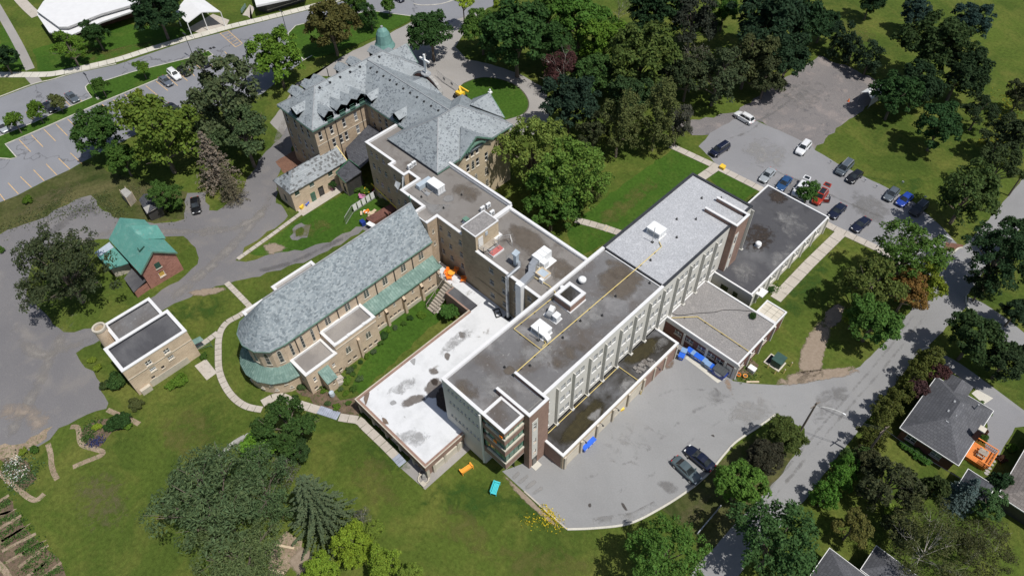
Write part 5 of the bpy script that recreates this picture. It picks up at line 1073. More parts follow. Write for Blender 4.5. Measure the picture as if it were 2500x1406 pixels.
wall(bh, (hx1-.35, hy0+.3), (hx1-.35, hy1-.3), 0, hz-.15, 'red_brick', [(15.4, 1.2, 1.05, 1.15, 'board')]); wall(bh, (hx0+.3, hy0+.3), (hx1-.35, hy0+.3), 0, hz-.15, 'red_brick'); wall(bh, (hx1-.35, hy1-.3), (hx0+.3, hy1-.3), 0, hz-.15, 'red_brick'); wall(bh, (hx0+.3, hy1-.3), (hx0+.3, hy0+.3), 0, hz-.15, 'red_brick')
part(bh, 'gable_wall', 'red_brick', lambda b: (b.face([(hx1-.35, hy0+.3, hz-.15), (hx1-.35, hy1-.3, hz-.15), (hx1-.35, hy, hr-.3)]), b.face([(hx0+.3, hy1-.3, hz-.15), (hx0+.3, hy0+.3, hz-.15), (hx0+.3, hy, hr-.3)])))
part(bh, 'shutter', 'dark_green', lambda b: b.box(hx1-.35, 15.0, 3.3, hx1-.27, 15.95, 4.5)); part(bh, 'sill', 'limestone', lambda b: b.box(hx1-.35, 14.9, 3.15, hx1-.2, 16.05, 3.3))
part(bh, 'side_roof', 'bright_copper', lambda b: b.slab([(-114.6, 9.4, 2.5), (-109.0, 9.5, 2.5), (-107.2, 12.35, 3.2), (-114.4, 12.4, 3.2)], .15)); part(bh, 'metal_patch', 'unit_blue', lambda b: b.slab([(-114.7, 9.4, 2.56), (-113.2, 9.42, 2.56), (-112.6, 12.3, 3.26), (-114.4, 12.35, 3.26)], .05))
wall(bh, (-114.4, 9.7), (-109.3, 9.7), 0, 2.4, 'red_brick'); wall(bh, (-109.3, 9.7), (-108.4, 12.4), 0, 2.4, 'stone_base', [(-108.9, 1.0, .9, .9, 'dark')][:0])
part(bh, 'low_roof', 'black_membrane', lambda b: b.slab([(-106.1, 10.3, 1.7), (-102.0, 10.0, 1.7), (-102.5, 12.65, 2.1), (-106.9, 12.3, 2.1)], .15)); wall(bh, (-102.1, 10.1), (-102.4, 12.6), 0, 1.65, 'red_brick'); wall(bh, (-105.9, 10.4), (-102.1, 10.1), 0, 1.55, 'frame_green')

# ------------------------------------------------------------------ utility building with chimney
ut = thing('utility_building', 'tall flat roofed tan brick utility building with white capped roofs', 'building', (-88, 6, 0))
uw = {1: [(4.6, 4.5, .95, 1.0, 'pairs'), (7.6, 4.5, .95, 1.0, 'pairs'), (4.6, 2.9, .95, .85, 'grid'), (7.6, 2.9, .95, .85, 'grid'), (4.0, 1.5, .55, .5, 'dark'), (5.9, 2.2, .5, .55, 'dark')], 2: []}
block(ut, rect(-89.5, 1.0, -83.55, 11.5), 0, 6.0, 6.5, 'tan_brick', 'black_membrane', wins={1: uw[1]}, capw=.45, inner=.5, upstand='black_edge')
block(ut, rect(-94.2, 3.1, -89.4, 10.7), 0, 5.75, 6.25, 'tan_brick', 'dark_membrane', capw=.42, inner=.5, upstand='black_edge')
part(ut, 'string_course', 'stone_base', lambda b: b.box(-83.549, 1.0, 4.15, -83.47, 11.5, 4.27)); part(ut, 'plinth', 'stone_base', lambda b: (b.box(-83.549, 3.2, 0, -83.48, 9.6, 1.4), b.box(-83.549, 1.4, 0, -83.0, 3.0, 1.1)))
cm = thing('brick_chimney', 'round stubby brick chimney at the corner of the utility building', 'chimney', (-93.1, 2.3, 0))
part(cm, 'shaft', 'tan_brick', lambda b: b.lathe([(1.15, 0), (.92, 7.2)], -93.1, 2.3, 18)); part(cm, 'rim', 'stone_base', lambda b: b.lathe([(.93, 6.9), (1.02, 7.0), (1.02, 7.4), (.74, 7.4), (.74, 6.6)], -93.1, 2.3, 18)); part(cm, 'flue_cover', 'khaki_brick', lambda b: b.lathe([(.74, 6.9), (.02, 6.92)], -93.1, 2.3, 14))
part(ut, 'entry_canopy', 'copper', lambda b: b.slab([(-84.9, 11.5, 2.6), (-83.8, 11.5, 2.6), (-83.8, 13.0, 2.3), (-84.9, 13.0, 2.3)], .1)); part(ut, 'stair_rail', 'frame_green', lambda b: (b.bar((-83.6, 11.6, 2.0), (-83.4, 13.6, 1.3), .06, .06), b.bar((-83.4, 13.6, 0), (-83.4, 13.6, 1.3), .06, .06), b.bar((-83.6, 11.6, 1.4), (-83.4, 13.6, .7), .05, .05)))

# ------------------------------------------------------------------ white modern building, its porch, and its neighbour, far upper left
mo = thing('white_hall', 'low modern building with broad white roof at the upper left corner', 'building', at(200, 40, 0))
def mroof(z, px, t, m, nm):
    p = atl(px, z); b = MB(); n = len(p); b.face([(*q.xy, z) for q in p][::-1] if sum(p[i].x*p[(i+1) % n].y-p[(i+1) % n].x*p[i].y for i in range(n)) < 0 else [(*q.xy, z) for q in p])
    for i in range(n):
        a, c = p[i], p[(i+1) % n]; b.face([(*a.xy, z-t), (*c.xy, z-t), (*c.xy, z), (*a.xy, z)]); b.face([(*c.xy, z-t), (*a.xy, z-t), (*a.xy, z), (*c.xy, z)])
    return b.build(nm, m, mo)
mroof(4.6, [(90,28),(105,5),(140,-30),(470,-60),(395,-8),(330,10),(245,35),(165,66),(143,66)], .5, 'white_cap', 'roof')
mroof(3.6, [(90,36),(160,-20),(480,-60),(400,2),(335,24),(248,54),(170,88),(120,80)], .35, 'white_cap', 'lower_roof')
w0 = atl([(125,86),(172,96),(248,66),(334,40),(420,12)], 0)
for a, c in zip(w0, w0[1:]): wall(mo, a, c, 0, 3.3, 'dark_red_brick')
for k in range(12):
    q = w0[2].lerp(w0[4], k/12.0+.04); d = (w0[4]-w0[2]).normalized(); put_window(mo, (q.x, q.y, 1.3), (d.y, -d.x, 0), 1.5, 1.5, 'dark')
pc = thing('porch_canopy', 'white gabled canopy on posts over the entrance drive', 'canopy', at(478, 50, 0))
zt = 4.0
a, b_, c, d = at(428, 28, zt), at(457, 57, zt), at(538, 29, zt), at(495, -2, zt); r0, r1 = at(492, 30, zt+.9), at(455, -6, zt+.9)
part(pc, 'roof', 'white_cap', lambda m: (m.slab([a, b_, r0, r1][::1], .18), m.slab([r1, r0, c, d], .18)))
for P in (a, b_, c, d, r0): part(pc, 'post', 'white_paint', lambda m: m.bar((P.x, P.y, 0), (P.x, P.y, P.z-.15), .16, .16))
gsheet('entry_slab', [(455,72),(520,35),(560,50),(548,74),(497,85)], .03, 'concrete')
nb = thing('white_neighbour', 'white roofed single storey building cut by the top edge of the photo', 'building', at(690, -20, 0))
na = atl([(625,14),(745,-12),(760,-60),(610,-40)], 3.4)
part(nb, 'roof', 'white_cap', lambda m: m.slab([(*p.xy, 3.4) for p in na], .5)); nw0 = atl([(632,28),(655,32),(745,4)], 0)
part(nb, 'wall', 'frame_dark', lambda m: (wall_edge(m, nw0[0], nw0[1], 0, 2.9), wall_edge(m, nw0[1], nw0[2], 0, 2.9)))
for k in range(8):
    q = nw0[1].lerp(nw0[2], k/8+.06); d2 = (nw0[2]-nw0[1]).normalized(); put_window(nb, (q.x, q.y, .8), (d2.y, -d2.x, 0), 1.2, 1.7, 'plain')
part(nb, 'post', 'white_paint', lambda m: m.bar((*at(650, 26).xy, 0), (*at(650, 26).xy, 3), .25, .25))

# ------------------------------------------------------------------ houses at the lower right
def hip_house(name, label, x0, y0, x1, y1, ze, rise, rm, wm, loc=None, wins=None, rev=False):
    h = thing(name, label, 'house', ((x0+x1)/2, (y0+y1)/2, 0)); cx, cy = (x0+x1)/2, (y0+y1)/2
    if (y1-y0) >= (x1-x0): A, B = (cx, y0+(x1-x0)/2, ze+rise), (cx, y1-(x1-x0)/2, ze+rise); f = [[(x1, y0, ze), (x1, y1, ze), B, A], [(x0, y1, ze), (x0, y0, ze), A, B], [(x0, y0, ze), (x1, y0, ze), A], [(x1, y1, ze), (x0, y1, ze), B]]
    else: A, B = (x0+(y1-y0)/2, cy, ze+rise), (x1-(y1-y0)/2, cy, ze+rise); f = [[(x0, y0, ze), (x1, y0, ze), B, A], [(x1, y1, ze), (x0, y1, ze), A, B], [(x1, y0, ze), (x1, y1, ze), B], [(x0, y1, ze), (x0, y0, ze), A]]
    mb = MB(); [mb.slab(q, .15) for q in f]; mb.build('roof', rm, h)
    part(h, 'gutter', 'white_paint', lambda b: (b.box(x0-.08, y0-.08, ze-.2, x1+.08, y0, ze-.02), b.box(x0-.08, y1, ze-.2, x1+.08, y1+.08, ze-.02), b.box(x0-.08, y0, ze-.2, x0, y1, ze-.02), b.box(x1, y0, ze-.2, x1+.08, y1, ze-.02)))
    P = rect(x0+.45, y0+.45, x1-.45, y1-.45)
    for k in range(4): wall(h, P[k], P[(k+1) % 4], 0, ze-.1, wm, (wins or {}).get(k, ()))
    return h
ho = hip_house('bungalow', 'dark shingled hip roof bungalow with orange deck at its side', 2.45, 74.0, 10.75, 85.85, 3.0, 2.6, 'house_shingle', 'dark_red_brick', wins={0: [(4.4, 1.0, 1.4, 1.2, 'pairs'), (8, 1, 1.4, 1.2, 'pairs')], 1: [(79, 0.8, 1.6, 1.8, 'pairs')]})
part(ho, 'front_roof', 'house_shingle', lambda b: (b.slab([(3.5, 87.85, 3.0), (3.5, 83.6, 3.0), (5.3, 82.9, 4.3), (5.3, 87.0, 4.1)][::-1], .15), b.slab([(7.1, 83.8, 3.0), (7.1, 87.85, 3.0), (5.3, 87.0, 4.1), (5.3, 82.9, 4.3)], .15), b.slab([(7.1, 87.85, 3.0), (3.5, 87.85, 3.0), (5.3, 87.0, 4.1)], .15)))
wall(ho, (6.8, 87.5), (3.8, 87.5), 0, 2.9, 'dark_red_brick'); wall(ho, (3.8, 87.5), (3.8, 85.2), 0, 2.9, 'dark_red_brick'); wall(ho, (6.8, 85.2), (6.8, 87.5), 0, 2.9, 'dark_red_brick')
for px in [(2331,982),(2347,989),(2316,1005),(2331,1014),(2312,1029)]:
    P = at(*px, 5.1); part(ho, 'roof_vent', 'unit_grey', lambda b: b.box(P.x-.2, P.y-.2, 4.6, P.x+.2, P.y+.2, 5.3))
chy = part(ho, 'chimney', 'dark_red_brick', lambda b: b.box(10.2, 79.2, 0, 10.9, 79.9, 5.4)); part(chy, 'chimney_cap', 'limestone', lambda b: b.box(10.1, 79.1, 5.4, 11.0, 80.0, 5.6))
part(ho, 'vent_pipe', 'unit_grey', lambda b: (b.tube([(8.6, 83.0, 3.5), (8.6, 83.0, 5.6)], .12, 8), b.box(8.3, 82.7, 3.6, 8.9, 83.3, 4.0)))
dkk = thing('orange_deck', 'bright orange stained timber deck beside the bungalow', 'deck', (12.4, 79.4, 0))
for k in range(19): part(dkk, 'deck_board', 'deck_orange', lambda b: b.box(11.0, 77.85+.168*k, .72, 13.95, 77.85+.168*k+.15, .78))
part(dkk, 'joist', 'deck_orange', lambda b: (b.box(11.05, 77.9, 0, 13.9, 81.0, .7)))
for a, c in (((11.0, 81.1), (14.0, 81.1)), ((14.0, 81.1), (14.0, 77.8)), ((14.0, 77.8), (12.6, 77.8))):
    part(dkk, 'railing', 'deck_orange', lambda b: (b.bar((*a, 1.75), (*c, 1.75), .14, .06), b.bar((*a, 1.0), (*c, 1.0), .06, .06), [b.bar((a[0]+(c[0]-a[0])*q/12, a[1]+(c[1]-a[1])*q/12, .78), (a[0]+(c[0]-a[0])*q/12, a[1]+(c[1]-a[1])*q/12, 1.75), .05, .05) for q in range(13)]))
tb = thing('picnic_table', 'brown picnic table standing on the orange deck', 'table', (12.6, 79.6, .78)); part(tb, 'table_top', 'wood_grey', lambda b: [b.box(12.0, 79.1+.2*k, 1.5, 13.2, 79.1+.2*k+.17, 1.55) for k in range(4)])
for y in (78.75, 80.1): part(tb, 'bench', 'wood_grey', lambda b: b.box(12.0, y, 1.2, 13.2, y+.25, 1.25))
part(tb, 'leg', 'wood_grey', lambda b: (b.bar((12.2, 78.8, .78), (12.2, 80.3, 1.5), .06, .1), b.bar((13.0, 80.3, .78), (13.0, 78.8, 1.5), .06, .1), b.bar((12.2, 80.3, .78), (12.2, 78.8, 1.5), .06, .1), b.bar((13.0, 78.8, .78), (13.0, 80.3, 1.5), .06, .1)))
for i, px in enumerate([(2430,1116),(2425,1125),(2420,1133),(2415,1142),(2411,1150),(2408,1156)]):
    P = at(*px); o = MB(); o.prism([(P.x+.34*math.cos(q*math.pi/4), P.y+.24*math.sin(q*math.pi/4)) for q in range(8)], 0, .06); tag(o.build('stepping_stone', 'pale_stone'), 'pale stepping stone in the row beside the orange deck', 'stone', 'stepping stones beside the deck')
h2 = hip_house('bungalow', 'brown shingled house cut by the right edge of the photo', 16.3, 73.45, 26.5, 88.0, 3.0, 2.4, 'brown_shingle', 'frame_dark')
h2.location = (0, 0, 0) if False else h2.location
b0 = at(2060, 1400, 2.8)
h3 = hip_house('bungalow', 'grey shingled house roof cut by the bottom edge of the photo', 3.9, 39.0, 12.6, 51.5, 3.0, 2.4, 'house_shingle', 'dark_red_brick')
b1 = at(2150, 1398, 2.6)
h4 = hip_house('garage', 'small grey hip roofed garage beside the lower house', 8.0, 51.9, 13.6, 56.0, 2.8, 1.4, 'house_shingle', 'frame_dark')
g0 = at(2385, 1180, 2.6)
h5 = hip_house('garden_shed', 'dark blue grey pyramid roofed shed below the orange deck', 12.0, 71.2, 15.6, 74.8, 2.5, 1.3, 'dark_shingle', 'frame_dark')

# ------------------------------------------------------------------ sheds and shelter
s1 = thing('garden_shed', 'open weathered grey shed with pale sheet roof at the yard edge', 'shed', at(315, 478))
z1 = 2.2; q = [at(293, 466, z1), at(308, 484, z1), at(322, 470, z1), at(306, 458, z1)]
part(s1, 'roof', 'pale_stone', lambda b: b.slab(q, .1)); 
for i in range(4): part(s1, 'post', 'wood_pale', lambda b: b.bar((*q[i].xy, 0), (*q[i].xy, 2.5), .1, .1))
part(s1, 'boarding', 'wood_grey', lambda b: (b.box(q[0].x+.1, q[1].y, 0, q[1].x-.1, q[1].y+.08, 2.0), b.bar((q[1].x, q[1].y, 1), (q[2].x, q[2].y, 1), .08, 2.0)))
s2 = thing('garden_shed', 'black shingled shed with grey sheet on its roof half under a tree', 'shed', at(370, 505))
z2 = 2.2; q2 = [at(339, 488, z2), at(358, 523, z2), at(398, 507, z2), at(370, 473, z2)]
mid0, mid1 = (q2[0]+q2[3])/2+Vector((0, 0, .7)), (q2[1]+q2[2])/2+Vector((0, 0, .7))
part(s2, 'roof', 'dark_shingle', lambda b: (b.slab([q2[0], q2[1], mid1, mid0], .1), b.slab([mid0, mid1, q2[2], q2[3]], .1))); cc = sum(q2, Vector())/4
part(s2, 'wall', 'frame_dark', lambda b: b.prism([(cc+(p-cc)*.86).xy for p in q2], 0, 2.2, False)); part(s2, 'roof_sheet', 'pale_stone', lambda b: b.slab([q2[1].lerp(q2[2], .05)+Vector((0, 0, .1)), q2[1].lerp(q2[2], .62)+Vector((0, 0, .42)), q2[1].lerp(q2[2], .6).lerp(q2[0], .32)+Vector((0, 0, .6)), q2[1].lerp(q2[0], .36)+Vector((0, 0, .3))], .04))
ten = thing('canopy_shelter', 'white fabric car shelter half hidden by trees at the gravel lot', 'tent', at(2120, 232))
z3 = 2.3; t0, t1, t2, t3 = at(2102, 226, z3), at(2128, 243, z3), at(2165, 218, z3), at(2140, 203, z3); u0, u1 = (t0+t1)/2+Vector((0, 0, .9)), (t2+t3)/2+Vector((0, 0, .9))
part(ten, 'roof', 'tarp_white', lambda b: (b.slab([t0, u0, u1, t3][::-1], .05), b.slab([u0, t1, t2, u1][::-1], .05))); part(ten, 'side_cloth', 'tarp_white', lambda b: (b.face([t1, t2, t2-Vector((0, 0, 2)), t1-Vector((0, 0, 2))]), b.face([t2, t1, t1-Vector((0, 0, 2)), t2-Vector((0, 0, 2))])))
for P in (t0, t1, t2, t3): part(ten, 'pole', 'rail_grey', lambda b: b.bar((*P.xy, 0), P, .07, .07))
# ------------------------------------------------------------------ things on the roofs
def unit(name, label, x0, y0, x1, y1, z, h, m='unit_white', group=None, hood=None, base='white_cap'):
    u = thing(name, label, 'rooftop unit', ((x0+x1)/2, (y0+y1)/2, z), group)
    part(u, 'curb', base, lambda b: b.box(x0-.12, y0-.12, z, x1+.12, y1+.12, z+.16))
    part(u, 'casing', m, lambda b: b.box(x0, y0, z+.16, x1, y1, z+h)); part(u, 'lid', m, lambda b: b.box(x0-.07, y0-.07, z+h, x1+.07, y1+.07, z+h+.07))
    part(u, 'grille', 'unit_grey', lambda b: [b.box(x0+.15, y0-.03, z+.3+.16*k, x1-.15, y0-.001, z+.38+.16*k) for k in range(int((h-.4)/.16))])
    for y in (y0+(y1-y0)*.36, y0+(y1-y0)*.68): part(u, 'panel_seam', 'unit_grey', lambda b: b.box(x1, y-.02, z+.2, x1+.012, y+.02, z+h))
    return u
u1 = unit('air_handler', 'white air handling unit with mast on the southern dark roof of the pale wing', -41.6, 44.3, -39.35, 46.1, 13.5, 1.2)
part(u1, 'intake_hood', 'unit_white', lambda b: b.slab([(-39.35, 44.4, 14.6), (-38.6, 44.4, 14.1), (-38.6, 45.2, 14.1), (-39.35, 45.2, 14.6)], .5))
unit('air_handler', 'white air handling unit with mast on the pale gravel roof', -41.75, 70.6, -39.35, 72.4, 13.74, 1.2)
for (x, y, z0), w in (((-39.85, 43.9, 13.5), 'south'), ((-39.8, 69.6, 13.74), 'north')):
    m_ = thing('roof_mast', 'thin grey mast beside the white unit on the %s' % ('dark southern roof' if w == 'south' else 'gravel roof'), 'mast', (x, y, z0)); part(m_, 'pole', 'rail_grey', lambda b: b.tube([(x, y, z0), (x, y, z0+3.2)], .05, 6)); part(m_, 'foot', 'vent_black', lambda b: b.box(x-.2, y-.2, z0, x+.2, y+.2, z0+.12))
big = unit('air_handler', 'bright white air handling unit on the flat roof nearest the slate roofs', -75.5, 54.6, -72.75, 56.1, 12.55, 1.45, 'unit_white', None, None, 'unit_grey')
dt = thing('duct_box', 'grey blue metal duct box beside the bright white unit', 'duct', (-76.3, 54.6, 12.55)); part(dt, 'duct', 'unit_blue', lambda b: (b.box(-76.9, 53.2, 12.6, -75.9, 56.1, 13.45), b.box(-75.9, 54.9, 12.9, -75.5, 55.8, 13.4))); part(dt, 'pipework', 'unit_grey', lambda b: (b.tube([(-75.8, 53.4, 12.75), (-74.2, 53.3, 12.75), (-74.1, 54.5, 12.8)], .06), b.tube([(-75.5, 53.9, 12.7), (-74.6, 53.8, 12.7)], .05), b.box(-74.9, 53.2, 12.56, -74.0, 53.9, 12.7)))
cond = None
def condenser(x, y, z, label, group, rz=0):
    global cond
    if cond is None:
        cond = thing('condenser', label, 'condenser', (x, y, z), group, rz)
        b = MB(); b.box(-.42, -.2, .18, .42, .2, 1.0); o = b.build('casing', 'unit_white', None); o.parent = cond
        b = MB(); b.lathe([(.3, 0), (.02, .0)], 0, 0, 14); me = b.mesh('fan_grille', 'unit_grey')
        o = inst(me, 'fan_grille', cond, (0, -.205, .6)); o.rotation_euler = (math.pi/2, 0, 0)
        b = MB(); b.box(-.4, -.25, 0, -.3, .25, .18); b.box(.3, -.25, 0, .4, .25, .18); o = b.build('foot', 'unit_grey', None); o.parent = cond
        return cond
    return dup(cond, (x, y, z), rz, label, group)
condenser(-81.4, 55.7, 12.55, 'white outdoor condenser, left one of the pair beside the slate roof', 'condensers on the flat roofs', math.pi/2)
condenser(-81.5, 56.7, 12.55, 'white outdoor condenser, right one of the pair beside the slate roof', 'condensers on the flat roofs', math.pi/2)
condenser(-64.7, 57.1, 12.55, 'white outdoor condenser, left one of three behind the stair house', 'condensers on the flat roofs', math.pi/2)
condenser(-64.6, 58.3, 12.55, 'white outdoor condenser, rear one of three behind the stair house', 'condensers on the flat roofs', math.pi/2)
condenser(-62.9, 57.5, 12.55, 'white outdoor condenser, right one of three behind the stair house', 'condensers on the flat roofs', math.pi/2)
gv = thing('roof_ventilator', 'square ventilator with green lid beside the stair house', 'vent', (-64.7, 53.4, 12.55)); part(gv, 'base', 'unit_white', lambda b: (b.box(-65.2, 52.9, 12.55, -64.2, 53.9, 12.7), b.box(-65.05, 53.05, 12.7, -64.35, 53.75, 13.3))); part(gv, 'lid', 'copper_trim', lambda b: b.box(-65.15, 52.95, 13.3, -64.25, 53.85, 13.5))
hp = thing('roof_pad', 'pale square slab on the flat roof behind the chapel ridge', 'slab', (-70.6, 49.9, 12.55)); part(hp, 'slab', 'block_roof', lambda b: b.box(-71.4, 48.8, 12.56, -69.4, 50.4, 13.05))
dd_ = thing('exhaust_duct', 'big galvanised duct running from a rooftop unit over the roof edge and down the facade', 'duct', (-50, 52, 12.6))
part(dd_, 'unit_casing', 'unit_white', lambda b: (b.box(-51.1, 54.4, 12.75, -49.5, 57.2, 14.3), b.box(-49.5, 54.5, 12.75, -48.6, 55.6, 13.9), b.box(-51.2, 54.3, 12.6, -48.5, 57.3, 12.75)))
part(dd_, 'unit_seam', 'unit_grey', lambda b: (b.box(-51.12, 55.3, 14.3, -49.48, 55.34, 14.315), b.box(-51.12, 56.25, 14.3, -49.48, 56.29, 14.315)))
def sq(p, q, w, h, b): b.bar(p, q, w, h)
for i, (p, q) in enumerate((((-50.2, 54.5, 13.65), (-49.9, 53.2, 13.6)), ((-49.9, 53.25, 13.6), (-48.95, 52.2, 13.5)), ((-48.95, 52.25, 13.5), (-48.75, 49.6, 13.3)))): part(dd_, 'duct_section', 'galvanised', lambda b: b.bar(p, q, 1.05, .75))
part(dd_, 'duct_section', 'unit_white', lambda b: b.box(-49.3, 49.0, 3.5, -48.2, 49.84, 13.75))
pp = thing('flue_pipe', 'silver flue pipe crossing the roof and going down the facade to a black base', 'pipe', (-51.3, 49.3, 3.4))
part(pp, 'pipe', 'galvanised', lambda b: (b.tube([(-51.3, 49.25, 3.4), (-51.3, 49.25, 13.3)], .28, 10), b.tube([(-51.3, 49.25, 13.3), (-51.35, 52.0, 13.4)], .28, 10), b.tube([(-51.35, 52.0, 13.4), (-52.1, 52.6, 13.4)], .28, 10)))
for z in (5.2, 7.2, 9.2, 11.2, 12.9): part(pp, 'collar', 'unit_grey', lambda b: b.tube([(-51.3, 49.25, z), (-51.3, 49.25, z+.12)], .31, 10))
part(pp, 'base_plate', 'vent_black', lambda b: b.box(-51.8, 48.7, 3.42, -50.8, 49.6, 3.6))
sk = thing('vent_stack', 'blue grey square vent stack at the start of the silver flue pipe', 'stack', (-52.4, 52.4, 12.6)); part(sk, 'stack', 'unit_blue', lambda b: b.box(-52.75, 52.1, 12.6, -52.15, 52.7, 15.0)); part(sk, 'cap', 'unit_blue', lambda b: b.slab([(-52.95, 51.95, 15.2), (-52.0, 51.95, 15.2), (-52.0, 52.85, 15.5), (-52.95, 52.85, 15.5)], .25)); part(sk, 'foot', 'vent_black', lambda b: b.box(-53.1, 51.8, 12.6, -51.9, 52.95, 12.72))
sky_ = thing('roof_skylight', 'white framed rooftop box with blue glazed top and small cooling unit at its side', 'skylight', (-48, 53.6, 12.6)); part(sky_, 'curb', 'unit_white', lambda b: b.box(-48.9, 52.9, 12.6, -47.1, 54.4, 13.2)); part(sky_, 'rim', 'wood_pale', lambda b: [b.box(*q) for q in ((-48.95, 52.85, 13.2, -47.05, 53.05, 13.3), (-48.95, 54.25, 13.2, -47.05, 54.45, 13.3), (-48.95, 53.05, 13.2, -48.75, 54.25, 13.3), (-47.25, 53.05, 13.2, -47.05, 54.25, 13.3))]); part(sky_, 'pane', 'unit_blue', lambda b: b.face([(-48.75, 53.05, 13.25), (-47.25, 53.05, 13.25), (-47.25, 54.25, 13.25), (-48.75, 54.25, 13.25)])); part(sky_, 'cooling_unit', 'unit_white', lambda b: b.box(-47.6, 52.3, 12.7, -46.9, 52.75, 13.4))
def mush(name, label, x, y, z, s, m='unit_white', base=True):
    o = thing(name, label, 'vent', (x, y, z))
    if base: part(o, 'base', 'white_cap', lambda b: b.box(x-.62*s, y-.62*s, z, x+.62*s, y+.62*s, z+.12))
    part(o, 'stem', m, lambda b: b.lathe([(.45*s, z+.1), (.42*s, z+.55*s)], x, y, 14)); part(o, 'cowl', m, lambda b: b.lathe([(.62*s, z+.5*s), (.72*s, z+.65*s), (.7*s, z+.95*s), (.5*s, z+1.15*s), (.02, z+1.2*s)], x, y, 16)); return o
mush('mushroom_vent', 'large white mushroom vent behind the brick lift house', -42.4, 56.1, 13.5, .85, base=False); mush('mushroom_vent', 'small white vent on a square base beside the brick lift house', -43.7, 53.1, 13.5, .5)
dv = at(1850, 600, 3.9); mush('mushroom_vent', 'white round vent on a square base on the dark stained annex roof', dv.x, dv.y, 3.86, .75, 'unit_white')
fn = thing('exhaust_fan', 'white and grey exhaust fan with square housing in front of the lift house', 'fan', (-41, 48.4, 13.5)); part(fn, 'base', 'white_cap', lambda b: b.box(-42.4, 47.6, 13.5, -39.9, 49.0, 13.62)); part(fn, 'motor_box', 'unit_white', lambda b: (b.box(-40.7, 47.75, 13.62, -39.95, 48.6, 14.7), b.slab([(-40.8, 47.7, 14.75), (-39.9, 47.7, 14.75), (-39.9, 48.65, 14.9), (-40.8, 48.65, 14.9)], .12))); part(fn, 'scroll', 'unit_grey', lambda b: b.tube([(-41.9, 48.0, 14.05), (-40.75, 48.2, 14.05)], .5, 12)); part(fn, 'outlet', 'unit_white', lambda b: b.bar((-41.6, 48.2, 14.0), (-41.9, 49.2, 14.5), .75, .75))
def gaspipe(label, pts, z, r=.055, m='pipe_yellow'):
    o = thing('gas_pipe', label, 'pipe', at(*pts[0], z)); P = [at(x, y, z) for x, y in pts]
    part(o, 'pipe', m, lambda b: [b.tube([p, q], r, 6) for p, q in zip(P, P[1:])])
    sup = MB()
    for p, q in zip(P, P[1:]):
        n = int((q-p).length/2.6)
        for k in range(n): c = p.lerp(q, (k+.5)/n); sup.box(c.x-.12, c.y-.12, z-.2, c.x+.12, c.y+.12, z-.05)
    if sup.v: sup.build('support_block', 'vent_black', o)
    return o
gaspipe('yellow gas pipe running the length of the pale wing roof', [(1257,917),(1254.6,913),(1321.4,853.6),(1547,661.6),(1615,602),(1609.6,590)], 13.95, .07)
gaspipe('yellow gas pipe branch looping behind the white unit and past the lift house', [(1321.4,853.6),(1254.6,802.4),(1352.7,724),(1356,713),(1342,698.6)], 13.72, .06)
gaspipe('short yellow gas pipe stub beside the white unit on the dark roof', [(1324,846),(1333,838),(1329,832)], 13.72, .06)
gaspipe('yellow gas pipe on the khaki brick wing roof beside the skylight box', [(1342,698.6),(1299.5,673),(1319,653)], 12.9, .06)
gaspipe('yellow gas pipe on the wet dark garage roof', [(1338,1057),(1510.5,894.8),(1559,929)], 3.85, .06)
gaspipe('yellow gas pipe bent across the brown gravel roof', [(1640,775.6),(1702.7,772.9),(1828,857.3)], 4.0, .06)
cb = thing('roof_cable', 'black cable snaking over the brown gravel roof', 'cable', at(1640, 765, 3.85)); part(cb, 'cable', 'vent_black', lambda b: b.tube(smoothline(atl([(1641,764),(1652,769),(1670,769),(1700,765),(1745,762),(1765,757),(1800,757),(1835,760)], 3.85)), .045, 5))
def stub(px, py, z, grp, lab):
    P = at(px, py, z)
    if not hasattr(stub, 'p'):
        o = thing('vent_stub', lab, 'vent', P, grp); b = MB(); b.lathe([(.2, 0), (.2, .06), (.1, .08), (.1, .38), (.02, .4)], 0, 0, 8); q = b.build('stub', 'vent_black', None); q.parent = o; stub.p = o; return o
    return dup(stub.p, P, 0, lab, grp)
for p in [(1232,897),(1294,893),(1374,825),(1417,784),(1470,771),(1503,724),(1586,692)]: stub(*p, 13.5, 'vent stubs on the dark wing roof', 'small black vent stub on the dark southern roof of the pale wing')
for p in [(1652,536),(1699,536),(1652,580.5),(1588,636),(1713,485),(1760,484.7)]: stub(*p, 13.74, 'vent stubs on the gravel roof', 'small black vent stub on the pale gravel roof')
for p in [(1029,482),(1083,509),(1127,477)]: stub(*p, 12.55, 'vent stubs on the middle roof', 'small black vent stub on the flat roof behind the chapel')
rb = thing('roof_rubble', 'grey heap of rubble and boards on the wet garage roof', 'rubble', at(1570, 900, 3.66)); 
def rub(b):
    rr = random.Random(3); a, c = at(1555, 905, 3.66), at(1590, 882, 3.66)
    for k in range(60):
        p = a.lerp(c, rr.random())+Vector((rr.uniform(-.7, .7), rr.uniform(-.3, .3), 0)); s = rr.uniform(.08, .28); b.box(p.x-s, p.y-s, 3.66, p.x+s, p.y+s*.7, 3.66+rr.uniform(.1, .3))
part(rb, 'rubble', 'brown_membrane', rub)['kind'] = 'stuff'
gp_ = thing('folded_frame', 'black folded metal frame lying on the white roof at the foot of the facade', 'frame', at(1212, 765, 3.45)); 
part(gp_, 'frame', 'vent_black', lambda b: (lambda p: [b.bar(p[i], p[(i+1) % 4], .16, .12) for i in range(4)])([at(1205, 757, 3.55), at(1218, 753, 3.55), at(1225, 770, 3.55), at(1212, 775, 3.55)])); part(gp_, 'brace', 'vent_black', lambda b: b.bar(at(1211, 766, 3.55), at(1221, 761, 3.55), .14, .1))
dish = thing('tarpaulin', 'white tarpaulin hanging from the roof edge of the brick wing', 'tarpaulin', (-80.4, 53.4, 12))
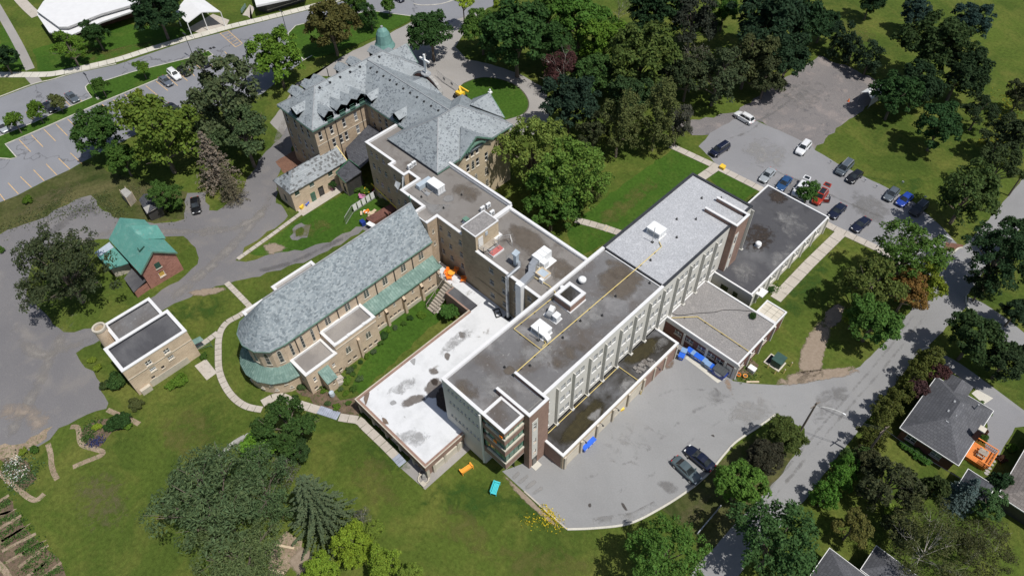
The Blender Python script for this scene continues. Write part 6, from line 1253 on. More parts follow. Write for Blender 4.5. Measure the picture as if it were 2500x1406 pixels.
part(dish, 'cloth', 'tarp_white', lambda b: [ (b.face([(-80.9+.3*k, 53.45-.12*(k % 2), 12.9), (-80.9+.3*k, 53.1-.3*(k % 2), 9.8+.4*k), (-80.6+.3*k, 53.1-.3*((k+1) % 2), 9.9+.4*k), (-80.6+.3*k, 53.45-.12*((k+1) % 2), 12.9)])) for k in range(3)] and b.face([(-82.2, 52.9, 11.2), (-80.8, 52.9, 11.5), (-81.2, 52.4, 10.0), (-82.3, 52.5, 10.3)]))
tp = thing('tape_line', 'yellow tape line strung along the brick facade behind the chapel', 'tape', (-85, 52.9, 3)); part(tp, 'tape', 'tape_yellow', lambda b: b.bar(at(906, 448, 2.2), at(975, 515, 2.2), .12, .12))

# ------------------------------------------------------------------ street furniture
def lamp(px_top, px_base, label):
    B = at(*px_base); h = 6.4; o = thing('lamp_post', label, 'lamp post', B, 'lamp posts of the car park')
    part(o, 'footing', 'light_concrete', lambda b: b.lathe([(.3, 0), (.3, .5), (.02, .5)], B.x, B.y, 10)); part(o, 'pole', 'iron_black', lambda b: b.tube([B+Vector((0, 0, .4)), B+Vector((0, 0, h))], .085, 8, .06)); part(o, 'lamp_head', 'iron_black', lambda b: (b.box(B.x-.75, B.y-.14, h-.05, B.x-.1, B.y+.14, h+.1), b.box(B.x+.1, B.y-.14, h-.05, B.x+.5, B.y+.14, h+.1)))
lamp(None, (474,144), 'black lamp post at the tip of the planted island beside the black car'); lamp(None, (240,243), 'black lamp post on the planted island beside a young tree'); lamp(None, (703,88), 'black lamp post at the rounded kerb corner of the grass under the rusty tree')
def utility_pole(px, h, label, arm=None, m='wood_grey'):
    B = at(*px); o = thing('utility_pole', label, 'pole', B); part(o, 'pole', 'bark' if m == 'wood_grey' else m, lambda b: b.tube([B, B+Vector((0, 0, h))], .17, 8, .12))
    part(o, 'crossarm', 'bark', lambda b: b.bar(B+Vector((-.2, -.9, h-.6)), B+Vector((.2, .9, h-.6)), .1, .12))
    return o, B
o, B1 = utility_pole((1948,1062), 9.0, 'dark wooden utility pole with street lamp beside the service yard entrance')
part(o, 'lamp_arm', 'frame_white', lambda b: b.tube(smoothline([B1+Vector((0, 0, 8)), B1+Vector((1.2, .5, 8.6)), B1+Vector((2.4, 1.0, 8.7)), B1+Vector((3.4, 1.4, 8.5))]), .03, 6)); part(o, 'lamp_head', 'unit_white', lambda b: b.box(B1.x+3.3, B1.y+1.3, 8.4, B1.x+3.7, B1.y+1.5, 8.5))
o, B2 = utility_pole((2105,1120), 9.0, 'pale utility pole rising from the hedge between street and gardens')
o, B3 = utility_pole((2462,478), 9.0, 'leaning pale utility pole at the right end of the street')
for (P, Q), lab in (((B1, B2), 'wires from the lamp pole over the street to the hedge pole'), ((B2, at(2340, 1270)), 'wires from the hedge pole over the dark garden trees')):
    w_ = thing('overhead_wire', lab, 'wire', P)
    part(w_, 'wire', 'iron_black', lambda b: [b.tube([P.lerp(Q, k/8)+Vector((dx, 0, 8.5-1.2*(k/8)*(1-k/8)*4*.5)) for k in range(9)], .022, 4) for dx in (-.3, .3)])
gr_ = thing('guard_rail', 'pale steel guard rail on the grass between yard and street', 'guard rail', at(1728, 1272))
Ga, Gb = at(1702, 1305), at(1758, 1238); part(gr_, 'beam', 'galvanised', lambda b: b.bar(Ga+Vector((0, 0, .6)), Gb+Vector((0, 0, .6)), .12, .35))
for k in range(6): part(gr_, 'post', 'galvanised', lambda b: (lambda p: b.box(p.x-.07, p.y-.07, 0, p.x+.07, p.y+.07, .55))(Ga.lerp(Gb, k/5)))
# construction fence on the driveway, and the yellow lift
fc = thing('site_fence', 'thin grey construction fence across the driveway by the front gable', 'fence', at(1090, 210)); F = atl([(1068,188),(1085,204),(1104,216),(1126,232)])
for p, q in zip(F, F[1:]):
    part(fc, 'mesh_panel', 'rail_grey', lambda b: (b.bar(p+Vector((0, 0, 1.9)), q+Vector((0, 0, 1.9)), .05, .05), b.bar(p+Vector((0, 0, .15)), q+Vector((0, 0, .15)), .05, .05), [b.bar(p.lerp(q, k/10)+Vector((0, 0, .15)), p.lerp(q, k/10)+Vector((0, 0, 1.9)), .03, .03) for k in range(11)]))
for p in F[1:3]: part(fc, 'notice', 'unit_grey', lambda b: b.box(p.x-.35, p.y-.03, .9, p.x+.35, p.y+.03, 1.5))
yl = thing('boom_lift', 'yellow boom lift half hidden behind the slate roof beside the grass circle', 'machine', at(1122, 235)); LB = at(1124, 240)
part(yl, 'chassis', 'iron_black', lambda b: b.box(LB.x-1.2, LB.y-.8, .3, LB.x+1.2, LB.y+.8, 1.0)); part(yl, 'boom', 'yellow_paint', lambda b: (b.bar(LB+Vector((.3, 0, 1.4)), LB+Vector((-.6, .5, 2.5)), .35, .4), b.bar(LB+Vector((-.6, .5, 2.5)), LB+Vector((1.7, 1.0, 1.9)), .3, .35), b.bar(LB+Vector((.5, .3, 1.2)), LB+Vector((-.2, .3, 2.2)), .25, .25)))
part(yl, 'turntable', 'yellow_paint', lambda b: b.box(LB.x-.8, LB.y-.7, 1.0, LB.x+.9, LB.y+.7, 1.7))
for dx in (-.9, .9):
    for dy in (-.85, .85): part(yl, 'wheel', 'rubber', lambda b: b.tube([(LB.x+dx, LB.y+dy-.15, .45), (LB.x+dx, LB.y+dy+.15, .45)], .45, 12))
# bins
bins = {}
def bin_(px, rz, label, group, m='blue_plastic', push=(0, 0, 0)):
    P = at(*px, 1.15); P.z = 0; P += Vector(push)
    if m not in bins:
        o = thing('wheelie_bin', label, 'bin', P, group, rz); o.scale = (.8, .8, .9)
        b = MB(); lo = [(-.42, -.36), (.42, -.36), (.42, .36), (-.42, .36)]; hi = [(-.55, -.47), (.55, -.47), (.55, .47), (-.55, .47)]
        for i in range(4): j = (i+1) % 4; b.face([(*lo[i], .12), (*lo[j], .12), (*hi[j], 1.1), (*hi[i], 1.1)])
        b.face([(*q, .12) for q in lo[::-1]]); b.build('body', m).parent = o
        b = MB(); b.slab([(-.6, -.55, 1.14), (.6, -.55, 1.14), (.6, .5, 1.3), (-.6, .5, 1.3)], .07); b.tube([(-.55, .52, 1.24), (.55, .52, 1.24)], .05, 6); b.build('lid', m).parent = o
        b = MB(); b.box(-.3, -.485, .6, .3, -.44, .85); b.build('bin_label', 'print_white' if m == 'blue_plastic' else 'unit_grey').parent = o
        for sx in (-.4, .4): b = MB(); b.tube([(sx-.05, .35, .14), (sx+.05, .35, .14)], .14, 10); b.build('wheel', 'rubber').parent = o
        bins[m] = o; return o
    return dup(bins[m], P, rz, label, group)
gB = 'bins along the gravel roofed annex'
rz0 = 0.0
for px, m, rz, lab in [((1668,863), 'blue_plastic', .3, 'blue bin nearest the garage end, in front of another bin'), ((1674,851), 'pale_blue_plastic', .3, 'paler blue bin tucked behind the one at the garage end'), ((1688,850), 'blue_plastic', 0, 'blue bin standing apart, third from the garage corner'), ((1699,858), 'pale_blue_plastic', 0, 'pale blue bin at the left end of the close row of four'), ((1706.5,863.5), 'blue_plastic', 0, 'blue bin second in the close row of four'), ((1714.5,868.5), 'blue_plastic', 0, 'blue bin third in the close row of four'), ((1723,874), 'pale_blue_plastic', 0, 'pale blue bin at the right end of the close row of four'), ((1733,883), 'pale_blue_plastic', 0, 'faded blue bin second from the black lidded dumpster'), ((1742,889), 'blue_plastic', 0, 'blue bin right beside the black lidded dumpster')]:
    bin_(px, rz, lab, gB, m, (0, -.35, 0))
for px, lab in [((1421,1083), 'blue bin nearest the camera of three along the garage doors'), ((1431,1074), 'middle blue bin of three along the garage doors'), ((1439,1066), 'farthest blue bin of three along the garage doors')]: bin_(px, math.pi/2, lab, 'bins along the garage doors', 'blue_plastic', (.55, 0, 0))
du = thing('dumpster', 'navy dumpster with black ribbed lid and white print beside the blue bins', 'dumpster', at(1757, 913)); DP = at(1757, 913)
dx0, dx1, dy0, dy1 = DP.x-1.0, DP.x+1.0, DP.y-.85, DP.y+.85
part(du, 'body', 'bin_navy', lambda b: b.box(dx0, dy0, .15, dx1, dy1, 1.35)); part(du, 'lid', 'lid_black', lambda b: b.slab([(dx0-.05, dy0-.06, 1.4), (dx1+.05, dy0-.06, 1.4), (dx1+.05, dy1, 1.75), (dx0-.05, dy1, 1.75)], .1))
for k in range(5): part(du, 'lid_rib', 'lid_black', lambda b: b.bar((dx0+.2+.4*k, dy0, 1.45), (dx0+.2+.4*k, dy1-.05, 1.8), .08, .07))
part(du, 'print', 'print_white', lambda b: (b.box(dx0+.35, dy0-.03, .85, dx1-.35, dy0-.002, 1.15), b.box(dx0+.55, dy0-.03, .62, dx1-.55, dy0-.002, .8))); part(du, 'side_channel', 'bin_navy', lambda b: (b.box(dx1, dy0+.2, .7, dx1+.14, dy1-.2, .95)))
tg = thing('transformer', 'dark green transformer box on a concrete pad beside the street', 'transformer', at(1893, 885)); TP = at(1896, 889)
part(tg, 'pad', 'limestone', lambda b: b.box(TP.x-1.7, TP.y-1.15, 0, TP.x+1.0, TP.y+1.1, .18)); part(tg, 'housing', 'transformer_green', lambda b: b.box(TP.x-.75, TP.y-.85, .18, TP.x+.8, TP.y+.9, 1.55)); part(tg, 'lid', 'transformer_green', lambda b: b.slab([(TP.x-.82, TP.y-.92, 1.62), (TP.x+.88, TP.y-.92, 1.62), (TP.x+.88, TP.y+.95, 1.7), (TP.x-.82, TP.y+.95, 1.7)], .1)); part(tg, 'pit', 'vent_black', lambda b: b.box(TP.x-1.5, TP.y-.8, .18, TP.x-.85, TP.y+.9, .2))
for px, lab in [((1874,898), 'left'), ((1891,912), 'front'), ((1913,911), 'right front'), ((1930,894), 'far right')]:
    P = at(*px); o = thing('bollard', 'yellow bollard at the %s of the green transformer box' % lab, 'bollard', P, 'bollards round the transformer'); part(o, 'post', 'pipe_yellow', lambda b: b.tube([P, P+Vector((0, 0, 1.05))], .09, 8)); part(o, 'cap', 'limestone', lambda b: b.lathe([(.1, 1.05), (.02, 1.13)], P.x, P.y, 8))
for px, lab in [((1564,962), 'yellow bollard nearer the yard, beside the garage corner'), ((1570,950), 'yellow bollard nearer the wall, beside the garage corner')]:
    P = at(*px); o = thing('bollard', lab, 'bollard', P, 'bollards at the garage'); part(o, 'post', 'pipe_yellow', lambda b: b.tube([P, P+Vector((0, 0, 1.05))], .1, 8)); part(o, 'cap', 'limestone', lambda b: b.lathe([(.11, 1.05), (.02, 1.12)], P.x, P.y, 8))
def grit(px, label, rz=0):
    P = at(*px); o = thing('grit_bin', label, 'grit bin', P, None, rz); b = MB()
    b.box(-.5, -.35, 0, .5, .35, .55); b.build('body', 'yellow_paint').parent = o; b = MB(); b.slab([(-.55, -.42, .6), (.55, -.42, .6), (.5, .38, .85), (-.5, .38, .85)], .28); b.build('lid', 'yellow_paint').parent = o; return o
grit((1763,412), 'yellow grit bin at the path fork beside the east car park'); grit((1513,1000), 'yellow grit bin at a garage pier', 1.2); grit((735,508), 'yellow grit bin at the corner of the coach house', .3)
for px, c, lab in [((1802,918), 'orange_plastic', 'orange pot beside the gravel roofed annex corner'), ((1818,921), 'amber_plastic', 'tan pot beside the orange pot')]:
    P = at(*px); o = thing('plant_pot', lab, 'pot', P); part(o, 'pot', c, lambda b: b.lathe([(.22, 0), (.34, .45), (.36, .5), (.28, .5), (.26, .4)], P.x, P.y, 12)); part(o, 'soil', 'garden_soil', lambda b: b.lathe([(.27, .42), (.02, .43)], P.x, P.y, 10))
ub = thing('utility_cabinet', 'white plastic cabinet lying in the planting by the annex corner', 'cabinet', at(1835, 905)); P = at(1835, 905); part(ub, 'cabinet', 'unit_white', lambda b: b.box(P.x-.6, P.y-.4, 0, P.x+.5, P.y+.4, .7)); part(ub, 'lid', 'unit_white', lambda b: b.box(P.x-.65, P.y-.45, .7, P.x+.55, P.y+.45, .78))
lg = thing('timber_edge', 'pale timber edging lying on the grass beside the yard', 'timber', at(1838, 932)); part(lg, 'beam', 'wood_pale', lambda b: b.bar(at(1822, 932, .12), at(1853, 932, .12), .25, .22))
# benches and garden chairs
def bench(px, rz, m, label, L_=2.2):
    P = at(*px); o = thing('garden_bench', label, 'bench', P, None, rz)
    for k in range(4): b = MB(); b.box(-L_/2, -.35+.19*k, .42, L_/2, -.35+.19*k+.16, .47); b.build('seat_slat', m).parent = o
    b = MB(); 
    for k in range(3): b.box(-L_/2, .42+.04*k, .55+.17*k, L_/2, .46+.04*k, .55+.17*k+.14)
    b.build('backrest', m).parent = o
    for sx in (-1, 1):
        b = MB(); b.box(sx*L_/2-.06, -.4, 0, sx*L_/2+.06, -.3, .65); b.box(sx*L_/2-.06, .36, 0, sx*L_/2+.06, .46, .95); b.box(sx*L_/2-.1, -.42, .65, sx*L_/2+.1, .46, .7); b.build('armrest', m).parent = o
    return o
bench((1139,1147), rad(-99), 'amber_plastic', 'orange garden bench on the lawn before the glazed bay', 1.75); bench((1210,1195), rad(117), 'cyan_plastic', 'turquoise garden bench on the lawn at the yard edge', 1.75)
chairs = {}
def chair(P, rz, m, label, group):
    if m not in chairs:
        o = thing('adirondack_chair', label, 'chair', P, group, rz); b = MB()
        b.slab([(-.36, -.42, .42), (.36, -.42, .42), (.36, .25, .28), (-.36, .25, .28)], .05); b.build('seat', m).parent = o
        b = MB(); b.slab([(-.36, .22, .3), (.36, .22, .3), (.3, .58, 1.05), (0, .6, 1.12), (-.3, .58, 1.05)], .05); b.build('backrest', m).parent = o
        for sx in (-1, 1): b = MB(); b.box(sx*.46-.08, -.5, .55, sx*.46+.08, .4, .6); b.box(sx*.4-.03, -.46, 0, sx*.4+.03, -.36, .55); b.box(sx*.4-.03, .3, 0, sx*.4+.03, .38, .55); b.build('arm', m).parent = o
        chairs[m] = o; return o
    return dup(chairs[m], P, rz, label, group)
gA = 'orange chairs on the white terrace'
for px, rz, lab in [((1093,668), .6, 'orange chair left of the orange table on the white terrace'), ((1113,663), -1.2, 'orange chair behind the orange table on the white terrace'), ((1097,680), 2.4, 'orange chair in front of the orange table on the white terrace'), ((1132,685), -.8, 'orange chair alone by the wall of the white terrace')]: chair(at(*px, 3.45), rz, 'orange_plastic', lab, gA)
ot = thing('garden_table', 'round orange table between the orange chairs on the white terrace', 'table', at(1103, 672, 3.45)); P = at(1103, 672, 3.45); part(ot, 'table_top', 'amber_plastic', lambda b: b.lathe([(.02, P.z+.72), (.62, P.z+.72), (.62, P.z+.77), (.02, P.z+.77)], P.x, P.y, 18)); part(ot, 'pedestal', 'amber_plastic', lambda b: b.lathe([(.3, P.z), (.1, P.z+.1), (.1, P.z+.72)], P.x, P.y, 10))
gC = 'garden chairs by the coach house'
for px, rz, m, lab in [((748,500), .4, 'blue_plastic', 'blue garden chair beside the yellow grit bin'), ((809,463), .5, 'pink_plastic', 'mauve garden chair against the coach house wall'), ((885,485), 2.0, 'pink_plastic', 'mauve garden chair at the end of the vegetable patch'), ((896,472), 1.0, 'yellow_paint', 'yellow garden chair at the vegetable patch'), ((913,466), .3, 'red_plastic', 'dark red garden chair behind the vegetable patch')]: chair(at(*px), rz, m, lab, gC)
# fence pen and clutter behind the chapel
pn = thing('wire_pen', 'grey wire mesh pen with hanging sheets behind the chapel', 'fence', at(880, 515)); F = atl([(845,548),(862,520),(918,483),(922,455)])
for p, q in zip(F, F[1:]): part(pn, 'mesh_panel', 'rail_grey', lambda b: (b.bar(p+Vector((0, 0, 1.8)), q+Vector((0, 0, 1.8)), .07, .07), b.bar(p+Vector((0, 0, .1)), q+Vector((0, 0, .1)), .05, .05), [b.bar(p.lerp(q, k/14)+Vector((0, 0, .1)), p.lerp(q, k/14)+Vector((0, 0, 1.8)), .025, .025) for k in range(15)]))
part(pn, 'hanging_sheet', 'tarp_white', lambda b: [b.bar(F[1].lerp(F[2], .05+.19*k)+Vector((.05, -.05, 1.0)), F[1].lerp(F[2], .19+.19*k)+Vector((.05, -.05, 1.05)), .05, 1.4) for k in range(5)])
jk = thing('board_heap', 'heap of pale boards and sheets inside the wire pen', 'heap', at(905, 525)); rr = random.Random(5)
for k in range(9): c = at(rr.uniform(878, 912), rr.uniform(520, 540)); part(jk, 'board', 'wood_pale' if k % 3 else 'tarp_white', lambda b: b.bar(c+Vector((0, 0, .15+.06*k)), c+Vector((rr.uniform(-1.2, 1.2), rr.uniform(-1, 1), .2+.06*k)), rr.uniform(.25, .8), .06))
sk2 = thing('skip_container', 'dark red skip with white sheets beside the chapel roof', 'skip', at(930, 530)); ca, cb_ = at(902, 548), at(965, 512)
part(sk2, 'floor', 'dark_red_brick', lambda b: b.bar(ca+Vector((0, 0, .5)), cb_+Vector((0, 0, .5)), 2.0, .9)); part(sk2, 'sheet', 'tarp_white', lambda b: b.bar(ca+Vector((.4, -.5, 1.1)), ca+Vector((2.0, -.3, 1.2)), .9, .08)); part(sk2, 'drum', 'bin_navy', lambda b: b.bar(ca+Vector((-1.3, -.8, .5)), ca+Vector((-.3, -.9, .5)), .8, .9))
oc = thing('orange_blocks', 'row of orange plastic blocks inside the wire pen', 'blocks', at(896, 519)); part(oc, 'block', 'orange_plastic', lambda b: [b.box(at(891+4*k, 521-2*k).x-.2, at(891+4*k, 521-2*k).y-.2, 0, at(891+4*k, 521-2*k).x+.2, at(891+4*k, 521-2*k).y+.2, .5) for k in range(3)])
rbar = thing('rain_barrel', 'pale blue rain barrel under the copper porch corner', 'barrel', at(812, 968)); P = at(812, 966); part(rbar, 'barrel', 'unit_blue', lambda b: b.lathe([(.36, 0), (.43, .4), (.36, .95), (.38, 1.0), (.28, 1.0), (.25, .9), (.02, .88)], P.x, P.y, 14))
sc = thing('garden_sculpture', 'low round stone planter with pointed stone on the grey pavement corner', 'sculpture', at(1035, 1165)); P = at(1035, 1166)
part(sc, 'planter', 'stone_base', lambda b: (b.lathe([(.85, 0), (.85, .35), (.65, .35), (.65, .2)], P.x+.2, P.y-.2, 14), b.lathe([(.55, 0), (.55, .3), (.4, .3)], P.x-.6, P.y+.35, 12))); part(sc, 'stone', 'pale_stone', lambda b: (b.lathe([(.4, .2), (.25, .8), (.02, 1.15)], P.x, P.y, 5)))
sb = thing('stone_seat', 'small square stone seat on the grey pavement corner', 'seat', at(1034, 1184)); P = at(1034, 1184); part(sb, 'seat', 'stone_base', lambda b: b.box(P.x-.4, P.y-.3, .35, P.x+.4, P.y+.3, .45)); part(sb, 'leg', 'stone_base', lambda b: (b.box(P.x-.35, P.y-.25, 0, P.x-.2, P.y+.25, .35), b.box(P.x+.2, P.y-.25, 0, P.x+.35, P.y+.25, .35)))
for px, lab in [((675,1395), 'left'), ((700,1335), 'upper')]:
    P = at(*px); o = thing('sandpit_plank', 'pale plank edging the %s side of the sand pit' % lab, 'plank', P); part(o, 'plank', 'wood_pale', lambda b: b.bar(P+Vector((-.9, -.6, .12)), P+Vector((.9, .6, .12)), .3, .14))
sg = thing('stone_wall', 'low dry stone wall running under the lower left trees', 'wall', at(560, 1095)); Wl = smoothline(atl([(490,1150),(540,1110),(575,1082),(600,1068),(640,1050)]), 4)
rr = random.Random(9)
for p in [Wl[i].lerp(Wl[i+1], t) for i in range(len(Wl)-1) for t in (0, .5)]: part(sg, 'stone', 'pale_stone', lambda b: b.box(p.x-rr.uniform(.2, .35), p.y-rr.uniform(.2, .3), 0, p.x+rr.uniform(.2, .35), p.y+rr.uniform(.2, .3), rr.uniform(.3, .55)))
tn = thing('site_sign', 'pale green site board on the stepped terrace of the white neighbour', 'sign', at(598, 30)); a, c = at(591, 36), at(602, 20); part(tn, 'board', 'copper', lambda b: b.bar(a+Vector((0, 0, .8)), c+Vector((0, 0, .8)), .1, .9)); gsheet('entry_slab', [(592,38),(610,12),(622,20),(610,50),(618,52),(604,40)], .03, 'concrete')
for i, (px, lab) in enumerate([((2026,400), 'first'), ((2055,415), 'second'), ((2083,430), 'third'), ((2110,445), 'fourth'), ((2138,460), 'fifth'), ((2165,470), 'sixth'), ((2201,451), 'seventh'), ((2256,487), 'eighth')]):
    P = at(*px); o = thing('marker_post', '%s white marker post from the left along the lawn edge of the east car park' % lab, 'post', P, 'marker posts along the east car park'); part(o, 'plate', 'print_white', lambda b: b.box(P.x-.2, P.y-.03, .55, P.x+.2, P.y+.03, .85)); part(o, 'post', 'rail_grey', lambda b: b.bar(P, P+Vector((0, 0, .55)), .06, .06))
mbx = thing('notice_board', 'white notice board beside the mulch bed at the car park exit', 'sign', at(2306, 592)); P = at(2306, 594); part(mbx, 'board', 'unit_white', lambda b: b.box(P.x-.8, P.y-.06, .5, P.x+.8, P.y+.06, 1.5)); part(mbx, 'post', 'wood_grey', lambda b: (b.bar(P+Vector((-.7, 0, 0)), P+Vector((-.7, 0, .5)), .1, .1), b.bar(P+Vector((.7, 0, 0)), P+Vector((.7, 0, .5)), .1, .1)))
P = at(2071, 248); o = thing('traffic_cone', 'small red cone standing on the gravel lot', 'cone', P); part(o, 'cone', 'orange_plastic', lambda b: b.lathe([(.2, .04), (.05, .7), (.02, .7)], P.x, P.y, 10)); part(o, 'foot', 'red_plastic', lambda b: b.box(P.x-.25, P.y-.25, 0, P.x+.25, P.y+.25, .05))

# ------------------------------------------------------------------ cars
CARS = {}
def car_proto(kind):
    """station list along the body; x forward"""
    if kind == 'sedan': Lh, hw, zb, zr, hood, deck = 2.32, .89, .93, 1.42, (.95, 2.25), (-2.2, -1.35); gh = (.98, .22, -.95, -1.62)
    elif kind == 'suv': Lh, hw, zb, zr, hood, deck = 2.30, .93, 1.06, 1.68, (1.05, 2.2), (-2.25, -2.0); gh = (1.05, .42, -1.75, -2.18)
    elif kind == 'van': Lh, hw, zb, zr, hood, deck = 2.45, .97, 1.08, 1.75, (1.35, 2.3), (-2.4, -2.2); gh = (1.55, .75, -2.05, -2.36)
    else: Lh, hw, zb, zr, hood, deck = 2.12, .88, .95, 1.48, (.9, 2.05), (-2.05, -1.7); gh = (1.0, .28, -1.35, -1.98)
    root = bpy.data.objects.new('parked_car', None); COL.objects.link(root)
    st = [(-Lh, .42, .62*1.0, hw*.80), (-Lh+.08, .30, zb-.16, hw*.90), (-Lh+.4, .22, zb-.02, hw*.97), (-.9, .20, zb, hw), (.3, .20, zb, hw), (gh[0], .20, zb-.02, hw*.99), (gh[0]+.5, .22, zb-.08, hw*.97), (Lh-.42, .24, zb-.17, hw*.92), (Lh-.1, .28, zb-.27, hw*.82), (Lh, .36, .60, hw*.66)]
    b = MB(); rings = []
    for x, z0, z1, w in st:
        zm = z0+(z1-z0)*.55
        rings.append([(x, -w*.9, z0), (x, -w, zm), (x, -w*.96, z1-.05), (x, -w*.84, z1), (x, 0, z1+.035), (x, w*.84, z1), (x, w*.96, z1-.05), (x, w, zm), (x, w*.9, z0)])
    for A_, B_ in zip(rings, rings[1:]):
        for i in range(8): b.face([A_[i], A_[i+1], B_[i+1], B_[i]][::-1])
    b.face(rings[0][::-1][::-1]); b.face(rings[-1][::-1])
    body = bpy.data.objects.new('body', b.mesh('body', 'car_paint', True)); COL.objects.link(body); body.parent = root
    x0, x1, x2, x3 = gh; w0, w1 = hw*.86, hw*.70; zl = zb-.02
    BL = [(x0, -w0*.93, zl), (x0, w0*.93, zl), (x3, w0*.93, zl), (x3, -w0*.93, zl)]; TP_ = [(x1, -w1*.95, zr-.04), (x1, w1*.95, zr-.04), (x2, w1*.95, zr-.05), (x2, -w1*.95, zr-.05)]
    def sub(nm, pts, m, inset=0.0, push=.004):
        c = sum((Vector(p) for p in pts), Vector())/len(pts); n = (Vector(pts[1])-Vector(pts[0])).cross(Vector(pts[2])-Vector(pts[0])).normalized()
        if n.dot(c-Vector((0, 0, .8))) < 0: n = -n; pts = pts[::-1]
        mm = MB(); mm.face([Vector(p).lerp(c, inset)+n*push for p in pts]); o = bpy.data.objects.new(nm, mm.mesh(nm, m)); COL.objects.link(o); o.parent = root; return o
    cab = MB()
    for i in range(4): j = (i+1) % 4; cab.face([BL[i], BL[j], TP_[j], TP_[i]][::-1])
    o = bpy.data.objects.new('cabin', cab.mesh('cabin', 'car_paint')); COL.objects.link(o); o.parent = root
    r = MB(); xm = (x1+x2)/2
    g = [[(x1+.02, y*w1, zr-.03-abs(y)*.03), (xm, y*w1*1.02, zr+.02-abs(y)*.045), (x2-.02, y*w1, zr-.045-abs(y)*.03)] for y in (-1, -.5, 0, .5, 1)]
    for A_, B_ in zip(g, g[1:]):
        for i in range(2): r.face([A_[i], A_[i+1], B_[i+1], B_[i]][::-1])
    o = bpy.data.objects.new('roof', r.mesh('roof', 'car_paint', True)); COL.objects.link(o); o.parent = root
    sub('windshield', [BL[0], BL[1], TP_[1], TP_[0]], 'car_glass', .09); sub('rear_window', [BL[2], BL[3], TP_[3], TP_[2]], 'car_glass', .12)
    for s in (1, -1):
        q = [Vector((x0, s*w0*.93, zl)), Vector((x3, s*w0*.93, zl)), Vector((x2, s*w1*.95, zr-.05)), Vector((x1, s*w1*.95, zr-.04))]; m0, m1 = q[0].lerp(q[1], .5), q[3].lerp(q[2], .48)
        sub('side_window', [q[0].lerp(q[1], .1), m0, m1, q[3].lerp(q[2], .03)], 'car_glass', .08, .012); sub('side_window', [m0, q[1].lerp(q[0], .08), q[2].lerp(q[3], .04), m1], 'car_glass', .08, .012)
        def bx(nm, a, m, smooth=False):
            mm = MB(); mm.box(*a); o = bpy.data.objects.new(nm, mm.mesh(nm, m)); COL.objects.link(o); o.parent = root
        bx('headlight', (Lh-.34, s*hw*.62-.16, .60, Lh-.06, s*hw*.62+.16, .70), 'head_lamp'); bx('taillight', (-Lh-.005, s*hw*.66-.13, .62, -Lh+.14, s*hw*.66+.13, .78), 'tail_red')
        bx('mirror', (gh[0]-.25, s*(hw+.02)-.10, zb-.02, gh[0]-.08, s*(hw+.02)+.10, zb+.14), 'car_paint')
        for xw in (Lh-.88, -Lh+.85):
            mm = MB(); mm.tube([(xw, s*(hw-.2), .33), (xw, s*(hw+.015), .33)], .34, 14); o = bpy.data.objects.new('wheel', mm.mesh('wheel', 'rubber')); COL.objects.link(o); o.parent = root
            mm = MB(); mm.tube([(xw, s*(hw-.02), .33), (xw, s*(hw+.025), .33)], .2, 10); p = bpy.data.objects.new('rim', mm.mesh('rim', 'chrome')); COL.objects.link(p); p.parent = o
    mm = MB(); mm.box(Lh-.05, -.3, .42, Lh+.01, .3, .55); o = bpy.data.objects.new('grille', mm.mesh('grille', 'vent_black')); COL.objects.link(o); o.parent = root
    mm = MB(); mm.box(-Lh-.015, -.26, .48, -Lh+.02, .26, .6); o = bpy.data.objects.new('number_plate', mm.mesh('number_plate', 'print_white')); COL.objects.link(o); o.parent = root
    if kind in ('suv', 'van'):
        for s in (1, -1): mm = MB(); mm.bar((x1-.1, s*w1*.86, zr+.02), (x2+.1, s*w1*.86, zr+.02), .05, .06); o = bpy.data.objects.new('roof_rail', mm.mesh('roof_rail', 'rail_grey')); COL.objects.link(o); o.parent = root
    return root
used = set()
def car(kind, front, rear, colr, label, group, roofcol=None):
    F_, B_ = at(*front, .5), at(*rear, .5); P = (F_+B_)/2; P.z = 0; rz = math.atan2(F_.y-B_.y, F_.x-B_.x)
    if kind not in CARS: CARS[kind] = car_proto(kind)
    if kind in used: r = dup(CARS[kind], P, rz, label, group)
    else: r = CARS[kind]; used.add(kind); r.location = P; r.rotation_euler = (0, 0, rz); r['label'] = label; r['group'] = group
    r['category'] = 'car'
    for o in [r]+list(r.children): o.color = (*colr, 1)
    return r
BLK, NAVY, SIL, WHT, GRY, BLU, DBL, RED, TEAL = (.012,.012,.014), (.010,.014,.035), (.36,.39,.41), (.78,.79,.80), (.10,.12,.14), (.025,.08,.20), (.02,.06,.35), (.40,.035,.015), (.085,.115,.125)
gE, gN = 'cars in the east car park', 'cars in the upper left car park'
car('suv', (1800,279), (1833,298), WHT, 'white SUV alone at the edge of asphalt and gravel lot', gE)
car('van', (1744,375), (1770,358), NAVY, 'dark navy minivan at the corner of the east car park by the trees', gE)
car('suv', (1950,375), (1972,350), WHT, 'white SUV parked by itself before the lawn of the gravel lot', gE)
car('sedan', (1862,441), (1885,416), SIL, 'silver sedan first in the row along the sidewalk', gE)
car('sedan', (1904,461), (1924,436), BLU, 'mid blue sedan second in the row along the sidewalk', gE)
w3 = car('suv', (1940,480), (1964,449), WHT, 'white SUV with raised tailgate half hidden by a small tree', gE)
redc = car('suv', (1989,498), (2014,465), RED, 'red SUV with open door and raised tailgate beside the dark roofed annex', gE)
car('sedan', (2032,529), (2057,503), NAVY, 'dark navy sedan at the corner of the dark roofed annex', gE)
car('sedan', (2089,560), (2115,538), NAVY, 'navy sedan last in the row along the sidewalk', gE)
car('van', (2047,426), (2076,396), GRY, 'dark grey minivan first in the row along the lawn', gE)
car('hatch', (2074,443), (2099,421), BLK, 'black hatchback second in the row along the lawn', gE)
car('hatch', (2164,489), (2189,461), GRY, 'slate grey hatchback left of the bright blue car', gE)
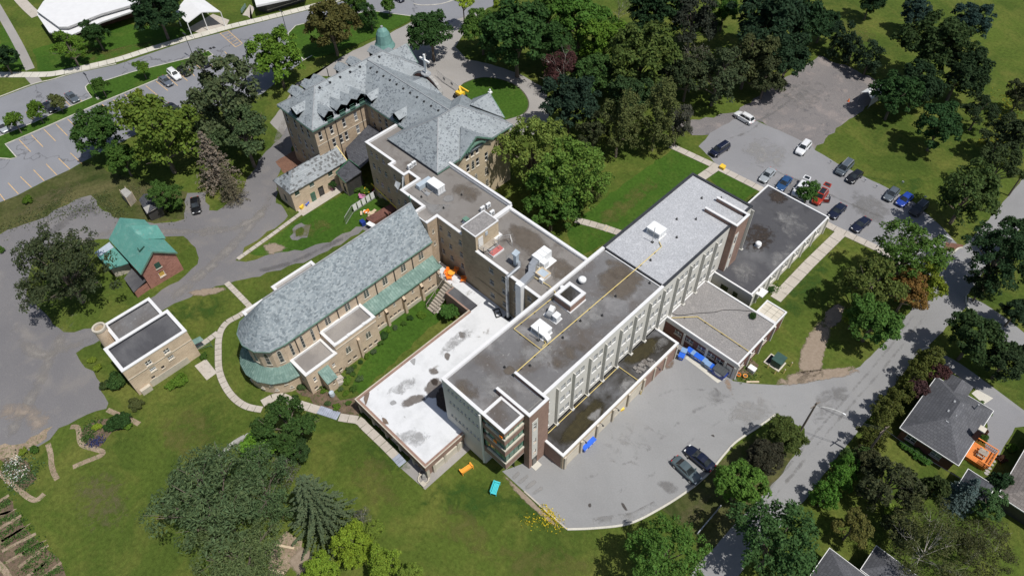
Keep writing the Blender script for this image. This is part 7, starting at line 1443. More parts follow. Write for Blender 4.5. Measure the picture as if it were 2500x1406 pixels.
car('hatch', (2194,501), (2222,476), DBL, 'bright blue hatchback in the row along the lawn', gE)
car('suv', (2228,524), (2258,496), BLK, 'black SUV at the right end of the row along the lawn', gE)
for rc, nm in ((w3, 'tailgate'), (redc, 'tailgate')):
    b = MB(); b.slab([(-2.15, -.72, 1.72), (-2.15, .72, 1.72), (-3.0, .62, 1.98), (-3.0, -.62, 1.98)], .08); o = b.build(nm, 'car_paint'); o.parent = rc; o.color = rc.color
    b = MB(); b.slab([(-2.3, -.5, 1.78), (-2.3, .5, 1.78), (-2.85, .45, 1.955), (-2.85, -.45, 1.955)], .02); p = b.build('rear_glass', 'car_glass'); p.parent = o
b = MB(); b.slab([(.75, .95, .4), (.15, 1.85, .4), (.15, 1.85, 1.05), (.75, .95, 1.05)], .08); o = b.build('door', 'car_paint'); o.parent = redc; o.color = redc.color
b = MB(); b.box(-1.4, -.45, 1.70, .2, .45, 1.715); o = b.build('sunroof', 'car_glass'); o.parent = redc
car('sedan', (1699,1169), (1653,1126), TEAL, 'grey green sedan parked nose to the kerb in the service yard', 'cars in the service yard')
car('sedan', (1685,1100), (1731,1138), NAVY, 'dark blue sedan with red tail light parked at the yard kerb', 'cars in the service yard')
car('sedan', (480,519), (476,485), BLK, 'black car parked on the gravel beside the bare brown spruce', 'cars on the gravel yard')
car('hatch', (18,324), (-5,299), SIL, 'silver car cut by the left edge of the photo', gN)
car('sedan', (133,274), (107,251), BLK, 'black sedan beside the young tree in the upper car park', gN)
car('sedan', (190,250), (163,227), GRY, 'dark sedan with white sunshade in the windscreen', gN)
car('sedan', (417,208), (393,189), (.13,.15,.18), 'blue grey sedan left of the white SUV', gN)
car('suv', (440,196), (412,171), WHT, 'white SUV between grey and black cars at the planted island', gN)
car('hatch', (462,184), (437,166), BLK, 'black car right of the white SUV', gN)
car('suv', (509,164), (483,142), (.014,.016,.028), 'dark SUV at the tip of the planted island', gN)
car('sedan', (437,272), (410,258), BLK, 'dark car mostly hidden behind the yellow green tree', gN)
car('sedan', (980,1), (960,-10), NAVY, 'dark car cut by the top edge of the photo', gN)
# person leaning beside the open door of the red car
def person(P, rz):
    o = thing('person', 'person in dark navy clothes leaning beside the open door of the red car', 'person', P, None, rz)
    V = [(0, 0, .92), (0, .0, 1.12), (.10, 0, 1.32), (.24, 0, 1.45), (.32, 0, 1.52), (-.02, .1, .88), (.02, .12, .48), (-.04, .13, .08), (.12, .14, .05), (-.02, -.1, .88), (-.05, -.12, .48), (-.14, -.13, .08), (.02, -.14, .05), (.2, .2, 1.38), (.36, .26, 1.12), (.56, .2, 1.0), (.2, -.2, 1.38), (.36, -.26, 1.12), (.56, -.18, 1.02)]
    Ed = [(0, 1), (1, 2), (2, 3), (3, 4), (0, 5), (5, 6), (6, 7), (7, 8), (0, 9), (9, 10), (10, 11), (11, 12), (2, 13), (13, 14), (14, 15), (2, 16), (16, 17), (17, 18)]
    rad_ = [.15, .15, .17, .07, .06, .10, .07, .05, .045, .10, .07, .05, .045, .075, .052, .038, .075, .052, .038]
    me = bpy.data.meshes.new('body'); me.from_pydata(V, Ed, []); me.materials.append(MATS['cloth_navy']); bo = bpy.data.objects.new('body', me); COL.objects.link(bo); bo.parent = o
    md = bo.modifiers.new('skin', 'SKIN'); sv = me.skin_vertices[0].data
    for i, r in enumerate(rad_): sv[i].radius = (r, r)
    sv[0].use_root = True; bo.modifiers.new('sub', 'SUBSURF').levels = 1
    b = MB(); b.lathe([(.02, -.13), (.075, -.1), (.098, 0), (.085, .09), (.02, .13)], 0, 0, 12); h = b.build('head', 'skin', None, True); h.parent = o; h.location = (.42, 0, 1.6)
    b = MB(); b.lathe([(.10, .0), (.092, .09), (.02, .142)], -.01, 0, 12); b.box(-.1, -.08, -.08, -.05, .08, .03); q = b.build('hair', 'iron_black'); q.parent = o; q.location = (.42, 0, 1.6)
    for s in (-1, 1): b = MB(); b.bar((.56, s*.19, 1.0), (.66, s*.17, .97), .05, .08); q = b.build('hand', 'skin'); q.parent = o
person(at(2021, 496), 2.6)
# ------------------------------------------------------------------ trees and shrubs
rng = np.random.default_rng(11)
def leaf_mesh(name, C, Nn, size, asp=.62, jitter=.55, tint=(.75, 1.25), droop=0):
    """diamond shaped leaf clumps at points C facing roughly along Nn"""
    n = len(C); nn = Nn+rng.normal(0, jitter, (n, 3)); nn /= np.linalg.norm(nn, axis=1)[:, None]+1e-9
    t = rng.normal(0, 1, (n, 3)); t[:, 2] -= droop; t -= nn*np.sum(t*nn, 1)[:, None]; t /= np.linalg.norm(t, axis=1)[:, None]+1e-9
    bq = np.cross(nn, t); s = size*rng.uniform(.6, 1.3, n)[:, None] if np.isscalar(size) else size[:, None]
    V = np.empty((n, 4, 3)); V[:, 0] = C+t*s; V[:, 1] = C+bq*s*asp+nn*s*.15; V[:, 2] = C-t*s; V[:, 3] = C-bq*s*asp+nn*s*.15
    me = bpy.data.meshes.new(name); me.vertices.add(n*4); me.vertices.foreach_set('co', V.astype('f').ravel())
    me.loops.add(n*4); me.loops.foreach_set('vertex_index', np.arange(n*4, dtype='i')); me.polygons.add(n)
    me.polygons.foreach_set('loop_start', np.arange(0, n*4, 4, dtype='i')); me.polygons.foreach_set('loop_total', np.full(n, 4, 'i'))
    me.update(); col = me.color_attributes.new('tint', 'FLOAT_COLOR', 'POINT')
    k = rng.uniform(*tint, n); h = rng.normal(0, .05, n)
    c = np.stack([k*(1+h), k, k*(1-h*.6), np.ones(n)], 1); col.data.foreach_set('color', np.repeat(c, 4, 0).astype('f').ravel())
    me.materials.append(MATS['leaf']); return me
def crown(name, clusters, per, size, cr=(.34, .5), reach=.52, lobes=13, lr=(.10, .19), squash=1.0, gaps=.0, seed=0, jitter=.55, asp=.62, droop=0, bottom=-.45, tint=(.72, 1.3)):
    """a crown of about unit radius: limbs carry uneven masses, each built of many leafy tufts"""
    r = np.random.default_rng(seed); K = []
    while len(K) < clusters:
        d = r.normal(0, 1, 3); d /= np.linalg.norm(d)
        if d[2] < bottom: continue
        p = d*reach*r.uniform(.55, 1.25)
        if all(np.linalg.norm(p-q[0]) > .26 for q in K) or r.uniform() < .05: K.append((p, r.uniform(*cr)))
    P, LR = [], []
    for p, q in K:
        for _ in range(int(lobes*(q/.42)**2)):
            d = r.normal(0, 1, 3); d /= np.linalg.norm(d)
            if d[2] < -.5: d[2] = -d[2]
            P.append(p+d*q*r.uniform(.72, 1.02)*np.array([1, 1, .85])); LR.append(r.uniform(*lr))
    P, LR = np.array(P), np.array(LR); cs, ns = [], []
    for p, q in zip(P, LR):
        m = int(per*(q/.15)**2); d = r.normal(0, 1, (m, 3)); d /= np.linalg.norm(d, axis=1)[:, None]
        d[:, 2] = np.where(d[:, 2] < -.3, -d[:, 2], d[:, 2])
        c = p+d*(q*r.uniform(.5, 1.08, m))[:, None]; o = c/np.maximum(np.linalg.norm(c, axis=1), .1)[:, None]
        cs.append(c); ns.append(d*.7+o*.35+np.array([0, 0, .45]))
    C = np.concatenate(cs); Nn = np.concatenate(ns); Nn /= np.linalg.norm(Nn, axis=1)[:, None]; keep = np.ones(len(C), bool)
    for p, q in K: keep &= ~(np.linalg.norm((C-p)/np.array([1, 1, .85]), axis=1) < q*.55)
    if gaps: keep &= r.uniform(0, 1, len(C)) > gaps
    C, Nn = C[keep], Nn[keep]; k = 1/np.percentile(np.hypot(C[:, 0], C[:, 1]), 97); C = C*k; C[:, 2] *= squash
    return leaf_mesh(name, C, Nn, size, asp, jitter, tint, droop), np.array([q[0]*k for q in K])
def trunk_mesh(name, P, squash, m='bark', reach=.75, n=14, r0=.05, show=False):
    """tapered trunk with limbs; unit crown centred at 0, foot at z = -1"""
    b = MB(); b.tube([(0, 0, -1.9), (0.02, 0, -.9), (0, .02, -.2), (.02, -.02, .45*squash)], r0*1.5, 7, r0*.5)
    for p in P[:n]:
        q = Vector((p[0], p[1], p[2]*squash))*reach*.95; s = Vector((0, 0, -.55+.5*max(-.5, min(.6, q.z)))); mid = s.lerp(q, .5)+Vector((0, 0, .06))
        b.tube([s, mid, q], r0*.55, 5, r0*.16)
        for k in range(4 if show else 0):
            w = q+Vector((R.uniform(-.25, .25), R.uniform(-.25, .25), R.uniform(.05, .25))); b.tube([mid.lerp(q, .5), w], r0*.22, 4, r0*.08)
    return b.mesh(name, m)
KIND = {}
def mk(kind, n, **k):
    tr = k.pop('trunk', {}); KIND[kind] = []
    for i in range(n):
        c, P = crown('crown', seed=100+i*17+len(kind)*3, **k); KIND[kind].append((c, trunk_mesh('trunk', P, k.get('squash', 1), **tr)))
mk('maple', 5, clusters=15, per=80, size=.052, cr=(.32, .46), reach=.55, squash=1.0, trunk=dict(n=13))
mk('bigmaple', 3, clusters=24, per=92, size=.034, cr=(.24, .38), reach=.66, lobes=17, lr=(.08, .15), squash=.98, trunk=dict(n=20))
mk('loose', 5, clusters=14, per=76, size=.050, cr=(.24, .40), reach=.68, lobes=15, squash=1.1, gaps=.1, trunk=dict(n=12, reach=1.1, show=True))
mk('tall', 4, clusters=16, per=72, size=.047, cr=(.26, .42), reach=.58, lobes=15, squash=1.75, bottom=-.9, trunk=dict(n=13, reach=1.0))
mk('willow', 3, clusters=16, per=85, size=.036, cr=(.26, .40), reach=.64, lobes=14, squash=.9, gaps=.1, asp=.32, jitter=.75, droop=.6, trunk=dict(m='bark', n=16, reach=1.25, r0=.03, show=True))
mk('birch', 2, clusters=15, per=75, size=.034, cr=(.26, .40), reach=.64, lobes=13, squash=.85, gaps=.22, asp=.35, jitter=.75, droop=.5, trunk=dict(m='pale_bark', n=15, reach=1.15, r0=.016, show=True))
mk('small', 4, clusters=8, per=26, size=.095, cr=(.36, .5), reach=.5, lobes=10, lr=(.16, .26), squash=1.3, trunk=dict(n=8))
mk('shrub', 5, clusters=7, per=24, size=.11, cr=(.34, .52), reach=.6, lobes=9, lr=(.16, .28), squash=.65, bottom=-.05, trunk=dict(n=4))
mk('cedar', 4, clusters=11, per=52, size=.062, cr=(.28, .42), reach=.55, lobes=13, squash=1.5, jitter=.8, bottom=-.85, trunk=dict(n=4))
mk('pine', 2, clusters=28, per=115, size=.034, cr=(.22, .36), reach=.68, lobes=15, lr=(.08, .15), squash=1.0, jitter=.8, asp=.4, trunk=dict(n=20, reach=1.0))
mk('bare', 2, clusters=9, per=34, size=.045, cr=(.25, .4), reach=.6, squash=1.1, gaps=.5, asp=.3, trunk=dict(m='pale_bark', n=9, reach=1.4, r0=.02, show=True))
def spruce_mesh(seed, drop=.42, levels=26, sparse=1.0):
    r = np.random.default_rng(seed); cs, ns, sz = [], [], []
    for l in range(levels):
        t = l/(levels-1); z = 1.7-2.5*t; Lb = .10+.93*t**.85; nb = int((7+6*t)*sparse)
        for k in range(nb):
            a = 2*math.pi*(k+r.uniform(-.25, .25))/nb+l*.9; Lk = Lb*r.uniform(.8, 1.12); m = int(10+34*Lk)
            s = r.uniform(.05, 1, m); d = np.array([math.cos(a), math.sin(a)]); w = (r.normal(0, 1, m)*.085*(1-.55*s))*(.4+Lk)
            x = d[0]*s*Lk-d[1]*w; y = d[1]*s*Lk+d[0]*w; zz = z-drop*Lk*s+.16*Lk*s**3-np.abs(w)*.5+r.normal(0, .012, m)
            cs.append(np.stack([x, y, zz], 1)); ns.append(np.tile([d[0]*.35, d[1]*.35, 1], (m, 1))); sz.append(r.uniform(.035, .062, m))
    C = np.concatenate(cs); me = leaf_mesh('crown', C, np.concatenate(ns), np.concatenate(sz), .45, .45)
    b = MB(); b.tube([(0, 0, -1.5), (0, 0, 1.6)], .07, 7, .01); return me, b.mesh('trunk', 'bark')
KIND['spruce'] = [spruce_mesh(3), spruce_mesh(4, .55)]
def star_spruce():
    r = np.random.default_rng(21); cs, ns, sz = [], [], []
    for l in range(13):
        t = l/12; z = 1.75-2.7*t; Lb = .16+.95*t**.75; nb = 8+l//3
        for k in range(nb):
            a = 2*math.pi*(k+r.uniform(-.2, .2))/nb+l*.55; Lk = Lb*r.uniform(.85, 1.12); m = int(40+120*Lk); s = r.uniform(0, 1, m)
            w = r.normal(0, 1, m)*.028*(1.25-s); d = (math.cos(a), math.sin(a))
            zz = z-.10*Lk*s-.42*Lk*s**2-np.abs(w)*1.4-r.uniform(0, .05, m)*(1-.3*s)
            cs.append(np.stack([d[0]*s*Lk-d[1]*w, d[1]*s*Lk+d[0]*w, zz], 1)); ns.append(np.stack([-d[1]*np.sign(w)*.5, d[0]*np.sign(w)*.5, np.ones(m)], 1)); sz.append(r.uniform(.022, .04, m))
    me = leaf_mesh('crown', np.concatenate(cs), np.concatenate(ns), np.concatenate(sz), .5, .3, (.8, 1.2)); b = MB(); b.tube([(0, 0, -1.5), (0, 0, 1.7)], .06, 7, .01); return me, b.mesh('trunk', 'bark')
KIND['star'] = [star_spruce()]
KIND['dead'] = [spruce_mesh(8, .5, 20, .7)]
cnt = {}
def tree(cx, cy, rp, kind, colr, label, name='tree', cat='tree', hf=1.0, group=None, kz=1.0, ground=None):
    """crown centre and radius as the photograph shows them, stood on the ground below"""
    sq = {'tall': 1.6, 'cedar': 1.45, 'shrub': .65, 'willow': .9, 'birch': .85, 'spruce': 1.3, 'star': 1.3, 'dead': 1.3, 'small': 1.3}.get(kind, 1.0)
    P = at(cx, cy, 3.0)
    for _ in range(6):
        Rw = rp*depth(P)/FPX
        hc = {'shrub': Rw*.35, 'cedar': Rw*1.15, 'spruce': Rw*1.15, 'star': Rw*1.2, 'dead': Rw*1.3}.get(kind, Rw*sq*.95+.5+.18*Rw)*hf
        if ground is not None: hc += ground
        P = at(cx, cy, hc)
    i = cnt.get(kind, 0); cnt[kind] = i+1; cm_, tm = KIND[kind][i % len(KIND[kind])]
    o = thing(name, label, cat, (P.x, P.y, ground or 0), group); rz = R.uniform(0, 6.28)
    c = inst(cm_, 'crown' if cat == 'tree' else 'foliage', o, (0, 0, P.z-(ground or 0)), rz); c.scale = (Rw*R.uniform(.95, 1.05), Rw*R.uniform(.95, 1.05), Rw*kz); c.color = (*colr, 1)
    if kind != 'shrub':
        t = inst(tm, 'trunk', o, (0, 0, P.z-(ground or 0)), rz); t.scale = (Rw, Rw, max(Rw*kz, P.z/1.9 if kind not in ('spruce', 'dead', 'star') else P.z/1.5))
    return o
MID, DRK, DEEP, BRT, YEL, OLV, OLD_, RUST, PURP, GRYG, BLUE_, DEAD_, WILL, LIME = (.058,.112,.022), (.036,.078,.022), (.023,.050,.020), (.090,.160,.022), (.150,.200,.028), (.088,.104,.036), (.054,.066,.030), (.12,.085,.035), (.075,.036,.034), (.085,.088,.066), (.045,.080,.070), (.20,.17,.135), (.085,.12,.052), (.20,.27,.03)
T = tree
# upper left
T(168,118,40,'loose',BRT,'yellow green tree at the near corner of the white hall, left of a darker tree'); T(234,86,33,'maple',DRK,'dark green tree against the white hall roof, right of a yellow green one'); T(384,32,58,'maple',DEEP,'broad dark tree covering the right end of the white hall'); T(8,145,32,'maple',DEEP,'dark round tree cut by the left edge beside the footpath')
T(12,172,8,'shrub',YEL,'small round yellow green bush at the left edge by the sidewalk','shrub','shrub')
gY = 'young trees on the planted island'
T(34,296,22,'small',BRT,'young tree on the planted island nearest the left edge','young_tree',group=gY); T(88,272,22,'small',BRT,'young tree on the planted island left of the black sedan','young_tree',group=gY); T(140,250,18,'small',OLV,'young tree on the planted island right of the black sedan','young_tree',group=gY); T(247,212,19,'small',MID,'young tree on the planted island beside the lamp post','young_tree',group=gY); T(346,168,18,'small',BRT,'young tree alone in the middle of the planted island','young_tree',group=gY)
T(808,66,66,'maple',(0.099,0.097,0.031),'tall rust tinged maple above the grass between roads and old school',kz=1.15); T(868,18,34,'maple',MID,'green tree right behind the rust tinged maple'); T(903,40,26,'tall',DRK,'slim dark tree right of the rust tinged maple',hf=.8); T(948,14,18,'small',MID,'small tree alone at the road bend near the top edge')
T(674,150,62,'maple',BRT,'bright green maple at the west corner of the old school',kz=1.1); T(1053,86,58,'maple',DRK,'dark round maple beside the white cross'); T(1130,4,26,'loose',LIME,'tall tree with bare lower trunk and lime leaves at the top edge',hf=2.2)
T(548,255,98,'loose',(0.074,0.097,0.045),'large grey olive tree left of the bright green maple',kz=1.05); T(598,340,72,'loose',(0.062,0.094,0.040),'grey olive tree below the larger one, overhanging the gravel drive'); T(385,335,95,'loose',(0.111,0.163,0.028),'broad yellow green tree between car park and brick cottage'); T(243,330,60,'maple',(0.048,0.099,0.023),'dark green tree at the left of the broad yellow green one',kz=1.1); T(348,275,48,'loose',YEL,'yellow tree at the edge of the car park behind the broad one'); T(300,390,42,'maple',MID,'green tree in front of the dark one at the verge')
T(520,400,56,'dead',DEAD_,'bare brown spruce beside the gravel drive','spruce_tree'); T(560,455,36,'dead',(0.142,0.128,0.085),'smaller brown green spruce beside the parked black car','spruce_tree'); T(404,478,38,'maple',(0.064,0.125,0.028),'round green tree over the black shed'); T(430,505,22,'shrub',MID,'low green bush beside the black shed','shrub','shrub')
T(150,668,114,'pine',(0.057,0.074,0.034),'wide dark olive pine left of the brick cottage','pine_tree',hf=.82); T(0,612,12,'shrub',MID,'green bush cut by the left edge beside the gravel yard','shrub','shrub'); T(71,489,14,'shrub',BRT,'small round bush alone on the verge below the car park','shrub','shrub')
# the great trees behind the middle wing
T(1300,375,96,'bigmaple',(0.125,0.168,0.037),'large pale yellow green tree against the pavilion gable',kz=1.1); T(1378,435,104,'bigmaple',(.095,.160,.030),'largest green tree between middle wing and lawn',kz=1.05); T(1345,500,72,'maple',(0.064,0.131,0.026),'lower green part tree over the corner of the middle wing'); T(1447,455,32,'tall',OLV,'narrow olive tree at the right of the largest green tree',hf=.7)
# wooded strip along the top
gW = 'trees of the wooded strip'
for a in [(1178,78,46,'maple',MID,'mid green tree at the left end of the wooded strip'),(1262,95,80,'maple',DRK,'broad dark green tree over the driveway bend'),(1238,16,30,'loose',LIME,'lime yellow tree at the top edge left of the woods'),(1340,30,52,'maple',MID,'mid green tree at the top edge behind the broad dark one'),(1415,55,66,'maple',(0.071,0.149,0.026),'bright green tree in the middle of the wooded strip'),(1475,105,56,'maple',(0.094,0.170,0.023),'brightest green tree of the wooded strip'),(1350,120,50,'maple',DRK,'dark tree in front of the bright ones, above the driveway'),
          (1565,150,76,'maple',(0.071,0.102,0.026),'broad olive tree behind the purple one',),(1600,40,62,'maple',DEEP,'very dark round tree near the top edge'),(1690,60,56,'loose',(0.040,0.048,0.034),'grey dark tree right of the very dark round one'),(1768,28,38,'maple',(0.051,0.114,0.020),'green tree at the top edge among dark ones'),(1376,178,46,'bare',PURP,'purple brown tree beside the driveway circle'),(1372,178,40,'loose',PURP,'purple brown bush below the purple brown tree'),(1388,262,62,'maple',(0.024,0.045,0.028),'nearly black green tree right of the driveway circle'),(1446,180,48,'maple',(0.048,0.094,0.026),'mid green tree behind the nearly black one'),
          (1512,310,46,'tall',OLV,'tall olive tree left of its twin at the lawn edge'),(1604,290,48,'tall',OLV,'tall olive tree right of its twin at the lawn edge'),(1655,300,34,'tall',GRYG,'grey tall tree at the corner of the gravel lot'),(1694,165,52,'bare',(0.099,0.099,0.071),'grey bare branched tree in the woods'),(1680,190,50,'loose',(0.051,0.065,0.031),'olive tree below the grey bare branched one'),(1752,190,60,'loose',(0.048,0.065,0.031),'dark olive tree at the head of the gravel lot'),(1826,150,58,'loose',(0.065,0.077,0.031),'brownish olive tree left of the gravel lot top'),(1868,52,84,'maple',(0.026,0.051,0.026),'big black green tree at the top edge'),(1945,55,64,'maple',DEEP,'black green tree right of the big one at the top edge'),(1922,150,56,'maple',(0.028,0.054,0.026),'dark tree overhanging the tip of the gravel lot'),(1870,190,44,'loose',OLD_,'low olive tree on the bank of the gravel lot'),(1540,230,46,'maple',(0.037,0.068,0.026),'dark tree filling the gap behind the tall olive twins'),(1640,200,52,'loose',(0.043,0.062,0.028),'shadowed olive tree in the middle of the woods'),(1450,330,40,'loose',OLD_,'dark olive tree between purple tree and tall twins')]:
    T(a[0], a[1], a[2]*1.12, *a[3:], group=gW)
T(1512,22,32,'bare',(0.085,0.099,0.043),'bare branched young tree in the gap at the top edge')
gH = 'dark hedge trees beyond the gravel lot'
for i, a in enumerate([(2008,60,40,'maple',DEEP,'dark tree first from the left beyond the gravel lot'),(2040,100,34,'cedar',(0.026,0.048,0.026),'dark cedar at the left of the hedge beyond the gravel lot'),(2082,122,34,'cedar',(0.026,0.045,0.026),'dark cedar in the middle of the hedge beyond the gravel lot'),(2122,148,36,'cedar',(0.028,0.048,0.026),'dark cedar at the right of the hedge beyond the gravel lot'),(2125,8,34,'maple',DEEP,'dark tree at the top edge above the far lawn'),(2240,38,40,'maple',(0.031,0.057,0.045),'bluish dark tree alone at the left of the far lawn'),(2275,120,80,'maple',(0.037,0.062,0.021),'large dark olive tree between the two bluish trees of the far lawn'),(2366,60,46,'maple',(0.028,0.054,0.045),'bluish black tree at the right on the far lawn'),(2345,180,64,'maple',(0.027,0.048,0.020),'large black green tree below the bluish black tree'),(2240,215,56,'maple',(0.023,0.045,0.020),'black green tree behind the white shelter'),(2187,236,56,'maple',(0.037,0.082,0.026),'green tree in front of the white shelter'),(2293,312,58,'maple',(0.034,0.077,0.026),'round green tree alone on the shaded lawn'),(2390,275,42,'loose',(0.031,0.051,0.023),'low dark bushes right of the round green tree'),(2448,330,56,'loose',(0.037,0.054,0.024),'dark olive tree at the right edge beside yellow flowers'),(2490,240,40,'loose',OLD_,'dark tree cut by the right edge below the far lawn'),(2430,420,56,'loose',(0.051,0.074,0.028),'olive tree behind the leaning utility pole'),(2360,480,76,'loose',(0.060,0.094,0.028),'broad olive green tree at the end of the east car park')]): T(*a)
T(1974,471,25,'small',(0.064,0.135,0.031),'small round tree between the white and the red SUV',hf=.9)
# right side
for a in [(2218,618,88,'bigmaple',(0.074,0.135,0.028),'large green tree overhanging the end of the east car park'),(2136,700,78,'loose',(0.085,0.111,0.028),'olive tree between walkway and street'),(2215,720,52,'loose',(0.163,0.099,0.031),'orange brown tinged tree beside the street'),(2255,690,52,'loose',(0.163,0.206,0.026),'yellow green tree leaning over the street'),(2135,785,66,'maple',(0.060,0.121,0.026),'green tree at the lower end of the street row'),(2084,778,30,'loose',YEL,'small yellow tree beside the bare earth'),
          (2440,632,92,'bigmaple',(0.028,0.057,0.023),'big dark tree right of the street junction'),(2485,580,52,'maple',(0.031,0.060,0.023),'dark tree behind the big one at the right edge'),(2378,830,68,'maple',(0.037,0.065,0.023),'dark green tree at the side street corner'),(2455,885,56,'maple',(0.037,0.060,0.026),'dark tree over the shaded side street'),(2480,765,40,'maple',(0.026,0.048,0.023),'round dark tree cut by the right edge above the side street'),(2400,700,40,'loose',(0.028,0.048,0.020),'low dark tree below the big one at the junction')]: T(*a)
gC2 = 'hedge along the street'
hl = ['first from the side street','second from the side street','third from the side street','fourth from the side street','beside the bungalow corner','beside the hedge pole','darker, below the hedge pole','bright green, third from the lower end','bright green, second from the lower end','bright green, at the lower end']
for i, (x, y) in enumerate([(2268,888),(2232,922),(2200,958),(2172,995),(2146,1034),(2120,1074),(2092,1112),(2066,1146),(2040,1182),(2008,1222)]): T(x, y, 35, 'cedar', (0.088,0.102,0.026) if i < 6 else (0.057,0.099,0.028) if i == 6 else (0.071,0.159,0.026), 'hedge cedar along the street, '+hl[i], 'hedge_tree', group=gC2, hf=.8)
T(2290,912,24,'small',PURP,'purple leaved bush at the bungalow roof corner','shrub','shrub'); T(2240,950,26,'small',(0.057,0.031,0.031),'dark purple bush between hedge and bungalow','shrub','shrub')
T(2168,1185,74,'loose',(0.051,0.060,0.028),'big dark olive tree in the gardens behind the hedge'); T(2120,1125,40,'loose',(0.057,0.062,0.028),'dark olive tree beside the hedge pole'); T(2282,1192,34,'small',(0.043,0.062,0.020),'dark small tree on the bungalow lawn'); T(2352,1205,46,'spruce',(0.085,0.121,0.114),'blue grey spruce beside the pyramid roofed shed','spruce_tree'); T(2412,1232,38,'loose',(0.064,0.121,0.043),'soft green tree right of the blue grey spruce'); T(2270,1340,105,'birch',(0.071,0.080,0.031),'large olive birch with white limbs at the bottom edge'); T(2400,1340,86,'birch',(0.068,0.074,0.031),'olive birch with white limbs right of the larger one'); T(2080,1292,48,'loose',(0.116,0.116,0.034),'yellow olive tree above the lower house roof'); T(2195,1290,40,'loose',(0.031,0.043,0.020),'shadowed tree left of the birches'); T(2440,1180,26,'small',DEEP,'dark bush between shed and brown roof','shrub','shrub'); T(2185,1255,24,'shrub',(0.170,0.241,0.043),'lime bush among the dark garden trees','shrub','shrub')
for k in range(5): T(2208+12*k, 1085+9*k, 15, 'shrub', (0.057,0.128,0.026), 'green shrub in the row along the bungalow wall', 'shrub', 'shrub', group='shrubs along the bungalow wall')
for i, (x, y) in enumerate([(2390,985),(2412,1010),(2398,1052),(2404,1072),(2470,1095),(2448,1120)]): T(x, y, 12, 'shrub', [MID, BRT, (0.085,0.043,0.028)][i % 3], 'small garden shrub %s the bungalow drive' % ['at the head of', 'beside the entry of', 'left of', 'low beside', 'right of', 'at the foot of'][i], 'shrub', 'shrub')
# bottom
T(1890,1338,118,'bigmaple',(0.048,0.097,0.031),'large dark green maple at the bottom edge beside the street'); T(1616,1365,104,'bigmaple',(0.071,0.142,0.028),'large green maple at the bottom edge below the yard'); T(1920,1068,50,'maple',(0.071,0.097,0.026),'olive maple beside the street lamp pole'); T(1872,1118,48,'maple',(0.043,0.043,0.028),'dark brownish tree below the olive maple'); T(1804,1185,62,'maple',(0.080,0.156,0.028),'bright green maple at the yard kerb beside the two cars')
T(702,1040,76,'loose',(0.040,0.078,0.020),'dark tree over the path steps',kz=.95); T(634,1088,42,'small',(0.106,0.213,0.026),'bright green young maple left of the dark tree'); T(530,1240,150,'willow',(0.082,0.121,0.054),'very large grey green willow at the lower left'); T(640,1190,100,'willow',(0.071,0.114,0.048),'grey green willow right of the very large one'); T(590,1375,110,'willow',(0.094,0.128,0.051),'pale green willow at the bottom edge'); T(700,1150,42,'bare',(0.114,0.114,0.099),'grey bare shrub left of the star shaped spruce','shrub','shrub'); T(775,1240,95,'star',(0.085,0.114,0.060),'star shaped grey green spruce seen from above','spruce_tree',hf=1.15)
gP = 'yellow green poplars at the bottom edge'
for a in [(862,1330,52,'tall',(0.177,0.248,0.028),'tallest yellow green poplar at the bottom edge'),(940,1375,42,'tall',(0.163,0.234,0.031),'yellow green poplar right of the tallest one'),(790,1398,46,'tall',(0.156,0.234,0.028),'yellow green poplar left of the tallest one'),(1003,1400,34,'tall',(0.142,0.199,0.034),'small yellow green poplar at the right of its group'),(910,1290,26,'loose',(0.142,0.199,0.034),'thin yellow green crown behind the tallest poplar')]: T(*a, group=gP, hf=.8)
T(882,1268,28,'bare',(0.099,0.099,0.085),'grey bare shrub behind the poplars','shrub','shrub'); T(724,1100,36,'maple',(0.037,0.071,0.023),'dark small tree below the dark one over the steps')
# shrubs
T(1097,765,28,'shrub',(0.064,0.142,0.031),'round green bush under the terrace stair','shrub','shrub',hf=2.2)
gS = 'shrubs at the foot of the chapel wall'
for i, (x, y) in enumerate([(1070,715),(1052,735),(1030,770),(1002,778),(985,790),(965,800),(950,808),(938,820),(930,838),(912,860),(895,870),(880,885),(866,895),(852,905)]): T(x, y, 6+(i*5) % 6, 'shrub', [MID, (0.071,0.106,0.050), BRT, DRK][i % 4], 'small green shrub in the row at the foot of the chapel wall', 'shrub', 'shrub', group=gS)
gF = 'plants in the bed below the copper porch'
for i, (x, y) in enumerate([(790,955),(775,945),(830,950),(848,930),(862,915),(880,925),(845,960),(865,950),(800,985),(820,995),(850,985),(735,945),(715,940)]): T(x, y, 8+(i*3) % 6, 'shrub', [BRT, MID, (0.071,0.114,0.043)][i % 3], 'leafy plant in the bed below the copper porch', 'plant', 'plant', group=gF)
gG = 'shrubs round the utility building'
for x, y, r_, c, lab in [(292,1030,26,DRK,'dark round shrub at the garden path end'),(268,1040,18,DRK,'dark shrub left of the darkest round one'),(313,1040,14,BRT,'yellow green shrub at the end of the garden path'),(237,1043,11,LIME,'bright round lime shrub in the flower bed'),(335,985,20,OLV,'olive shrub beside the pale stones'),(288,930,24,(0.043,0.085,0.023),'dark shrubs at the corner of the utility building'),(262,940,16,(0.057,0.085,0.028),'low shrub at the gravel edge by the utility building'),(238,900,12,YEL,'yellow green plant in the grass by the brick chimney'),(225,880,10,YEL,'small yellow plant beside the brick chimney'),(500,870,11,MID,'green shrub at the steps of the utility building'),(440,930,18,BRT,'bright ground plant along the utility building wall'),(415,945,14,BRT,'bright plant at the middle of the utility building wall'),(58,1102,12,YEL,'yellow green shrub at the gravel edge above the garden'),(85,1098,12,MID,'green shrub at the end of the narrow garden path')]: T(x, y, r_, 'shrub', c, lab, 'shrub', 'shrub')
gV = 'plants of the vegetable patch'
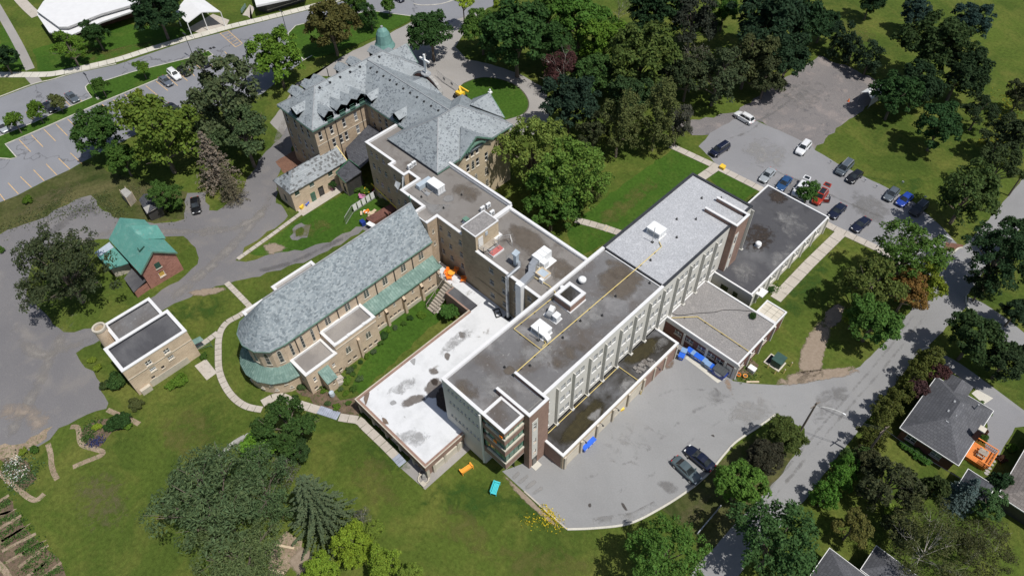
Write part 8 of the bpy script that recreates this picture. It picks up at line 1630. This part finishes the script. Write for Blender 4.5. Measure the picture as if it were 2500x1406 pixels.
for i, (x, y) in enumerate([(865,450),(878,442),(890,455),(880,462),(895,468),(903,460),(870,462)]): T(x, y, 12, 'shrub', [MID, BRT, (0.128,0.156,0.043)][i % 3], 'leafy plant in the vegetable patch by the shingled link', 'plant', 'plant', group=gV)
for i, (x, y) in enumerate([(950,500),(962,490),(935,497),(975,500)]): T(x, y, 14, 'shrub', [(0.099,0.142,0.043), DRK][i % 2], 'overgrown bush between pen and brick facade', 'shrub', 'shrub', group='bushes behind the chapel')
T(812,452,9,'small',DRK,'small clipped evergreen against the coach house wall','shrub','shrub'); T(1838,772,9,'shrub',DRK,'weed bush growing on the brown gravel roof','plant','plant',ground=3.85); T(1880,705,10,'shrub',DRK,'dark shrub by the annex door','shrub','shrub')
for i, (x, y) in enumerate([(1120,1078),(1128,1072),(1135,1066)]): T(x, y, 9, 'shrub', (0.078,0.177,0.028), 'green vine bush at the annex edge by the pavement', 'plant', 'plant', group='vines at the annex edge')
# garden rows: nobody could count the plants, one object each bed
def stuff_plants(name, quads, n, size, cols, seed):
    r = np.random.default_rng(seed); C = []
    for a, b_, w in quads:
        A_, B_ = at(*a), at(*b_)
        for k in range(n):
            t = r.uniform(); p = A_.lerp(B_, t); C.append((p.x+r.normal(0, w), p.y+r.normal(0, w), abs(r.normal(.15, .12))))
    C = np.array(C); me = leaf_mesh(name, C, np.tile([0, 0, 1.0], (len(C), 1)), size, .6, .8, (.6, 1.5)); o = bpy.data.objects.new(name, me); COL.objects.link(o); o.color = (*cols, 1); o['kind'] = 'stuff'; return o
stuff_plants('garden_plants', [((-5,1240),(28,1222),.3),((-10,1280),(44,1254),.3),((0,1310),(60,1268),.3),((10,1330),(75,1292),.3),((40,1350),(90,1315),.3),((62,1352),(105,1328),.3),((55,1395),(115,1342),.4),((80,1408),(130,1360),.4),((110,1410),(150,1388),.3)], 220, .13, (0.064,0.121,0.031), 5)
stuff_plants('garden_flowers', [((10,1150),(50,1120),.6),((25,1170),(60,1150),.7)], 160, .10, (0.710,0.738,0.682), 6)
stuff_plants('garden_plants', [((5,1160),(60,1125),.9),((40,1180),(85,1150),.8)], 420, .16, (0.057,0.099,0.037), 7)
stuff_plants('flower_bed_plants', [((215,1085),(250,1065),.35),((225,1088),(255,1075),.3)], 160, .12, (0.043,0.050,0.121), 8)
stuff_plants('flower_bed_plants', [((205,1050),(245,1030),.6),((205,1075),(225,1062),.4)], 260, .13, (0.057,0.106,0.028), 9)
stuff_plants('goldenrod', [((1330,1252),(1372,1285),.5),((1285,1268),(1345,1275),.6),((1322,1240),(1360,1262),.35)], 150, .11, (0.483,0.383,0.028), 10)
stuff_plants('goldenrod', [((2455,250),(2500,215),1.4),((2440,285),(2470,255),1.2),((2395,350),(2430,345),.8)], 120, .25, (0.227,0.213,0.028), 12)
stuff_plants('weeds', [((100,540),(255,500),1.2),((10,560),(180,480),1.2),((235,480),(300,530),1.0),((300,440),(450,520),1.5)], 420, .15, (0.078,0.099,0.040), 13)
stuff_plants('weeds', [((1800,905),(1835,880),.7),((1810,925),(1850,915),.5),((1880,715),(1900,700),.5)], 160, .14, (0.071,0.121,0.031), 14)
